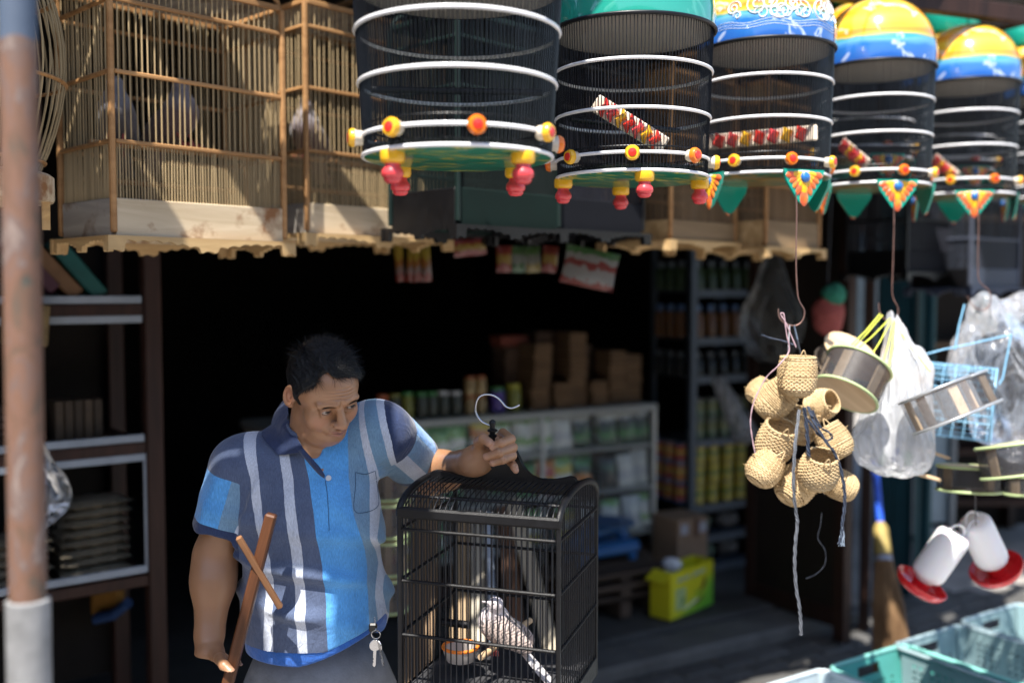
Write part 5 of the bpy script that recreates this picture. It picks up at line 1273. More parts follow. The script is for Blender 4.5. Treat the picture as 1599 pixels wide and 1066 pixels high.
m_gauze = mat('fine_gauze', (.05,.05,.055), .5, .3, 200, alpha=.62, bmp=0); m_gauze2 = mat('bright_gauze', (.30,.31,.33), .4, .5, 300, alpha=.36, bmp=0)
def insect_box(label, px, py, D, axis, r, h, rimm=m_green_rim, gz=m_gauze, slats=5, roll=0, group='round gauze insect boxes'):
    R_ = frame_z(axis) @ RZ(roll); e = empty('insect_box', label, 'box', group=group, M=Matrix.Translation(P(px, py, D)) @ R_.to_4x4())
    for s in (-1, 1):
        d_ = MB().lathe([(0,-.0025),(r,-.0025),(r,.0025),(0,.0025)], 48, (0,0,s*h/2)).build('end_disc', m_ply, e, True)
        MB().tube([(r*cos(a), r*sin(a), s*h/2) for a in np.linspace(0, 2*pi, 49)[:-1]], .0036, 8, closed=True).build('rim', rimm, d_, True)
    K = 48; q = MB(); q.add([(r*.985*cos(2*pi*k/K), r*.985*sin(2*pi*k/K), z) for z in (-h/2+.0026, h/2-.0026) for k in range(K)], [(k, (k+1) % K, K+(k+1) % K, K+k) for k in range(K)]); q.build('gauze', gz, e, True)
    for k in range(slats):
        a = 2*pi*k/slats + .4; MB().box((r*.90*cos(a), r*.90*sin(a), 0), (.006,.024,h-.008), RZ(a), bev=.001).build('slat', m_ply, e)
    return e
insect_box('round insect box with pale green rims, right of the baskets', 1331, 592, 2.36, (.50,.34,.80), .077, .086, roll=.3)
insect_box('round insect box peeking out behind the green rimmed one, top edge showing', 1322, 562, 2.56, (.35,-.62,.80), .074, .05, rimm=m_ply)
insect_box('tilted insect box with tin rims in front of the white bag', 1470, 633, 2.32, (-.36,.26,.90), .084, .078, rimm=m_tin, gz=m_gauze2, slats=4, roll=1.35)
insect_box('insect box with pale wooden end, behind the tilted tin rimmed one', 1509, 618, 2.50, (-.36,.26,.90), .070, .080, rimm=m_tin, slats=5, roll=.5)
insect_box('flat gauze box with yellow green rims, below the tilted one', 1512, 747, 2.60, (.03,.10,.98), .078, .062, slats=4)
insect_box('gauze box with pale disc bottom, cut by the right edge', 1592, 716, 2.45, (-.14,.20,.97), .096, .075, slats=4)
insect_box('gauze box low at the right edge, under the pale disc one', 1612, 758, 2.66, (.02,.12,.98), .070, .05, slats=4)
for k, (x0, y0, x1, y1) in enumerate(((1440,700,1484,716),(1410,733,1470,750))):
    a, b_ = P(x0, y0, 2.6), P(x1, y1, 2.58); o = MB().box((0,0,0), ((b_-a).length,.02,.008), bev=.002).build('wooden_strip', m_ply); o.location = (a+b_)/2; o.rotation_euler = (0, atan2(-(b_.z-a.z), b_.x-a.x), 0)
    tag(o, ('pale green edged wooden strip beside the white bag', 'lower wooden strip sticking out left of the flat gauze box')[k], 'strip')
m_ycord = mat('yellow_cord', (.62,.66,.10), .5, .1, 60)
for k, (a, b_) in enumerate((((1378,492),(1326,548)), ((1390,497),(1330,552)), ((1392,500),(1356,562)), ((1396,500),(1378,572)), ((1398,502),(1388,575)), ((1402,512),(1452,580)), ((1374,490),(1330,538)))):
    o = MB().tube([P(*a, 2.50), (P(*a, 2.50)+P(*b_, 2.38))/2 + Vector((0,0,-.004)), P(*b_, 2.38)], .0015, 6).build('cord', m_ycord, smooth=True)
    tag(o, '%s yellow cord, from the wire hook to %s' % (('leftmost low','second','third','fourth','fifth, nearly upright','rightmost','leftmost high')[k], 'the tin rimmed box' if k == 5 else 'the green rimmed box'), 'cord', 'yellow cords holding the insect boxes')
tag(MB().tube([P(1395,555,2.4)+Vector((0,0,0)), P(1523,700,2.6), P(1523,818,2.6)], .0012, 6).build('cord', m_twine, smooth=True) if False else MB().tube([P(1523,765,2.6), P(1523,790,2.6), P(1524,820,2.58)], .0014, 6).build('cord', m_twine, smooth=True), 'thin white cord that the red drinkers hang from', 'cord')
# ---- plastic bags
def plastic(name, col, alpha, rough=.25, trans=.35, g=1.0):
    """thin crumpled film: part clear, part translucent, with sharp highlights"""
    m, t, b = new_mat(name); out = [n for n in t.nodes if n.type == 'OUTPUT_MATERIAL'][0]
    v = coords(t, (1,1,.35)); n = N(t, 'TexNoise', ins={'Scale': 22, 'Detail': 5, 'Distortion': 1.6}); t.links.new(v, n.inputs[0])
    n2 = N(t, 'TexNoise', ins={'Scale': 46, 'Detail': 4, 'Distortion': 1.2}); t.links.new(v, n2.inputs[0])
    bp = N(t, 'Bump', ins={'Strength': .55, 'Distance': .005}); t.links.new(n2.outputs[0], bp.inputs['Height'])
    df = N(t, 'BsdfDiffuse', ins={'Color': (*col, 1)}); tl = N(t, 'BsdfTranslucent', ins={'Color': (*col, 1)}); gl = N(t, 'BsdfGlossy', ins={'Color': (g,g,g,1), 'Roughness': rough}); tr = N(t, 'BsdfTransparent')
    for q in (df, tl, gl): t.links.new(bp.outputs[0], q.inputs['Normal'])
    m1 = N(t, 'MixShader', ins={0: .5}); t.links.new(df.outputs[0], m1.inputs[1]); t.links.new(tl.outputs[0], m1.inputs[2])
    a = N(t, 'MapRange', ins={'To Min': max(0, alpha-.25), 'To Max': min(1, alpha+.30), 'From Min': .38, 'From Max': .66}); t.links.new(n.outputs[0], a.inputs[0])
    m2 = N(t, 'MixShader'); t.links.new(a.outputs[0], m2.inputs[0]); t.links.new(tr.outputs[0], m2.inputs[1]); t.links.new(m1.outputs[0], m2.inputs[2])
    fr = N(t, 'Fresnel', ins={'IOR': 1.4}); t.links.new(bp.outputs[0], fr.inputs['Normal']); m3 = N(t, 'MixShader'); t.links.new(fr.outputs[0], m3.inputs[0]); t.links.new(m2.outputs[0], m3.inputs[1]); t.links.new(gl.outputs[0], m3.inputs[2])
    t.links.new(m3.outputs[0], out.inputs['Surface']); t.nodes.remove(b); return m
def bag(label, f, lo, hi, h, m, name='plastic_bag', cat='plastic bag'):
    V, F = sdf_mesh(f, lo, hi, h); o = link(name, np_mesh(name, V, F, m)); return tag(o, label, cat)
def crinkle(p, a, f, s): q = p*v3((1.5,1.5,.50)); return a*1.15*(np.abs(snoise(q, f, s)) + .55*np.abs(snoise(q, f*2.3, s+1)) - .5)
b1, b2, b3, b4 = v3(P(1393,494,2.52)), v3(P(1412,580,2.50)), v3(P(1372,690,2.48)), v3(P(1412,690,2.47))
def white_bag(p):
    d = cone(p, b1, b2, .012, .052); d = smin(d, cone(p, b2, b4, .052, .075), .03); d = smin(d, cone(p, b2, b3, .045, .062), .04)
    d = smin(d, ell(p, P(1400,712,2.48), (.092,.055,.045)), .03)
    return d + crinkle(p, .011, 38, 41) + .004*np.sin((p[..., 0]-b1[0])*300/(1+ (b1[2]-p[..., 2])*12))*np.clip((p[..., 2]-b2[2]+.03)*20, 0, 1)
bag('white translucent plastic bag hanging between two insect boxes', white_bag, (b3[0]-.12, 2.36, b3[2]-.14), (b4[0]+.14, 2.64, b1[2]+.03), .0045, plastic('white_film', (.82,.84,.88), .72))
c1, c2, c3 = v3(P(1535,478,2.80)), v3(P(1560,560,2.84)), v3(P(1600,640,2.86))
def clear_bag(p):
    d = cone(p, c1, c2, .03, .12); d = smin(d, cone(p, c2, c3, .12, .15), .05); d = smin(d, cone(p, c1, v3(P(1640,500,2.9)), .02, .09), .04); return d + crinkle(p, .020, 26, 51)
bag('large clear grey plastic bag above the blue wire basket, right edge', clear_bag, (c1[0]-.22, 2.58, c3[2]-.24), (c3[0]+.30, 3.12, c1[2]+.14), .008, plastic('clear_grey_film', (.60,.66,.76), .22, .18))
# contents glimpsed at the bottom of the white bag
for k, cl in enumerate(((.02,.22,.12), (.05,.12,.40), (.03,.25,.10), (.35,.34,.34))):
    c = P(1378+k*20, 716-(k % 2)*6, 2.47); tag(MB().box((c.x, c.y, c.z), (.016,.010,.034), RY(.5-.3*k), bev=.002).build('sachet', mat('sachet', cl, .4)), ('dark green','blue','leaf green','grey')[k] + ' sachet in the bottom of the white plastic bag', 'sachet', 'sachets in the white bag')
# ---- blue wire basket
m_bluew = mat('pale_blue_wire', (.22,.48,.70), .35, .1, 40, coat=.3)
wc = P(1508, 628, 2.74); wr = empty('wire_basket', 'pale blue wire basket with round ends hanging at the right', 'basket', wc)
Rw = RZ(radians(-28)) @ RY(radians(4)); rr = .088
def wring(x, n=36): return [Rw @ Vector((x, rr*.95*cos(a), rr*1.15*sin(a))) for a in np.linspace(0, 2*pi, n+1)[:-1]]
for x in (-.14, .07): MB().tube(wring(x), .0024, 6, closed=True).build('end_ring', m_bluew, wr, True)
for x in (-.14, .07):
    mb = MB()
    for i in range(-6, 7):
        y = i*.0135; z = rr*1.15*sqrt(max(0, 1-(y/(rr*.95))**2)); mb.tube([Rw @ Vector((x,y,-z)), Rw @ Vector((x,y,z))], .0011, 4)
        z2 = i*.0155; y2 = rr*.95*sqrt(max(0, 1-(z2/(rr*1.15))**2)); mb.tube([Rw @ Vector((x,-y2,z2)), Rw @ Vector((x,y2,z2))], .0011, 4)
    mb.build('end_grid', m_bluew, wr, True)
mb = MB()
for k in range(28): a = 2*pi*k/28; mb.tube([Rw @ Vector((-.14, rr*.95*cos(a), rr*1.15*sin(a))), Rw @ Vector((.07, rr*.95*cos(a), rr*1.15*sin(a)))], .0012, 4)
for k in range(7): mb.tube(wring(-.12+.03*k), .0010, 4, closed=True)
mb.build('side_wires', m_bluew, wr, True)
for pts in ([(1434,556),(1475,545),(1510,538),(1579,522)], [(1579,522),(1566,590),(1560,600)], [(1506,475),(1497,510),(1491,546)]):
    o = MB().tube([P(x, y, 2.70) - wc for x, y in pts], .0022, 6).build('handle_wire', m_bluew, wr, True)
# ---- drinkers
m_bottle, t, b = new_mat('milky_plastic'); b.inputs['Base Color'].default_value = (.80,.80,.82,1); b.inputs['Roughness'].default_value = .35; b.inputs['Subsurface Weight'].default_value = .25; b.inputs['Subsurface Scale'].default_value = .01
m_redp = mat('red_plastic', (.60,.015,.02), .25, .08, 10, bmp=.02, coat=.5)
def drinker(label, px, py, D, up, sc=1.0, mark=False):
    R_ = frame_z(up); e = empty('bird_drinker', label, 'bird drinker', group='white bottle drinkers with red trays', M=Matrix.Translation(P(px, py, D)) @ R_.to_4x4() @ Matrix.Diagonal((sc*.95, sc*.95, sc*1.18, 1)))
    MB().lathe([(.018,-.066),(.020,-.060),(.022,-.056),(.034,-.050),(.0385,-.044),(.040,-.036),(.040,.040),(.0385,.048),(.033,.054),(.024,.056),(.012,.057),(0,.057)], 36).build('bottle', m_bottle, e, True)
    MB().lathe([(0,-.078),(.047,-.078),(.054,-.073),(.062,-.063),(.064,-.063),(.0645,-.065),(.058,-.077),(.048,-.083),(0,-.083)][::-1], 40).build('tray', m_redp, e, True)
    MB().lathe([(.0,-.079),(.021,-.079),(.022,-.060),(.019,-.058),(.019,-.074),(0,-.074)], 24).build('cap', m_redp, e, True)
    MB().tube([(.018*cos(a), 0, .056+.018*sin(a)) for a in np.linspace(0, pi, 10)], .0022, 6).build('handle', m_bottle, e, True)
    if mark:
        q = MB()
        for i, (x, z, w_) in enumerate(((-.012,.010,.010),(0,.006,.008),(.010,.002,.006),(-.006,-.004,.012),(.008,-.008,.007))): q.tube([(x-w_/2, -.0402*cos(asin_(x)), z+.003), (x+w_/2, -.0402*cos(asin_(x+.004)), z-.003)], .0009, 4)
        q.build('faint_marking', mat('faint_grey_print', (.45,.46,.50), .5), e)
def asin_(x): return math.asin(max(-1, min(1, x/.040)))
drinker('white drinker bottle with red tray, left one of the pair', 1468, 868, 2.62, (.42,-.25,.87), 1.16, True)
drinker('white drinker bottle with red tray, right and higher one', 1536, 846, 2.64, (-.50,-.22,.84), 1.16)
tag(MB().tube(bez([P(1516,815,2.6), P(1512,828,2.6), P(1522,833,2.6), P(1532,822,2.6), P(1524,812,2.6), P(1514,818,2.6), P(1506,832,2.6), P(1494,838,2.6)], 5), .0022, 6).build('string', m_clear, smooth=True), 'white looped string joining the two bird drinkers', 'string')
# ---- plastic crates at the lower right
def crate(label, corner, a, Lx, Ly, Hh, zr, col, rim=None, thick=.0045):
    """corner = far corner on plan; x axis runs along a, y back toward -v; rim height zr"""
    m_ = mat('crate_plastic', col, .42, .12, 8, bmp=.08); e = empty('plastic_crate', label, 'crate', (corner[0], corner[1], zr-Hh), a, 'stacked plastic crates')
    tp = .018
    def wall(p0, p1, name, nx, hole, inward):
        p0 = Vector(p0); p1 = Vector(p1); d = p1-p0; L = d.length; d.normalize(); nrm = Vector((-d.y, d.x, 0))*inward
        q = MB(); xs = [0, .03]; 
        # lattice wall: solid frame plus slotted field
        def pt(x, z): sh_ = tp*(1-z/Hh); return p0 + d*(x + (sh_ if x < L/2 else -sh_)*0) + nrm*sh_ + Vector((0,0,z))
        def slab(x0, x1, z0, z1):
            if x1-x0 < 1e-4 or z1-z0 < 1e-4: return
            vs = [pt(x0,z0), pt(x1,z0), pt(x1,z1), pt(x0,z1)]; vs2 = [v - nrm*thick for v in vs]
            q.add(vs + vs2, [(0,1,2,3), (7,6,5,4), (0,4,5,1), (1,5,6,2), (2,6,7,3), (3,7,4,0)])
        rows = 8 if not hole else 6; z_lo, z_hi = Hh*.10, Hh*(.66 if hole else .86); sl, gp = .013, .010
        slab(0, L, 0, z_lo)
        hz0, hz1, hw = Hh*.72, Hh*.88, .052
        if hole: slab(0, L/2-hw, z_hi, Hh); slab(L/2+hw, L, z_hi, Hh); slab(L/2-hw, L/2+hw, z_hi, hz0); slab(L/2-hw, L/2+hw, hz1, Hh)
        else: slab(0, L, z_hi if nx else z_lo, Hh)
        cols = []; x = .035; g = 0
        while x < L-.045: cols.append((x, x+sl)); x += sl + gp + (.018 if g % 4 == 3 else 0); g += 1
        for r in range(rows):
            za = z_lo + (z_hi-z_lo)*r/rows; zc_ = za + (z_hi-z_lo)/rows*.55
            xx_ = 0
            for a_, b_ in cols: slab(xx_, a_, za, zc_); xx_ = b_
            slab(xx_, L, za, zc_); slab(0, L, zc_, za + (z_hi-z_lo)/rows)
        q.build(name, m_, e)
    c = .03
    P4 = [(0,0),(Lx,0),(Lx,-Ly),(0,-Ly)]
    wall((c,0,0),(Lx-c,0,0),'long_wall',1,False,-1); wall((Lx-c,-Ly,0),(c,-Ly,0),'long_wall',1,False,-1)
    wall((0,-Ly+c,0),(0,-c,0),'short_wall',1,True,-1); wall((Lx,-c,0),(Lx,-Ly+c,0),'short_wall',1,True,-1)
    for cx, cy, a0 in ((c,-c,pi/2),(c,-Ly+c,pi),(Lx-c,-Ly+c,1.5*pi),(Lx-c,-c,0)):
        q = MB(); K = 6; vs = []; n1 = K+1; fs = []
        for z in (0, Hh):
            for rr_ in (c - tp*(1-z/Hh), c - tp*(1-z/Hh) - thick):
                for k in range(K+1): th = a0 + pi/2*k/K; vs.append((cx+rr_*cos(th), cy+rr_*sin(th), z))
        for k in range(K): fs += [(k,k+1,2*n1+k+1,2*n1+k), (n1+k,3*n1+k,3*n1+k+1,n1+k+1), (2*n1+k,2*n1+k+1,3*n1+k+1,3*n1+k)]
        q.add(vs, fs); q.build('corner', m_, e, True)
    ring = []
    for cx, cy, a0 in ((c,-c,pi/2),(c,-Ly+c,pi),(Lx-c,-Ly+c,1.5*pi),(Lx-c,-c,0)): ring += [(cx+(c+.004)*cos(a0+pi/2*k/5), cy+(c+.004)*sin(a0+pi/2*k/5), Hh) for k in range(6)]
    MB().tube(ring, .0075, 8, closed=True).build('rim', rim or m_, e, True)
    MB().box((Lx/2,-Ly/2,.004), (Lx-.04,Ly-.04,.005)).build('floor', m_, e)
    return e
ang = atan2(-.22, .141)
def crate_at(label, px, py, zr, col, Lx=.50, Ly=.36, dang=0, rim=None):
    D = (CAM_Z-zr)*FPX/(py-HOR); c = P(px, py, D); return crate(label, (c.x, D), ang+dang, Lx, Ly, .21, zr, col, rim)
for lv in (0, 1):
    z_ = .24 + .22*lv
crate_at('teal green plastic crate in front, with handle hole', 1412, 1016, .45, (.09,.37,.33), rim=mat('teal_rim', (.20,.50,.45), .4))
crate_at('grey blue plastic crate behind the teal one', 1500, 984, .45, (.24,.35,.37), rim=mat('greyblue_rim', (.30,.40,.43), .4))
crate_at('grey blue plastic crate furthest back at the right edge', 1592, 950, .45, (.23,.34,.36), rim=mat('greyblue_rim', (.29,.39,.43), .4))
crate_at('pale grey plastic crate nearest, cut by the bottom edge', 1285, 1056, .45, (.40,.48,.52), rim=mat('pale_rim', (.52,.60,.64), .4))
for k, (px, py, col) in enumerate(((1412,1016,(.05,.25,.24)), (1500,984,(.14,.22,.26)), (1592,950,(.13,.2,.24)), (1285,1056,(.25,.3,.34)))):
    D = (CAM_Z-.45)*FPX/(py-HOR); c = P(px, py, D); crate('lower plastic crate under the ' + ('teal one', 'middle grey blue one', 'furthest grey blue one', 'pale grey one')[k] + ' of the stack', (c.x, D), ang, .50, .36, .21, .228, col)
# white lid across the teal crate
lc = P(1575, 1066, 2.62); ld = empty('white_lid', 'bright white plastic lid lying across the teal crate, bottom right', 'lid', (lc.x, lc.y-.02, .463), ang)
MB().box((0,-.02,0), (.30,.20,.012), bev=.004).build('plate', m_white, ld); MB().tube([(x,y-.02,.006) for x, y in ((-.15,-.10),(.15,-.10),(.15,.10),(-.15,.10))], .006, 8, closed=True).build('rim', m_white, ld, True)
# ---- broom
bb = P(1392, 1010, 3.95); bt_ = P(1366, 720, 4.25)
br_ = empty('broom', 'coconut rib broom with blue spiral handle leaning by the shutter', 'broom', (bb.x, bb.y, 0)); L0 = Vector((bb.x, bb.y, 0)); ax = (bt_-bb).normalized()
j = bb + ax*.42
m, t, b = new_mat('blue_spiral_handle'); v = coords(t, (1,1,1)); wv = N(t, 'TexNoise', ins={'Scale': 60}); t.links.new(v, wv.inputs[0]); t.links.new(ramp(t, wv.outputs[0], [(.4,(.01,.06,.50)),(.6,(.02,.12,.65))]), b.inputs['Base Color']); b.inputs['Roughness'].default_value = .35
q = MB(); q.tube([j-L0, bt_-L0], .0125, 12)
for k in range(46): p = j + (bt_-j)*(k/45); q.tube([p - L0 + Vector((.0135*cos(a), .0135*sin(a), .004*sin(a))) for a in np.linspace(0, 2*pi, 9)[:-1]], .0022, 4, closed=True)
q.build('handle', m, br_, True)
MB().tube([j-ax*.05-L0, j+ax*.06-L0, j+ax*.085-L0], [.034,.030,.016], 14).build('binding', mat('yellow_binding', (.35,.26,.08), .6), br_, True)
MB().tube([j-ax*.075-L0, j-ax*.055-L0], [.036,.035], 14).build('wire_band', mat('grey_band', (.25,.27,.34), .4), br_, True)
q = MB()
for k in range(420):
    a = random.uniform(0, 2*pi); rr = sqrt(random.random()); p0 = j - ax*.03 + Vector((rr*.028*cos(a), rr*.028*sin(a), 0)); e_ = bb + Vector((rr*.078*cos(a) + .010, rr*.06*sin(a), random.uniform(-.03,.05)))
    e_.z = max(.01, e_.z - (bb.z - .03)); e_ = Vector((e_.x, e_.y, e_.z + 0)); q.tube([p0-L0, (p0+e_)/2 + Vector((rr*.012*cos(a),0,.02)) - L0, e_-L0], [.0018,.0016,.0008], 4, cap=False)
q.build('bristles', wood('coconut_rib', (.09,.048,.024), (.27,.165,.085), .7), br_, True)
# ================================================================== INSIDE THE SHOP
m_alu = mat('dull_aluminium', (.42,.43,.42), .4, .15, 12, metal=.4, bmp=.05); m_shelfw = mat('whitish_shelf_edge', (.36,.37,.35), .5, .15, 12)
m_card = mat('brown_cardboard', (.15,.088,.045), .85, .2, 10, bmp=.15, rnd=.18); m_cardd = mat('dark_cardboard', (.10,.06,.038), .85, .2, 10, bmp=.1)
m_glass, t, b = new_mat('counter_glass'); b.inputs['Base Color'].default_value = (.9,.95,.92,1); b.inputs['Roughness'].default_value = .03; b.inputs['Alpha'].default_value = .03; b.inputs['Specular IOR Level'].default_value = .4
CW0, CU0, CU1 = .65, -1.25, .80
ct = empty('glass_counter', 'glass fronted display counter with whitish top behind the held cage', 'counter', UV(CU0, CW0), radians(30))
Lc = CU1 - CU0
def cpart(name, c, d, m, bev=.003): return MB().box(c, d, bev=bev).build(name, m, ct)
cpart('top', (Lc/2,.225,.985), (Lc,.46,.032), m_shelfw, .005)
for z in (.785,.565,.33): cpart('shelf', (Lc/2,.225,z), (Lc-.04,.42,.014), m_shelfw)
for x in (.012, Lc*.33, Lc*.66, Lc-.012): cpart('upright', (x,.012,.535), (.022,.022,.866), m_alu)
for x in (.008, Lc-.008): cpart('end_panel', (x,.245,.535), (.008,.43,.85), m_glass, 0)
cpart('back_panel', (Lc/2,.446,.535), (Lc-.03,.010,.86), m_cardd, 0)
cpart('glass_front', (Lc/2,-.006,.66), (Lc-.03,.004,.62), m_glass, 0)
cpart('plinth', (Lc/2,.235,.18), (Lc-.04,.42,.14), m_dkwood)
# seed packets
def packet_mat(nm, cols, seed=0, blotch=(.8,.8,.75)):
    m, t, b = new_mat(nm); tc = N(t, 'TexCoord'); sp = N(t, 'SeparateXYZ'); t.links.new(tc.outputs['Generated'], sp.inputs[0])
    v = coords(t, (3,3,3), 'Generated'); n = N(t, 'TexNoise', ins={'Scale': 1.4, 'Detail': 3, 'Distortion': 1.2}); n.noise_dimensions = '4D'; n.inputs['W'].default_value = seed*3.7; t.links.new(v, n.inputs[0])
    ad = N(t, 'Math', operation='MULTIPLY_ADD', ins={1: .5, 2: -.25}); t.links.new(n.outputs[0], ad.inputs[0]); a2 = N(t, 'Math', operation='ADD'); t.links.new(ad.outputs[0], a2.inputs[0]); t.links.new(sp.outputs['Z'], a2.inputs[1])
    c = ramp(t, a2.outputs[0], [((i+.0)/len(cols), q) for i, q in enumerate(cols)], 'CONSTANT')
    n2 = N(t, 'TexVoronoi', ins={'Scale': 5.5}); t.links.new(v, n2.inputs[0]); f = ramp(t, n2.outputs[0], [(.12, (1,1,1)), (.2, (0,0,0))]); mx = N(t, 'MixRGB'); mx.inputs[2].default_value = (*blotch, 1)
    t.links.new(f, mx.inputs[0]); t.links.new(c, mx.inputs[1]); t.links.new(mx.outputs[0], b.inputs['Base Color']); b.inputs['Roughness'].default_value = .3; b.inputs['Coat Weight'].default_value = .3; return m
G1, G2, WH, YE, OR, RD, DK, BK = (.05,.22,.06), (.18,.36,.10), (.60,.62,.58), (.60,.50,.06), (.55,.20,.04), (.45,.04,.03), (.02,.07,.035), (.012,.013,.014)
PM = dict(green=packet_mat('green_packet', (G1,WH,G2,G1), 1), white=packet_mat('white_green_packet', (WH,G2,WH,WH,G2), 2, (.35,.42,.12)), orange=packet_mat('orange_packet', (OR,WH,OR,YE), 3),
          dark=packet_mat('dark_green_packet', (DK,G1,DK,BK,WH), 4, (.5,.55,.5)), yellow=packet_mat('yellow_packet', (YE,WH,YE,G2), 5), black=packet_mat('black_packet', (BK,BK,DK,BK), 6, (.08,.08,.08)),
          grey=packet_mat('whitish_packet', (WH,(.45,.47,.50),WH,(.5,.52,.5)), 7, (.25,.30,.25)), firework=packet_mat('dark_packet_orange', (DK,OR,DK,G1), 8, (.55,.30,.05)), red=packet_mat('red_yellow_packet', (RD,YE,RD,OR), 9, (.7,.7,.6)))
def packet_mesh(w_, h, d, m):
    nx, nz = 7, 9; q = MB()
    for s in (-1, 1):
        vs = [((i/nx-.5)*w_*(1 - .05*sin(pi*j/nz)), s*d/2*(max(0, sin(pi*i/nx))**.7)*(max(0, sin(pi*j/nz))**.5), h*j/nz) for j in range(nz+1) for i in range(nx+1)]
        q.add(vs, [((j*(nx+1)+i), j*(nx+1)+i+1, (j+1)*(nx+1)+i+1, (j+1)*(nx+1)+i) for j in range(nz) for i in range(nx)])
    return q.mesh('seed_packet', m, True)
PK = {k: packet_mesh(.112, .175, .035, m) for k, m in PM.items()}
cn = dict(green='green and white', white='white and pale green', orange='orange and white', dark='dark green', yellow='yellow and green', black='black', grey='whitish grey', firework='dark green and orange', red='red and yellow')
def front_u(px, w=CW0):                                          # u on the counter line for a photo column
    k = (px-799.5)/FPX; b0 = O + W*w; return (k*b0.y - b0.x)/(U.x - k*U.y)
ordn = ('first','second','third','fourth','fifth','sixth','seventh','eighth','ninth','tenth','eleventh','twelfth','thirteenth','fourteenth','fifteenth','sixteenth')
for shelf, z, items in (('top', .795, [(632,'green'),(664,'white'),(697,'green'),(728,'green'),(762,'orange'),(797,'white'),(831,'white'),(862,'white'),(893,'grey'),(926,'dark'),(961,'dark'),(996,'dark'),(1016,'dark')]),
                        ('middle', .575, [(630,'red'),(668,'green'),(836,'green'),(868,'red'),(898,'yellow'),(928,'firework'),(962,'black'),(991,'grey'),(1015,'grey')]),
                        ('bottom', .34, [(612,'red'),(650,'yellow'),(690,'green'),(850,'yellow'),(900,'yellow'),(934,'grey'),(966,'white'),(998,'grey'),(1020,'white')])):
    for i, (px, c) in enumerate(items):
        o = link('seed_packet', PK[c]); u = front_u(px); o.location = UV(u, CW0 + random.uniform(.05,.09), z); o.rotation_euler = (radians(-8), random.uniform(-.06,.06), radians(30)+random.uniform(-.12,.12))
        o.scale = (1,1,random.uniform(.92,1.05)); k_ = sum(1 for q in items[:i] if q[1] == c); n_ = sum(1 for q in items if q[1] == c)
        tag(o, f"{cn[c]} seed packet, {shelf} counter shelf" + (f", {ordn[k_]} such from the left" if n_ > 1 else ''), 'packet', f'seed packets on the {shelf} counter shelf')
# small crowd behind them so that the shelves look full
for i in range(14):
    c = random.choice(('green','dark','white','black')); o = link('seed_packet', PK[c]); u = CU0 + .2 + i*.128; o.location = UV(u, CW0+.22, .795 if i % 2 else .575); o.rotation_euler = (radians(-6), 0, radians(30)); tag(o, f'{cn[c]} packet in back row of {"top" if i % 2 else "middle"} counter shelf, {ordn[i//2]} from left', 'packet', 'back row packets in the counter')
# jars on the counter
def jar(label, px, r, h, body, lid, w=CW0+.12, z=1.001, cat='jar', nm='jar', grp='jars on the counter'):
    e = empty(nm, label, cat, UV(front_u(px), w, z), group=grp)
    MB().lathe([(0,0),(r*.95,0),(r,.006),(r,h*.80),(r*.82,h*.86),(r*.82,h*.88)], 18).build('body', body, e, True); MB().lathe([(0,h*.87),(r*.9,h*.87),(r*.92,h*.89),(r*.9,h),(0,h+.001)], 18).build('lid', lid, e, True); return e
def pl(nm, c, **k): return mat(nm, c, .35, .25, 20, bmp=.02, coat=.3, **k)
jd, jg, jw = pl('dark_seed_jar', (.05,.055,.04)), pl('green_lid', (.03,.20,.05)), pl('white_lid_plastic', (.55,.55,.56))
jo, jy, jp, jt = pl('orange_jar', (.35,.08,.02)), pl('olive_jar', (.20,.20,.03)), pl('purple_tub', (.10,.06,.28)), pl('tan_jar', (.36,.25,.11))
for px, lb, bd, ld_, h in ((612,'orange jar at the left end of the jars',jo,jo,.115),(632,'dark jar with olive lid beside the orange one',jd,jy,.115),(652,'dark jar with bright green lid, first of the green lidded ones',jy,jg,.12),(674,'dark jar with green lid, second of the green lidded ones',jd,jg,.115),(691,'dark jar with green lid, third of the green lidded ones',jd,jg,.115),
                       (709,'jar with white lid and white label, left one',jd,jw,.115),(729,'jar with white lid and dark contents, right one',jd,jw,.11)):
    jar(lb + ' on the counter', px, .028, h, bd, ld_)
for px, lb, z in ((752,'tall tan jar on the counter, left bottom',1.001),(769,'tall tan jar on the counter, right bottom',1.001),(752,'tan jar with orange lid stacked on the left one',1.092),(769,'tan jar with orange lid stacked on the right one',1.092)): jar(lb, px, .026, .088, jt, jo, z=z)
jar('purple and white tub with green lid, between jars and box stacks', 795, .036, .12, jp, jg); jar('yellow green tub just left of the cardboard box stacks', 821, .036, .13, jy, pl('yellow_lid', (.45,.42,.03)))
# stacks of flat boxes
bx_me = MB().box((0,0,0), (.100,.15,.0235), bev=.002).mesh('cardboard_box', m_card); bx_d = MB().box((0,0,0), (.100,.15,.0235), bev=.002).mesh('cardboard_box', m_cardd)
for px, ht, w_, me, lb in ((857,13,.15,bx_me,'leaning left stack'),(892,5,.14,bx_me,'low second stack'),(920,15,.17,bx_me,'tallest stack'),(951,5,.15,bx_me,'low fourth stack'),(983,11,.17,bx_me,'fifth stack'),(1012,10,.19,bx_me,'rightmost stack'),(842,12,.31,bx_d,'dark stack behind, on the left'),(893,15,.33,bx_d,'dark stack behind, in the middle'),(955,12,.33,bx_d,'dark stack behind, on the right')):
    for i in range(ht):
        o = link('cardboard_box', me); o.location = UV(front_u(px)+random.uniform(-.004,.004)+(.0015*i if lb.startswith('lean') else 0), CW0+w_-(.0 if w_ < .3 else 0), 1.014+i*.0250); o.rotation_euler = (0,0,radians(30)+random.uniform(-.07,.07))
        tag(o, f'flat brown box, {ordn[i]} from below in {lb}' + (' on the counter' if len(lb) < 25 else ''), 'box', f'flat boxes, {lb}')
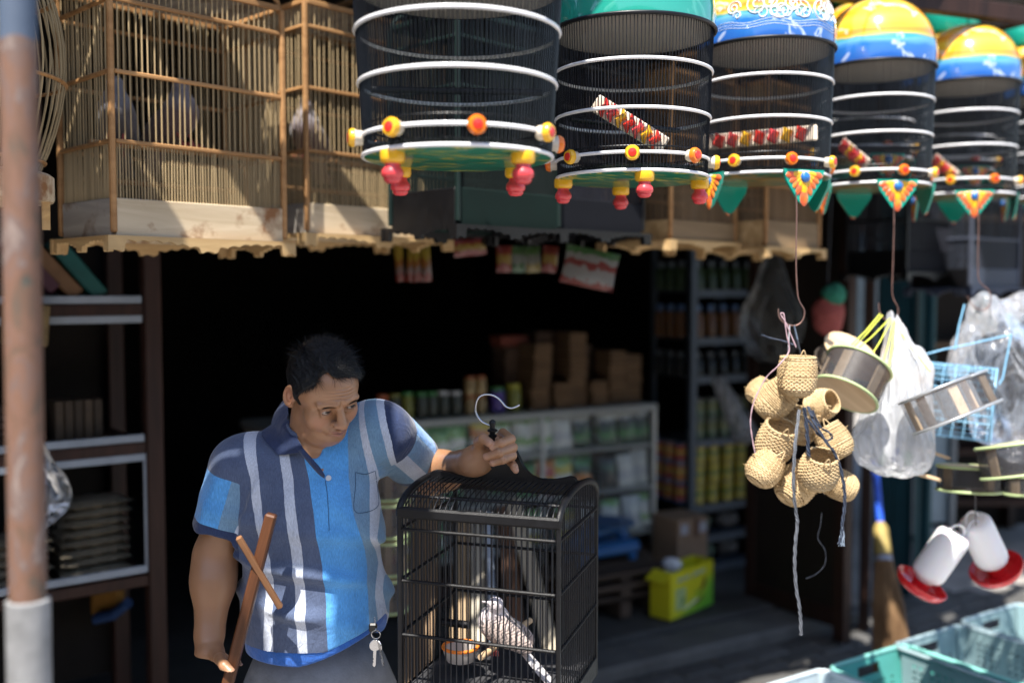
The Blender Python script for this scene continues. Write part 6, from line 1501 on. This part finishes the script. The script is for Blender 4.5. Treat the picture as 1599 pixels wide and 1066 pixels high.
tag(MB().box(UV(front_u(845), CW0+.31, 1.014+12*.025+.02), (.16,.12,.05), RU, bev=.004).build('carton', mat('reddish_carton', (.20,.05,.03), .8)), 'reddish carton on top of the dark left stack on the counter', 'box')
# metal shelf with tins and bottles
RK = Vector((.945,5.15,0)); m_steel = mat('blue_grey_steel', (.055,.07,.09), .5, .25, 10, metal=.3, bmp=.1)
rk = empty('metal_shelf', 'blue grey slotted steel shelf full of tins between counter and door', 'shelf', RK, radians(30))
for x in (0,.46):
    for y in (0,.34):
        MB().box((x + (.010 if x == 0 else -.010)*0, y, 1.05+.05), (.036,.004,2.1), bev=.001).build('upright', m_steel, rk); MB().box((x + (-.018 if x == 0 else .018), y+.017*(1 if y == 0 else -1), 1.1), (.004,.030,2.1), bev=.001).build('upright', m_steel, rk)
for z in (.13,.29,.455,.80,1.135,1.335,1.585,1.85): MB().box((.23,.17,z), (.42,.332,.012), bev=.001).build('shelf_board', m_steel, rk); MB().box((.23,-.004,z-.012), (.42,.003,.036)).build('shelf_lip', m_steel, rk)
def band_mat(nm, cols):
    m, t, b = new_mat(nm); tc = N(t, 'TexCoord'); sp = N(t, 'SeparateXYZ'); t.links.new(tc.outputs['Generated'], sp.inputs[0]); c = ramp(t, sp.outputs['Z'], cols, 'CONSTANT')
    v = coords(t, (4,4,3), 'Generated'); n = N(t, 'TexVoronoi', ins={'Scale': 1.7}); t.links.new(v, n.inputs[0]); f = ramp(t, n.outputs[0], [(.28, (1,1,1)), (.36, (0,0,0))]); mx = N(t, 'MixRGB', blend_type='MIX'); mx.inputs[2].default_value = (*cols[1][1], 1); mx.inputs[0].default_value = .5
    h = N(t, 'MixRGB'); h.inputs[2].default_value = (.28,.27,.22,1); t.links.new(f, h.inputs[0]); t.links.new(c, h.inputs[1]); t.links.new(h.outputs[0], b.inputs['Base Color']); b.inputs['Roughness'].default_value = .3; return m
def tin_mesh(nm, r, h, m, cap=None):
    return MB().lathe([(0,0),(r*.96,0),(r,.003),(r*.97,.006),(r*.97,h-.006),(r,h-.003),(r*.95,h),(0,h-.002)] if not cap else [(0,0),(r,0),(r,h*.70),(r*.45,h*.82),(r*.45,h*.85)], 16).mesh(nm, m, True)
tr = tin_mesh('tin', .036, .106, band_mat('red_blue_tin', [(0, (0.041, 0.108, 0.27)), (0.12, (0.405, 0.041, 0.027)), (0.45, (0.567, 0.365, 0.041)), (0.66, (0.459, 0.068, 0.027)), (0.88, (0.054, 0.108, 0.23))]))
to_ = tin_mesh('tin', .036, .106, band_mat('orange_blue_tin', [(0, (0.054, 0.135, 0.297)), (0.12, (0.54, 0.189, 0.027)), (0.5, (0.581, 0.432, 0.095)), (0.7, (0.486, 0.095, 0.027)), (0.88, (0.27, 0.297, 0.338))]))
ty = tin_mesh('tin', .036, .106, band_mat('yellow_green_tin', [(0, (0.351, 0.27, 0.027)), (0.15, (0.432, 0.338, 0.027)), (0.4, (0.081, 0.162, 0.027)), (0.62, (0.446, 0.351, 0.027)), (0.9, (0.257, 0.243, 0.081))]))
tg = tin_mesh('tin', .036, .106, band_mat('green_tin', [(0,(.015,.05,.02)),(.2,(.03,.08,.03)),(.5,(.10,.11,.02)),(.7,(.02,.06,.02)),(.9,(.08,.08,.07))]))
rown = ('bottom','middle','top')
for rw in range(3):
    for i in range(4):                                               # long side of the shelf, facing the lane
        o = link('tin', ty); o.matrix_world = Matrix.Translation(RK) @ Matrix.Rotation(radians(30),4,'Z') @ Matrix.Translation((.075+i*.098, .05+random.uniform(0,.01), .461+rw*.1065)) @ Matrix.Rotation(random.uniform(0,6),4,'Z')
        tag(o, f'yellow green tin, {rown[rw]} row, {ordn[i]} from the left on steel shelf', 'tin', 'yellow green tins on the steel shelf')
    for i in range(3):
        o = link('tin', (tr, to_)[(i+rw) % 2]); o.matrix_world = Matrix.Translation(RK) @ Matrix.Rotation(radians(30),4,'Z') @ Matrix.Translation((.020, .13+i*.085, .461+rw*.1065)) @ Matrix.Rotation(random.uniform(0,6),4,'Z')
        tag(o, f'{("red and blue","orange and blue")[(i+rw) % 2]} tin, {rown[rw]} row, {("nearest","middle","farthest")[i]} on the shelf end', 'tin', 'red and orange tins on the end of the steel shelf')
m_ob, m_bc = pl('orange_bottle', (.12,.055,.02)), pl('blue_cap', (.05,.10,.20)); m_gb = pl('greenish_bottle', (.03,.05,.02)); m_db = pl('dark_bottle', (.015,.017,.015)); m_gc = pl('pale_cap', (.07,.08,.09)); m_yb = pl('yellowish_bottle', (.30,.27,.10))
def shelf_bottles(z, h, body, cap, lb, grp, n=5, r=.032):
    for i in range(n):
        for sd_ in (0, 1):
            if sd_ and i > 2: continue
            p = (.06+i*.085, .05, z) if not sd_ else (.022, .14+i*.085, z); M = Matrix.Translation(RK) @ Matrix.Rotation(radians(30),4,'Z') @ Matrix.Translation(p)
            e = empty('bottle', f"{lb}, {ordn[i]} from the corner on the shelf {'front' if not sd_ else 'end'}", 'bottle', group=grp, M=M)
            MB().lathe([(0,0),(r,0),(r,h*.68),(r*.5,h*.80),(r*.5,h*.83)], 14).build('body', body, e, True); MB().lathe([(r*.55,h*.80),(r*.62,h*.81),(r*.6,h),(0,h)], 14).build('cap', cap, e, True)
shelf_bottles(1.342, .17, m_ob, m_bc, 'orange bottle with pale blue cap', 'orange bottles on the steel shelf')
shelf_bottles(1.592, .15, m_gb, m_gc, 'greenish bottle on the high shelf', 'greenish bottles on the high shelf')
shelf_bottles(1.142, .12, m_db, m_gc, 'dark little bottle with grey cap', 'dark bottles on the steel shelf')
for i in range(5):
    for rw in range(2):
        o = link('tin', tg); o.matrix_world = Matrix.Translation(RK) @ Matrix.Rotation(radians(30),4,'Z') @ Matrix.Translation((.065+i*.085, .05, .807+rw*.1065)); tag(o, f'green tin, {("lower","upper")[rw]} row, {ordn[i]} from the left, above the yellow tins', 'tin', 'green tins on the steel shelf')
def lump(name, label, cat, c, r, m, seed, amp=.02, f=26, h=.008, rot=0):
    V, F = sdf_mesh(lambda p: ell(p, c, r) + amp*snoise(p, f, seed), tuple(c[k]-r[k]*1.5-.02 for k in range(3)), tuple(c[k]+r[k]*1.5+.02 for k in range(3)), h); return tag(link(name, np_mesh(name, V, F, m)), label, cat)
m_sack = mat('dusty_sack', (.12,.11,.10), .8, .4, 20, bmp=.4)
for k, (x, y, z, lb) in enumerate(((.13,.12,.345,'left'),(.32,.12,.345,'right'),(.16,.12,.19,'bottom left'),(.33,.12,.19,'bottom right'))):
    c = Matrix.Rotation(radians(30),3,'Z') @ Vector((x,y,z)) + RK; lump('cloth_bag', f'small dusty bag on the lower boards of the steel shelf, {lb}', 'bag', (c.x, c.y, c.z), (.075,.07,.045), m_sack if k % 2 else mat('green_grey_sack', (.10,.14,.10), .7, .4, 30), 60+k, .012, 40)
# yellow carton with open flaps and paper
yb = empty('yellow_carton', 'bright yellow and green printed carton on the shop floor', 'box', (.795, 4.585, FLR+.001), radians(45.5)); hw, hd_, hh_ = .172, .055, .215
m, t, b = new_mat('yellow_print'); tc = N(t, 'TexCoord'); sp = N(t, 'SeparateXYZ'); t.links.new(tc.outputs['Object'], sp.inputs[0])
a_ = N(t, 'Math', operation='MULTIPLY_ADD', ins={1: -.55}); t.links.new(sp.outputs['X'], a_.inputs[0]); t.links.new(sp.outputs['Z'], a_.inputs[2]); v = coords(t, (9,9,9)); n = N(t, 'TexNoise', ins={'Scale': 1.0, 'Detail': 2}); t.links.new(v, n.inputs[0])
b_ = N(t, 'Math', operation='MULTIPLY_ADD', ins={1: .10}); t.links.new(n.outputs[0], b_.inputs[0]); t.links.new(a_.outputs[0], b_.inputs[2])
t.links.new(ramp(t, b_.outputs[0], [(0,(.12,.42,.04)),(.07,(.22,.50,.04)),(.13,(.62,.58,.02)),(.3,(.66,.60,.02))]), b.inputs['Base Color']); b.inputs['Roughness'].default_value = .4
for nm, c, d in (('side_panel',(0,-hd_,hh_/2),(hw*2,.004,hh_)),('side_panel',(0,hd_,hh_/2),(hw*2,.004,hh_)),('end_panel',(-hw,0,hh_/2),(.004,hd_*2-.004,hh_)),('end_panel',(hw,0,hh_/2),(.004,hd_*2-.004,hh_)),('bottom',(0,0,.003),(hw*2-.006,hd_*2-.006,.004))): MB().box(c, d).build(nm, m, yb)
def flap(x0, x1, z0, z1, m_, nm='printed_patch', y=None): return MB().box(((x0+x1)/2, (y if y is not None else -hd_-.0035), (z0+z1)/2), (x1-x0,.0015,z1-z0)).build(nm, m_, yb)
flap(-.135,-.055,.035,.135, mat('pale_green_print', (.42,.52,.22), .5)); m_lb = mat('pale_blue_print', (.35,.48,.62), .5); m_pb = mat('brown_print', (.16,.07,.03), .5); m_gp = mat('leaf_print', (.06,.25,.05), .5); m_wp = mat('white_print', (.62,.62,.58), .5)
q = MB()
for i in range(11):
    if i == 5: continue
    x = -.110 + i*.0205; z = .172 + .0008*i; y = -hd_-.004; hgt = .014 if i not in (0,6) else .021
    q.tube([(x-.005,y,z-hgt*.6),(x-.006,y,z+hgt*.5),(x+.002,y,z+hgt*.6),(x+.004,y,z),(x-.002,y,z-hgt*.2),(x+.006,y,z-hgt*.6)], .0026, 5, flat=.5)
q.build('lettering', m_lb, yb)
for pts, m_, r_ in (([(-.09,0,.05),(-.08,0,.09),(-.07,0,.07)], m_gp, .013), ([(-.07,0,.03),(-.01,0,.045),(.04,0,.06)], m_wp, .014), ([(.02,0,.03),(.055,0,.05),(.085,0,.066)], m_pb, .011), ([(.06,0,.09),(.085,0,.12),(.10,0,.15)], m_pb, .015), ([(.03,0,.085),(.05,0,.095),(.07,0,.088)], m_gp, .010)):
    MB().tube([(x, -hd_-.002, z) for x, _, z in pts], [r_*.5, r_, r_*.5], 10, flat=.12).build('printed_picture', m_, yb, True)
for (nm, c, d, R_) in (('flap', (-hw-.030,-.01,hh_-.012), (.075,.10,.003), RY(-.5)),): MB().box(c, d, R_).build(nm, m, yb)
lump('crumpled_paper', 'crumpled white paper sticking out of the yellow carton', 'paper', (.745,4.56,FLR+.225), (.045,.03,.035), mat('white_paper', (.60,.60,.62), .7), 71, .012, 60, .005)
# brown carton behind
bc = empty('brown_carton', 'brown cardboard carton behind the yellow one', 'box', (.835, 4.90, FLR), radians(30)); MB().box((0,0,.12), (.19,.20,.24), bev=.004).build('body', mat('kraft_board', (.30,.20,.13), .85, .2, 8), bc); MB().box((.02,-.1012,.19), (.022,.002,.09)).build('tape', mat('brown_tape', (.12,.05,.03), .4), bc)
for x in (-.055,.062): MB().box((x,-.1012,.19), (.045,.002,.05)).build('sticker', mat('pale_sticker', (.42,.42,.46), .5), bc)
bc.location.z = FLR + .14; tag(MB().box((.835,4.90,FLR+.07), (.24,.24,.138), RU, bev=.004).build('carton', m_cardd), 'dark carton under the brown one, behind the yellow carton', 'box')
# pallet of old planks with the blue scale
pw_ = wood('grimy_plank', (.035,.024,.018), (.095,.066,.048), .8, 1, 0)
pt_ = empty('plank_stack', 'pile of grimy old planks left of the yellow carton', 'planks', (.46, 4.56, FLR), radians(30))
for k, (y, z, l) in enumerate(((-.10,.215,.62),(0,.218,.60),(.10,.214,.63),(-.08,.150,.60),(.06,.152,.58),(-.05,.09,.64),(.08,.088,.55))): MB().box((random.uniform(-.03,.03)-.05, y, z), (l,.09,.022), bev=.003).build('plank', pw_, pt_)
for x in (-.27,.0,.20):
    for z in (.040,.120,.184): MB().box((x,0,z), (.06,.24,.03 if z != .04 else .078), bev=.004).build('block', pw_, pt_)
m_bs = mat('blue_enamel', (.02,.10,.26), .4, .3, 8, coat=.2)
sc_ = empty('scale', 'blue cast market scale on the pile of planks', 'scale', UV(.215,.335,FLR+.229), radians(30)); sc_.scale = (1.25,1.25,1.3)
for x in (-.115,.115):
    for y in (-.05,.05): MB().box((x,y,.015), (.030,.030,.030), bev=.006).build('foot', m_bs, sc_)
MB().box((0,0,.052), (.28,.15,.045), bev=.012).build('base', m_bs, sc_); MB().tube([(-.11,0,.07),(-.10,0,.10),(-.06,0,.115),(.0,0,.10),(.07,0,.115),(.10,0,.10),(.11,0,.07)], [.02,.018,.016,.014,.016,.018,.02], 10, flat=1.4).build('beam', m_bs, sc_, True)
MB().lathe([(0,0),(.05,.001),(.095,.004),(.098,.010),(.093,.010),(0,.006)], 30, (.045,0,.128)).build('pan', m_bs, sc_, True); MB().lathe([(0,0),(.040,.001),(.045,.008),(0,.006)], 24, (-.09,0,.118)).build('weight_plate', m_bs, sc_, True)
# boards leaning against the counter, seen through the held cage
for k, (x0, y0, x1, y1, wpx, D0, D1, col, lb) in enumerate(((668,770,652,1040,44,3.5,3.15,(.20,.13,.075),'wide brown board leaning at the left, behind the cage'), (722,800,716,1040,26,3.55,3.2,(.34,.24,.14),'tan board leaning behind the cage, second from left'),
        (744,800,748,1040,20,3.6,3.2,(.50,.45,.36),'pale board leaning behind the dove cage'), (762,800,772,1030,9,3.55,3.2,(.42,.48,.58),'narrow bluish white strip leaning beside the pale board'),
        (786,790,812,1040,26,3.6,3.2,(.14,.07,.04),'dark reddish board leaning behind the zebra dove'), (800,780,868,1040,24,3.5,3.1,(.46,.40,.30),'pale slanting board leaning to the right behind the dove'))):
    a, b_ = P(x0, y0, D0), P(x1, y1, D1); ax = (b_-a).normalized(); b_ = a + ax*((.02-a.z)/ax.z); L = (b_-a).length
    o = MB().box((0,0,0), (PX(wpx,3.3), .018, L), bev=.002).build('board', wood('board_wood', tuple(c*.6 for c in col), col, .7, .8, 2)); o.matrix_world = Matrix.Translation((a+b_)/2) @ (frame_z(a-b_, Vector((0,-1,0)))).to_4x4(); tag(o, lb, 'board')
# small stack of round boxes left of the cage
for k in range(4):
    c = P(607, 925-k*58, 3.1); e = insect_box(('lowest','second','third','topmost')[k] + ' box in the stack of round boxes between man and cage', 607, 925-k*58, 3.1, (0,0,1), .062, .100, slats=5)
# hanging sachets below the cages, the shade there mixed into their colours
for k_, cs_ in dict(dim_red=((.14,.015,.012),(.20,.13,.03),(.14,.02,.012)), dim_green=((.02,.07,.02),(.14,.15,.13),(.05,.10,.03)), dim_yellow=((.16,.12,.02),(.12,.12,.10),(.05,.10,.03))).items(): PM[k_] = packet_mat(k_ + '_sachet', cs_, len(k_), (.16,.13,.10))
def hanging(label, px, py, D, cols, w_, h, n=1, tilt=0):
    e = empty('sachet_strip', label, 'sachets', P(px, py, D))
    for i in range(n):
        q = packet_mesh(w_, h, .02, PM[cols[i % len(cols)]]); o = link('sachet', q, e); o.location = ((i-(n-1)/2)*w_*.95, random.uniform(-.01,.01), -h); o.rotation_euler = (0, tilt+random.uniform(-.1,.1), random.uniform(-.4,.4))
    return e
PM['yelred'] = packet_mat('yellow_red_sachet', ((.12,.015,.01),(.12,.08,.075),(.16,.06,.01),(.19,.14,.015),(.19,.14,.015)), 12, (.15,.10,.015)); PM['check'] = packet_mat('red_white_check_bag', ((.16,.02,.012),(.20,.20,.19),(.20,.19,.18),(.15,.025,.02),(.20,.20,.19),(.05,.12,.04)), 14, (.16,.035,.03))
hanging('yellow sachets with red bottoms hanging under the second box cage', 646, 382, 3.1, ['yelred'], .030, .115, 4)
hanging('white and red chequered pouch hanging under the dark cages', 915, 388, 3.1, ['check'], .17, .12, 1, .12)
hanging('pinkish pouch hanging under the dark green cage', 735, 372, 3.1, ['dim_red'], .11, .055, 1); hanging('row of small colourful sachets under the blue black cage', 822, 384, 3.2, ['dim_red','dim_green','dim_yellow'], .05, .085, 4)
# things dangling on the right, inside
vg = v3(P(1205,490,3.9)); bag('big grey clear bag hanging in the dark beside the door leaf', lambda p: smin(cone(p, vg+v3((0,0,.22)), vg, .03, .10), ell(p, vg+v3((0,0,-.05)), (.12,.09,.14)), .05) + crinkle(p, .016, 24, 81), (vg[0]-.2,vg[1]-.18,vg[2]-.26), (vg[0]+.2,vg[1]+.18,vg[2]+.32), .009, plastic('dull_grey_film', (.14,.14,.13), .22, .45, g=.25))  # grey film with weak gloss
vg2 = v3(P(1142,640,4.6)); bag('whitish crumpled plastic bag hanging at the edge of the steel shelf', lambda p: cone(p, vg2+v3((-.06,0,.13)), vg2+v3((.06,0,-.10)), .03, .055) + crinkle(p, .014, 34, 85), (vg2[0]-.2,vg2[1]-.1,vg2[2]-.22), (vg2[0]+.2,vg2[1]+.1,vg2[2]+.24), .008, plastic('white_crumpled_film', (.45,.46,.48), .6, .4, g=.5))
rg = P(1292, 480, 4.0); e = empty('net_bundle', 'red and green net bundle hanging between door leaf and maroon post', 'net bundle', rg)
for nm, c, r_, m_, sd_ in (('red_net', (.005,0,-.03), (.065,.05,.085), mat('red_net', (.30,.07,.06), .8, .4, 60, bmp=.8), 91), ('green_net', (.02,-.02,.055), (.045,.04,.045), mat('green_net', (.03,.20,.13), .8, .4, 60, bmp=.8), 92)):
    V, F = sdf_mesh(lambda p: ell(p, c, r_) + .008*snoise(p, 60, sd_), tuple(c[k]-r_[k]-.03 for k in range(3)), tuple(c[k]+r_[k]+.03 for k in range(3)), .007); link(nm, np_mesh(nm, V, F, m_), e)
MB().tube([(0,0,.08),(.01,0,.5)], .002, 5).build('cord', m_twine, e)
# ---- wooden cabinet at the left
cp = P(236, 533, 3.0); lt = empty('wooden_cabinet', 'dark brown cabinet with pale edged shelves at the left behind the post', 'cabinet', (cp.x, cp.y, 0), radians(36.9))
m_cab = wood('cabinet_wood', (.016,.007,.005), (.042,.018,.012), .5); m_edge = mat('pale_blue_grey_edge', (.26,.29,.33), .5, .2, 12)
Wc, Dc = .66, .40
for x in (0, -Wc):
    for y in (0, Dc): MB().box((x,y,1.0), (.052,.052,2.0), bev=.004).build('post', m_cab, lt)
for z, st_ in ((.72,(.035,)),(1.123,(-.028,.030)),(1.537,(-.028,.030))):
    MB().box((-Wc/2,.0,z), (Wc-.052,.040,.034), bev=.003).build('rail', m_cab, lt); MB().box((-Wc/2,Dc,z), (Wc-.052,.04,.034), bev=.003).build('rail', m_cab, lt)
    MB().box((-Wc/2,Dc/2,z+.010), (Wc-.04,Dc-.042,.014)).build('shelf_board', m_cab, lt)
    for s_ in st_: MB().box((-Wc/2,-.012,z+s_), (Wc-.06,.012,.022), bev=.002).build('pale_strip', m_edge, lt)
MB().box((-.030,-.012,.925), (.007,.010,.36), bev=.001).build('pale_strip', m_edge, lt)
MB().box((-Wc/2,Dc+.024,1.1), (Wc,.006,1.6)).build('back_board', m_dark, lt); MB().box((-Wc/2,0,.25), (Wc-.052,.035,.035), bev=.003).build('rail', m_cab, lt)
def cabp(x, y, z): return Matrix.Translation(lt.location) @ Matrix.Rotation(radians(36.9),4,'Z') @ Vector((x,y,z))
m_seed, t, b = new_mat('seed_in_clear_bag'); v = coords(t, (1,1,1)); n = N(t, 'TexVoronoi', ins={'Scale': 210}); t.links.new(v, n.inputs[0]); t.links.new(ramp(t, n.outputs[0], [(.1,(.30,.26,.19)),(.6,(.13,.11,.08))]), b.inputs['Base Color']); b.inputs['Roughness'].default_value = .3; b.inputs['Coat Weight'].default_value = .5; bump(t, b, n.outputs[0], .8, .003)
q = MB(); nx, ny = 12, 8
for s in (-1, 1):
    q.add([((i/nx-.5)*.20, (j/ny-.5)*.15, s*.0165*(max(0,sin(pi*i/nx))**.35)*(max(0,sin(pi*j/ny))**.35) + .002*sin(i*2.1+j)*s) for j in range(ny+1) for i in range(nx+1)], [(j*(nx+1)+i, j*(nx+1)+i+1, (j+1)*(nx+1)+i+1, (j+1)*(nx+1)+i) for j in range(ny) for i in range(nx)])
sb = q.mesh('seed_bag', m_seed, True)
for x, n_, lb in ((-.155,8,'right'), (-.385,5,'left')):
    for i in range(n_):
        o = link('seed_bag', sb); o.location = cabp(x + random.uniform(-.006,.006), .11, .756 + i*.0285); o.rotation_euler = (random.uniform(-.03,.03), random.uniform(-.03,.03), radians(36.9)+random.uniform(-.05,.05))
        tag(o, f'flat clear bag of seed, number {i+1} from below in the {lb} pile of the cabinet' if False else f'flat clear bag of seed in the {lb} pile of the cabinet, {ordn[i]} from below', 'seed bag', f'seed bags in the {lb} pile')
mb_ = mat('dark_brown_brick_box', (.03,.015,.010), .7, .3, 12, rnd=.3)
for i in range(5):
    o = MB().box((0,0,0), (.15,.14,.021), bev=.003).build('flat_box', mb_); o.location = cabp(-.40, .10, 1.155+.012+i*.0235); o.rotation_euler = (0,0,radians(36.9)+random.uniform(-.04,.04)); tag(o, f'flat dark brown box in the cabinet, {ordn[i]} from below', 'box', 'flat dark boxes in the cabinet')
for i in range(5):
    o = MB().box((0,0,0), (.024,.13,.115), bev=.003).build('block', mat('brown_tan_block', (.05,.033,.02), .7, .4, 25, rnd=.3)); o.location = cabp(-.255+i*.027, .10, 1.155+.060); o.rotation_euler = (0,0,radians(36.9)); tag(o, f'upright brownish block on the middle cabinet shelf, {ordn[i]} from the left', 'block', 'upright blocks in the cabinet')
for k, (x, z, c, rt, lb) in enumerate(((-.33,1.67,(.06,.02,.03),.75,'maroon'),(-.27,1.655,(.14,.07,.03),.72,'orange brown'),(-.20,1.655,(.008,.07,.06),.68,'teal'))):
    o = MB().box((0,0,0), (.045,.10,.20), bev=.004).build('packet', mat(lb.replace(' ','_')+'_packet', c, .5, .3, 20)); o.matrix_world = Matrix.Translation(cabp(x,.05,z)) @ Matrix.Rotation(radians(36.9),4,'Z') @ Matrix.Rotation(-rt,4,'Y'); tag(o, f'{lb} packet leaning on the top shelf of the cabinet', 'packet')
o = MB().box((0,0,0), (.11,.06,.115), bev=.004).build('woven_pouch', mat('tan_woven', (.16,.11,.05), .8, .5, 30, bmp=.5)); o.matrix_world = Matrix.Translation(cabp(-.355,-.05,1.50)) @ Matrix.Rotation(radians(36.9),4,'Z') @ Matrix.Rotation(.08,4,'Y'); tag(o, 'tan woven pouch hanging in front of the cabinet top shelf', 'pouch')
g = v3(P(82,765,2.6)); bag('clear crumpled bag sticking out from behind the rusty post', lambda p: smin(cone(p, g+v3((-.05,0,.10)), g+v3((-.02,0,-.02)), .03,.055), cone(p, g, g+v3((-.05,0,-.10)), .045,.02), .03) + crinkle(p, .014, 36, 95), (g[0]-.18,g[1]-.1,g[2]-.2), (g[0]+.12,g[1]+.1,g[2]+.2), .006, plastic('greyish_film', (.45,.48,.55), .25, .2))
tag(MB().tube([P(x, y, 3.2) for x, y in ((150,965),(178,958),(200,940))], .03, 10, flat=.6).build('cloth', mat('blue_rag', (.02,.05,.14), .8), smooth=True), 'dark blue rag on the floor under the cabinet', 'rag')
o = MB().box((0,0,0), (.10,.05,.10), bev=.01).build('orange_pouch', mat('orange_pouch', (.20,.09,.01), .7)); o.location = P(168, 935, 3.25); tag(o, 'dull orange pouch hanging under the lowest cabinet rail', 'pouch')
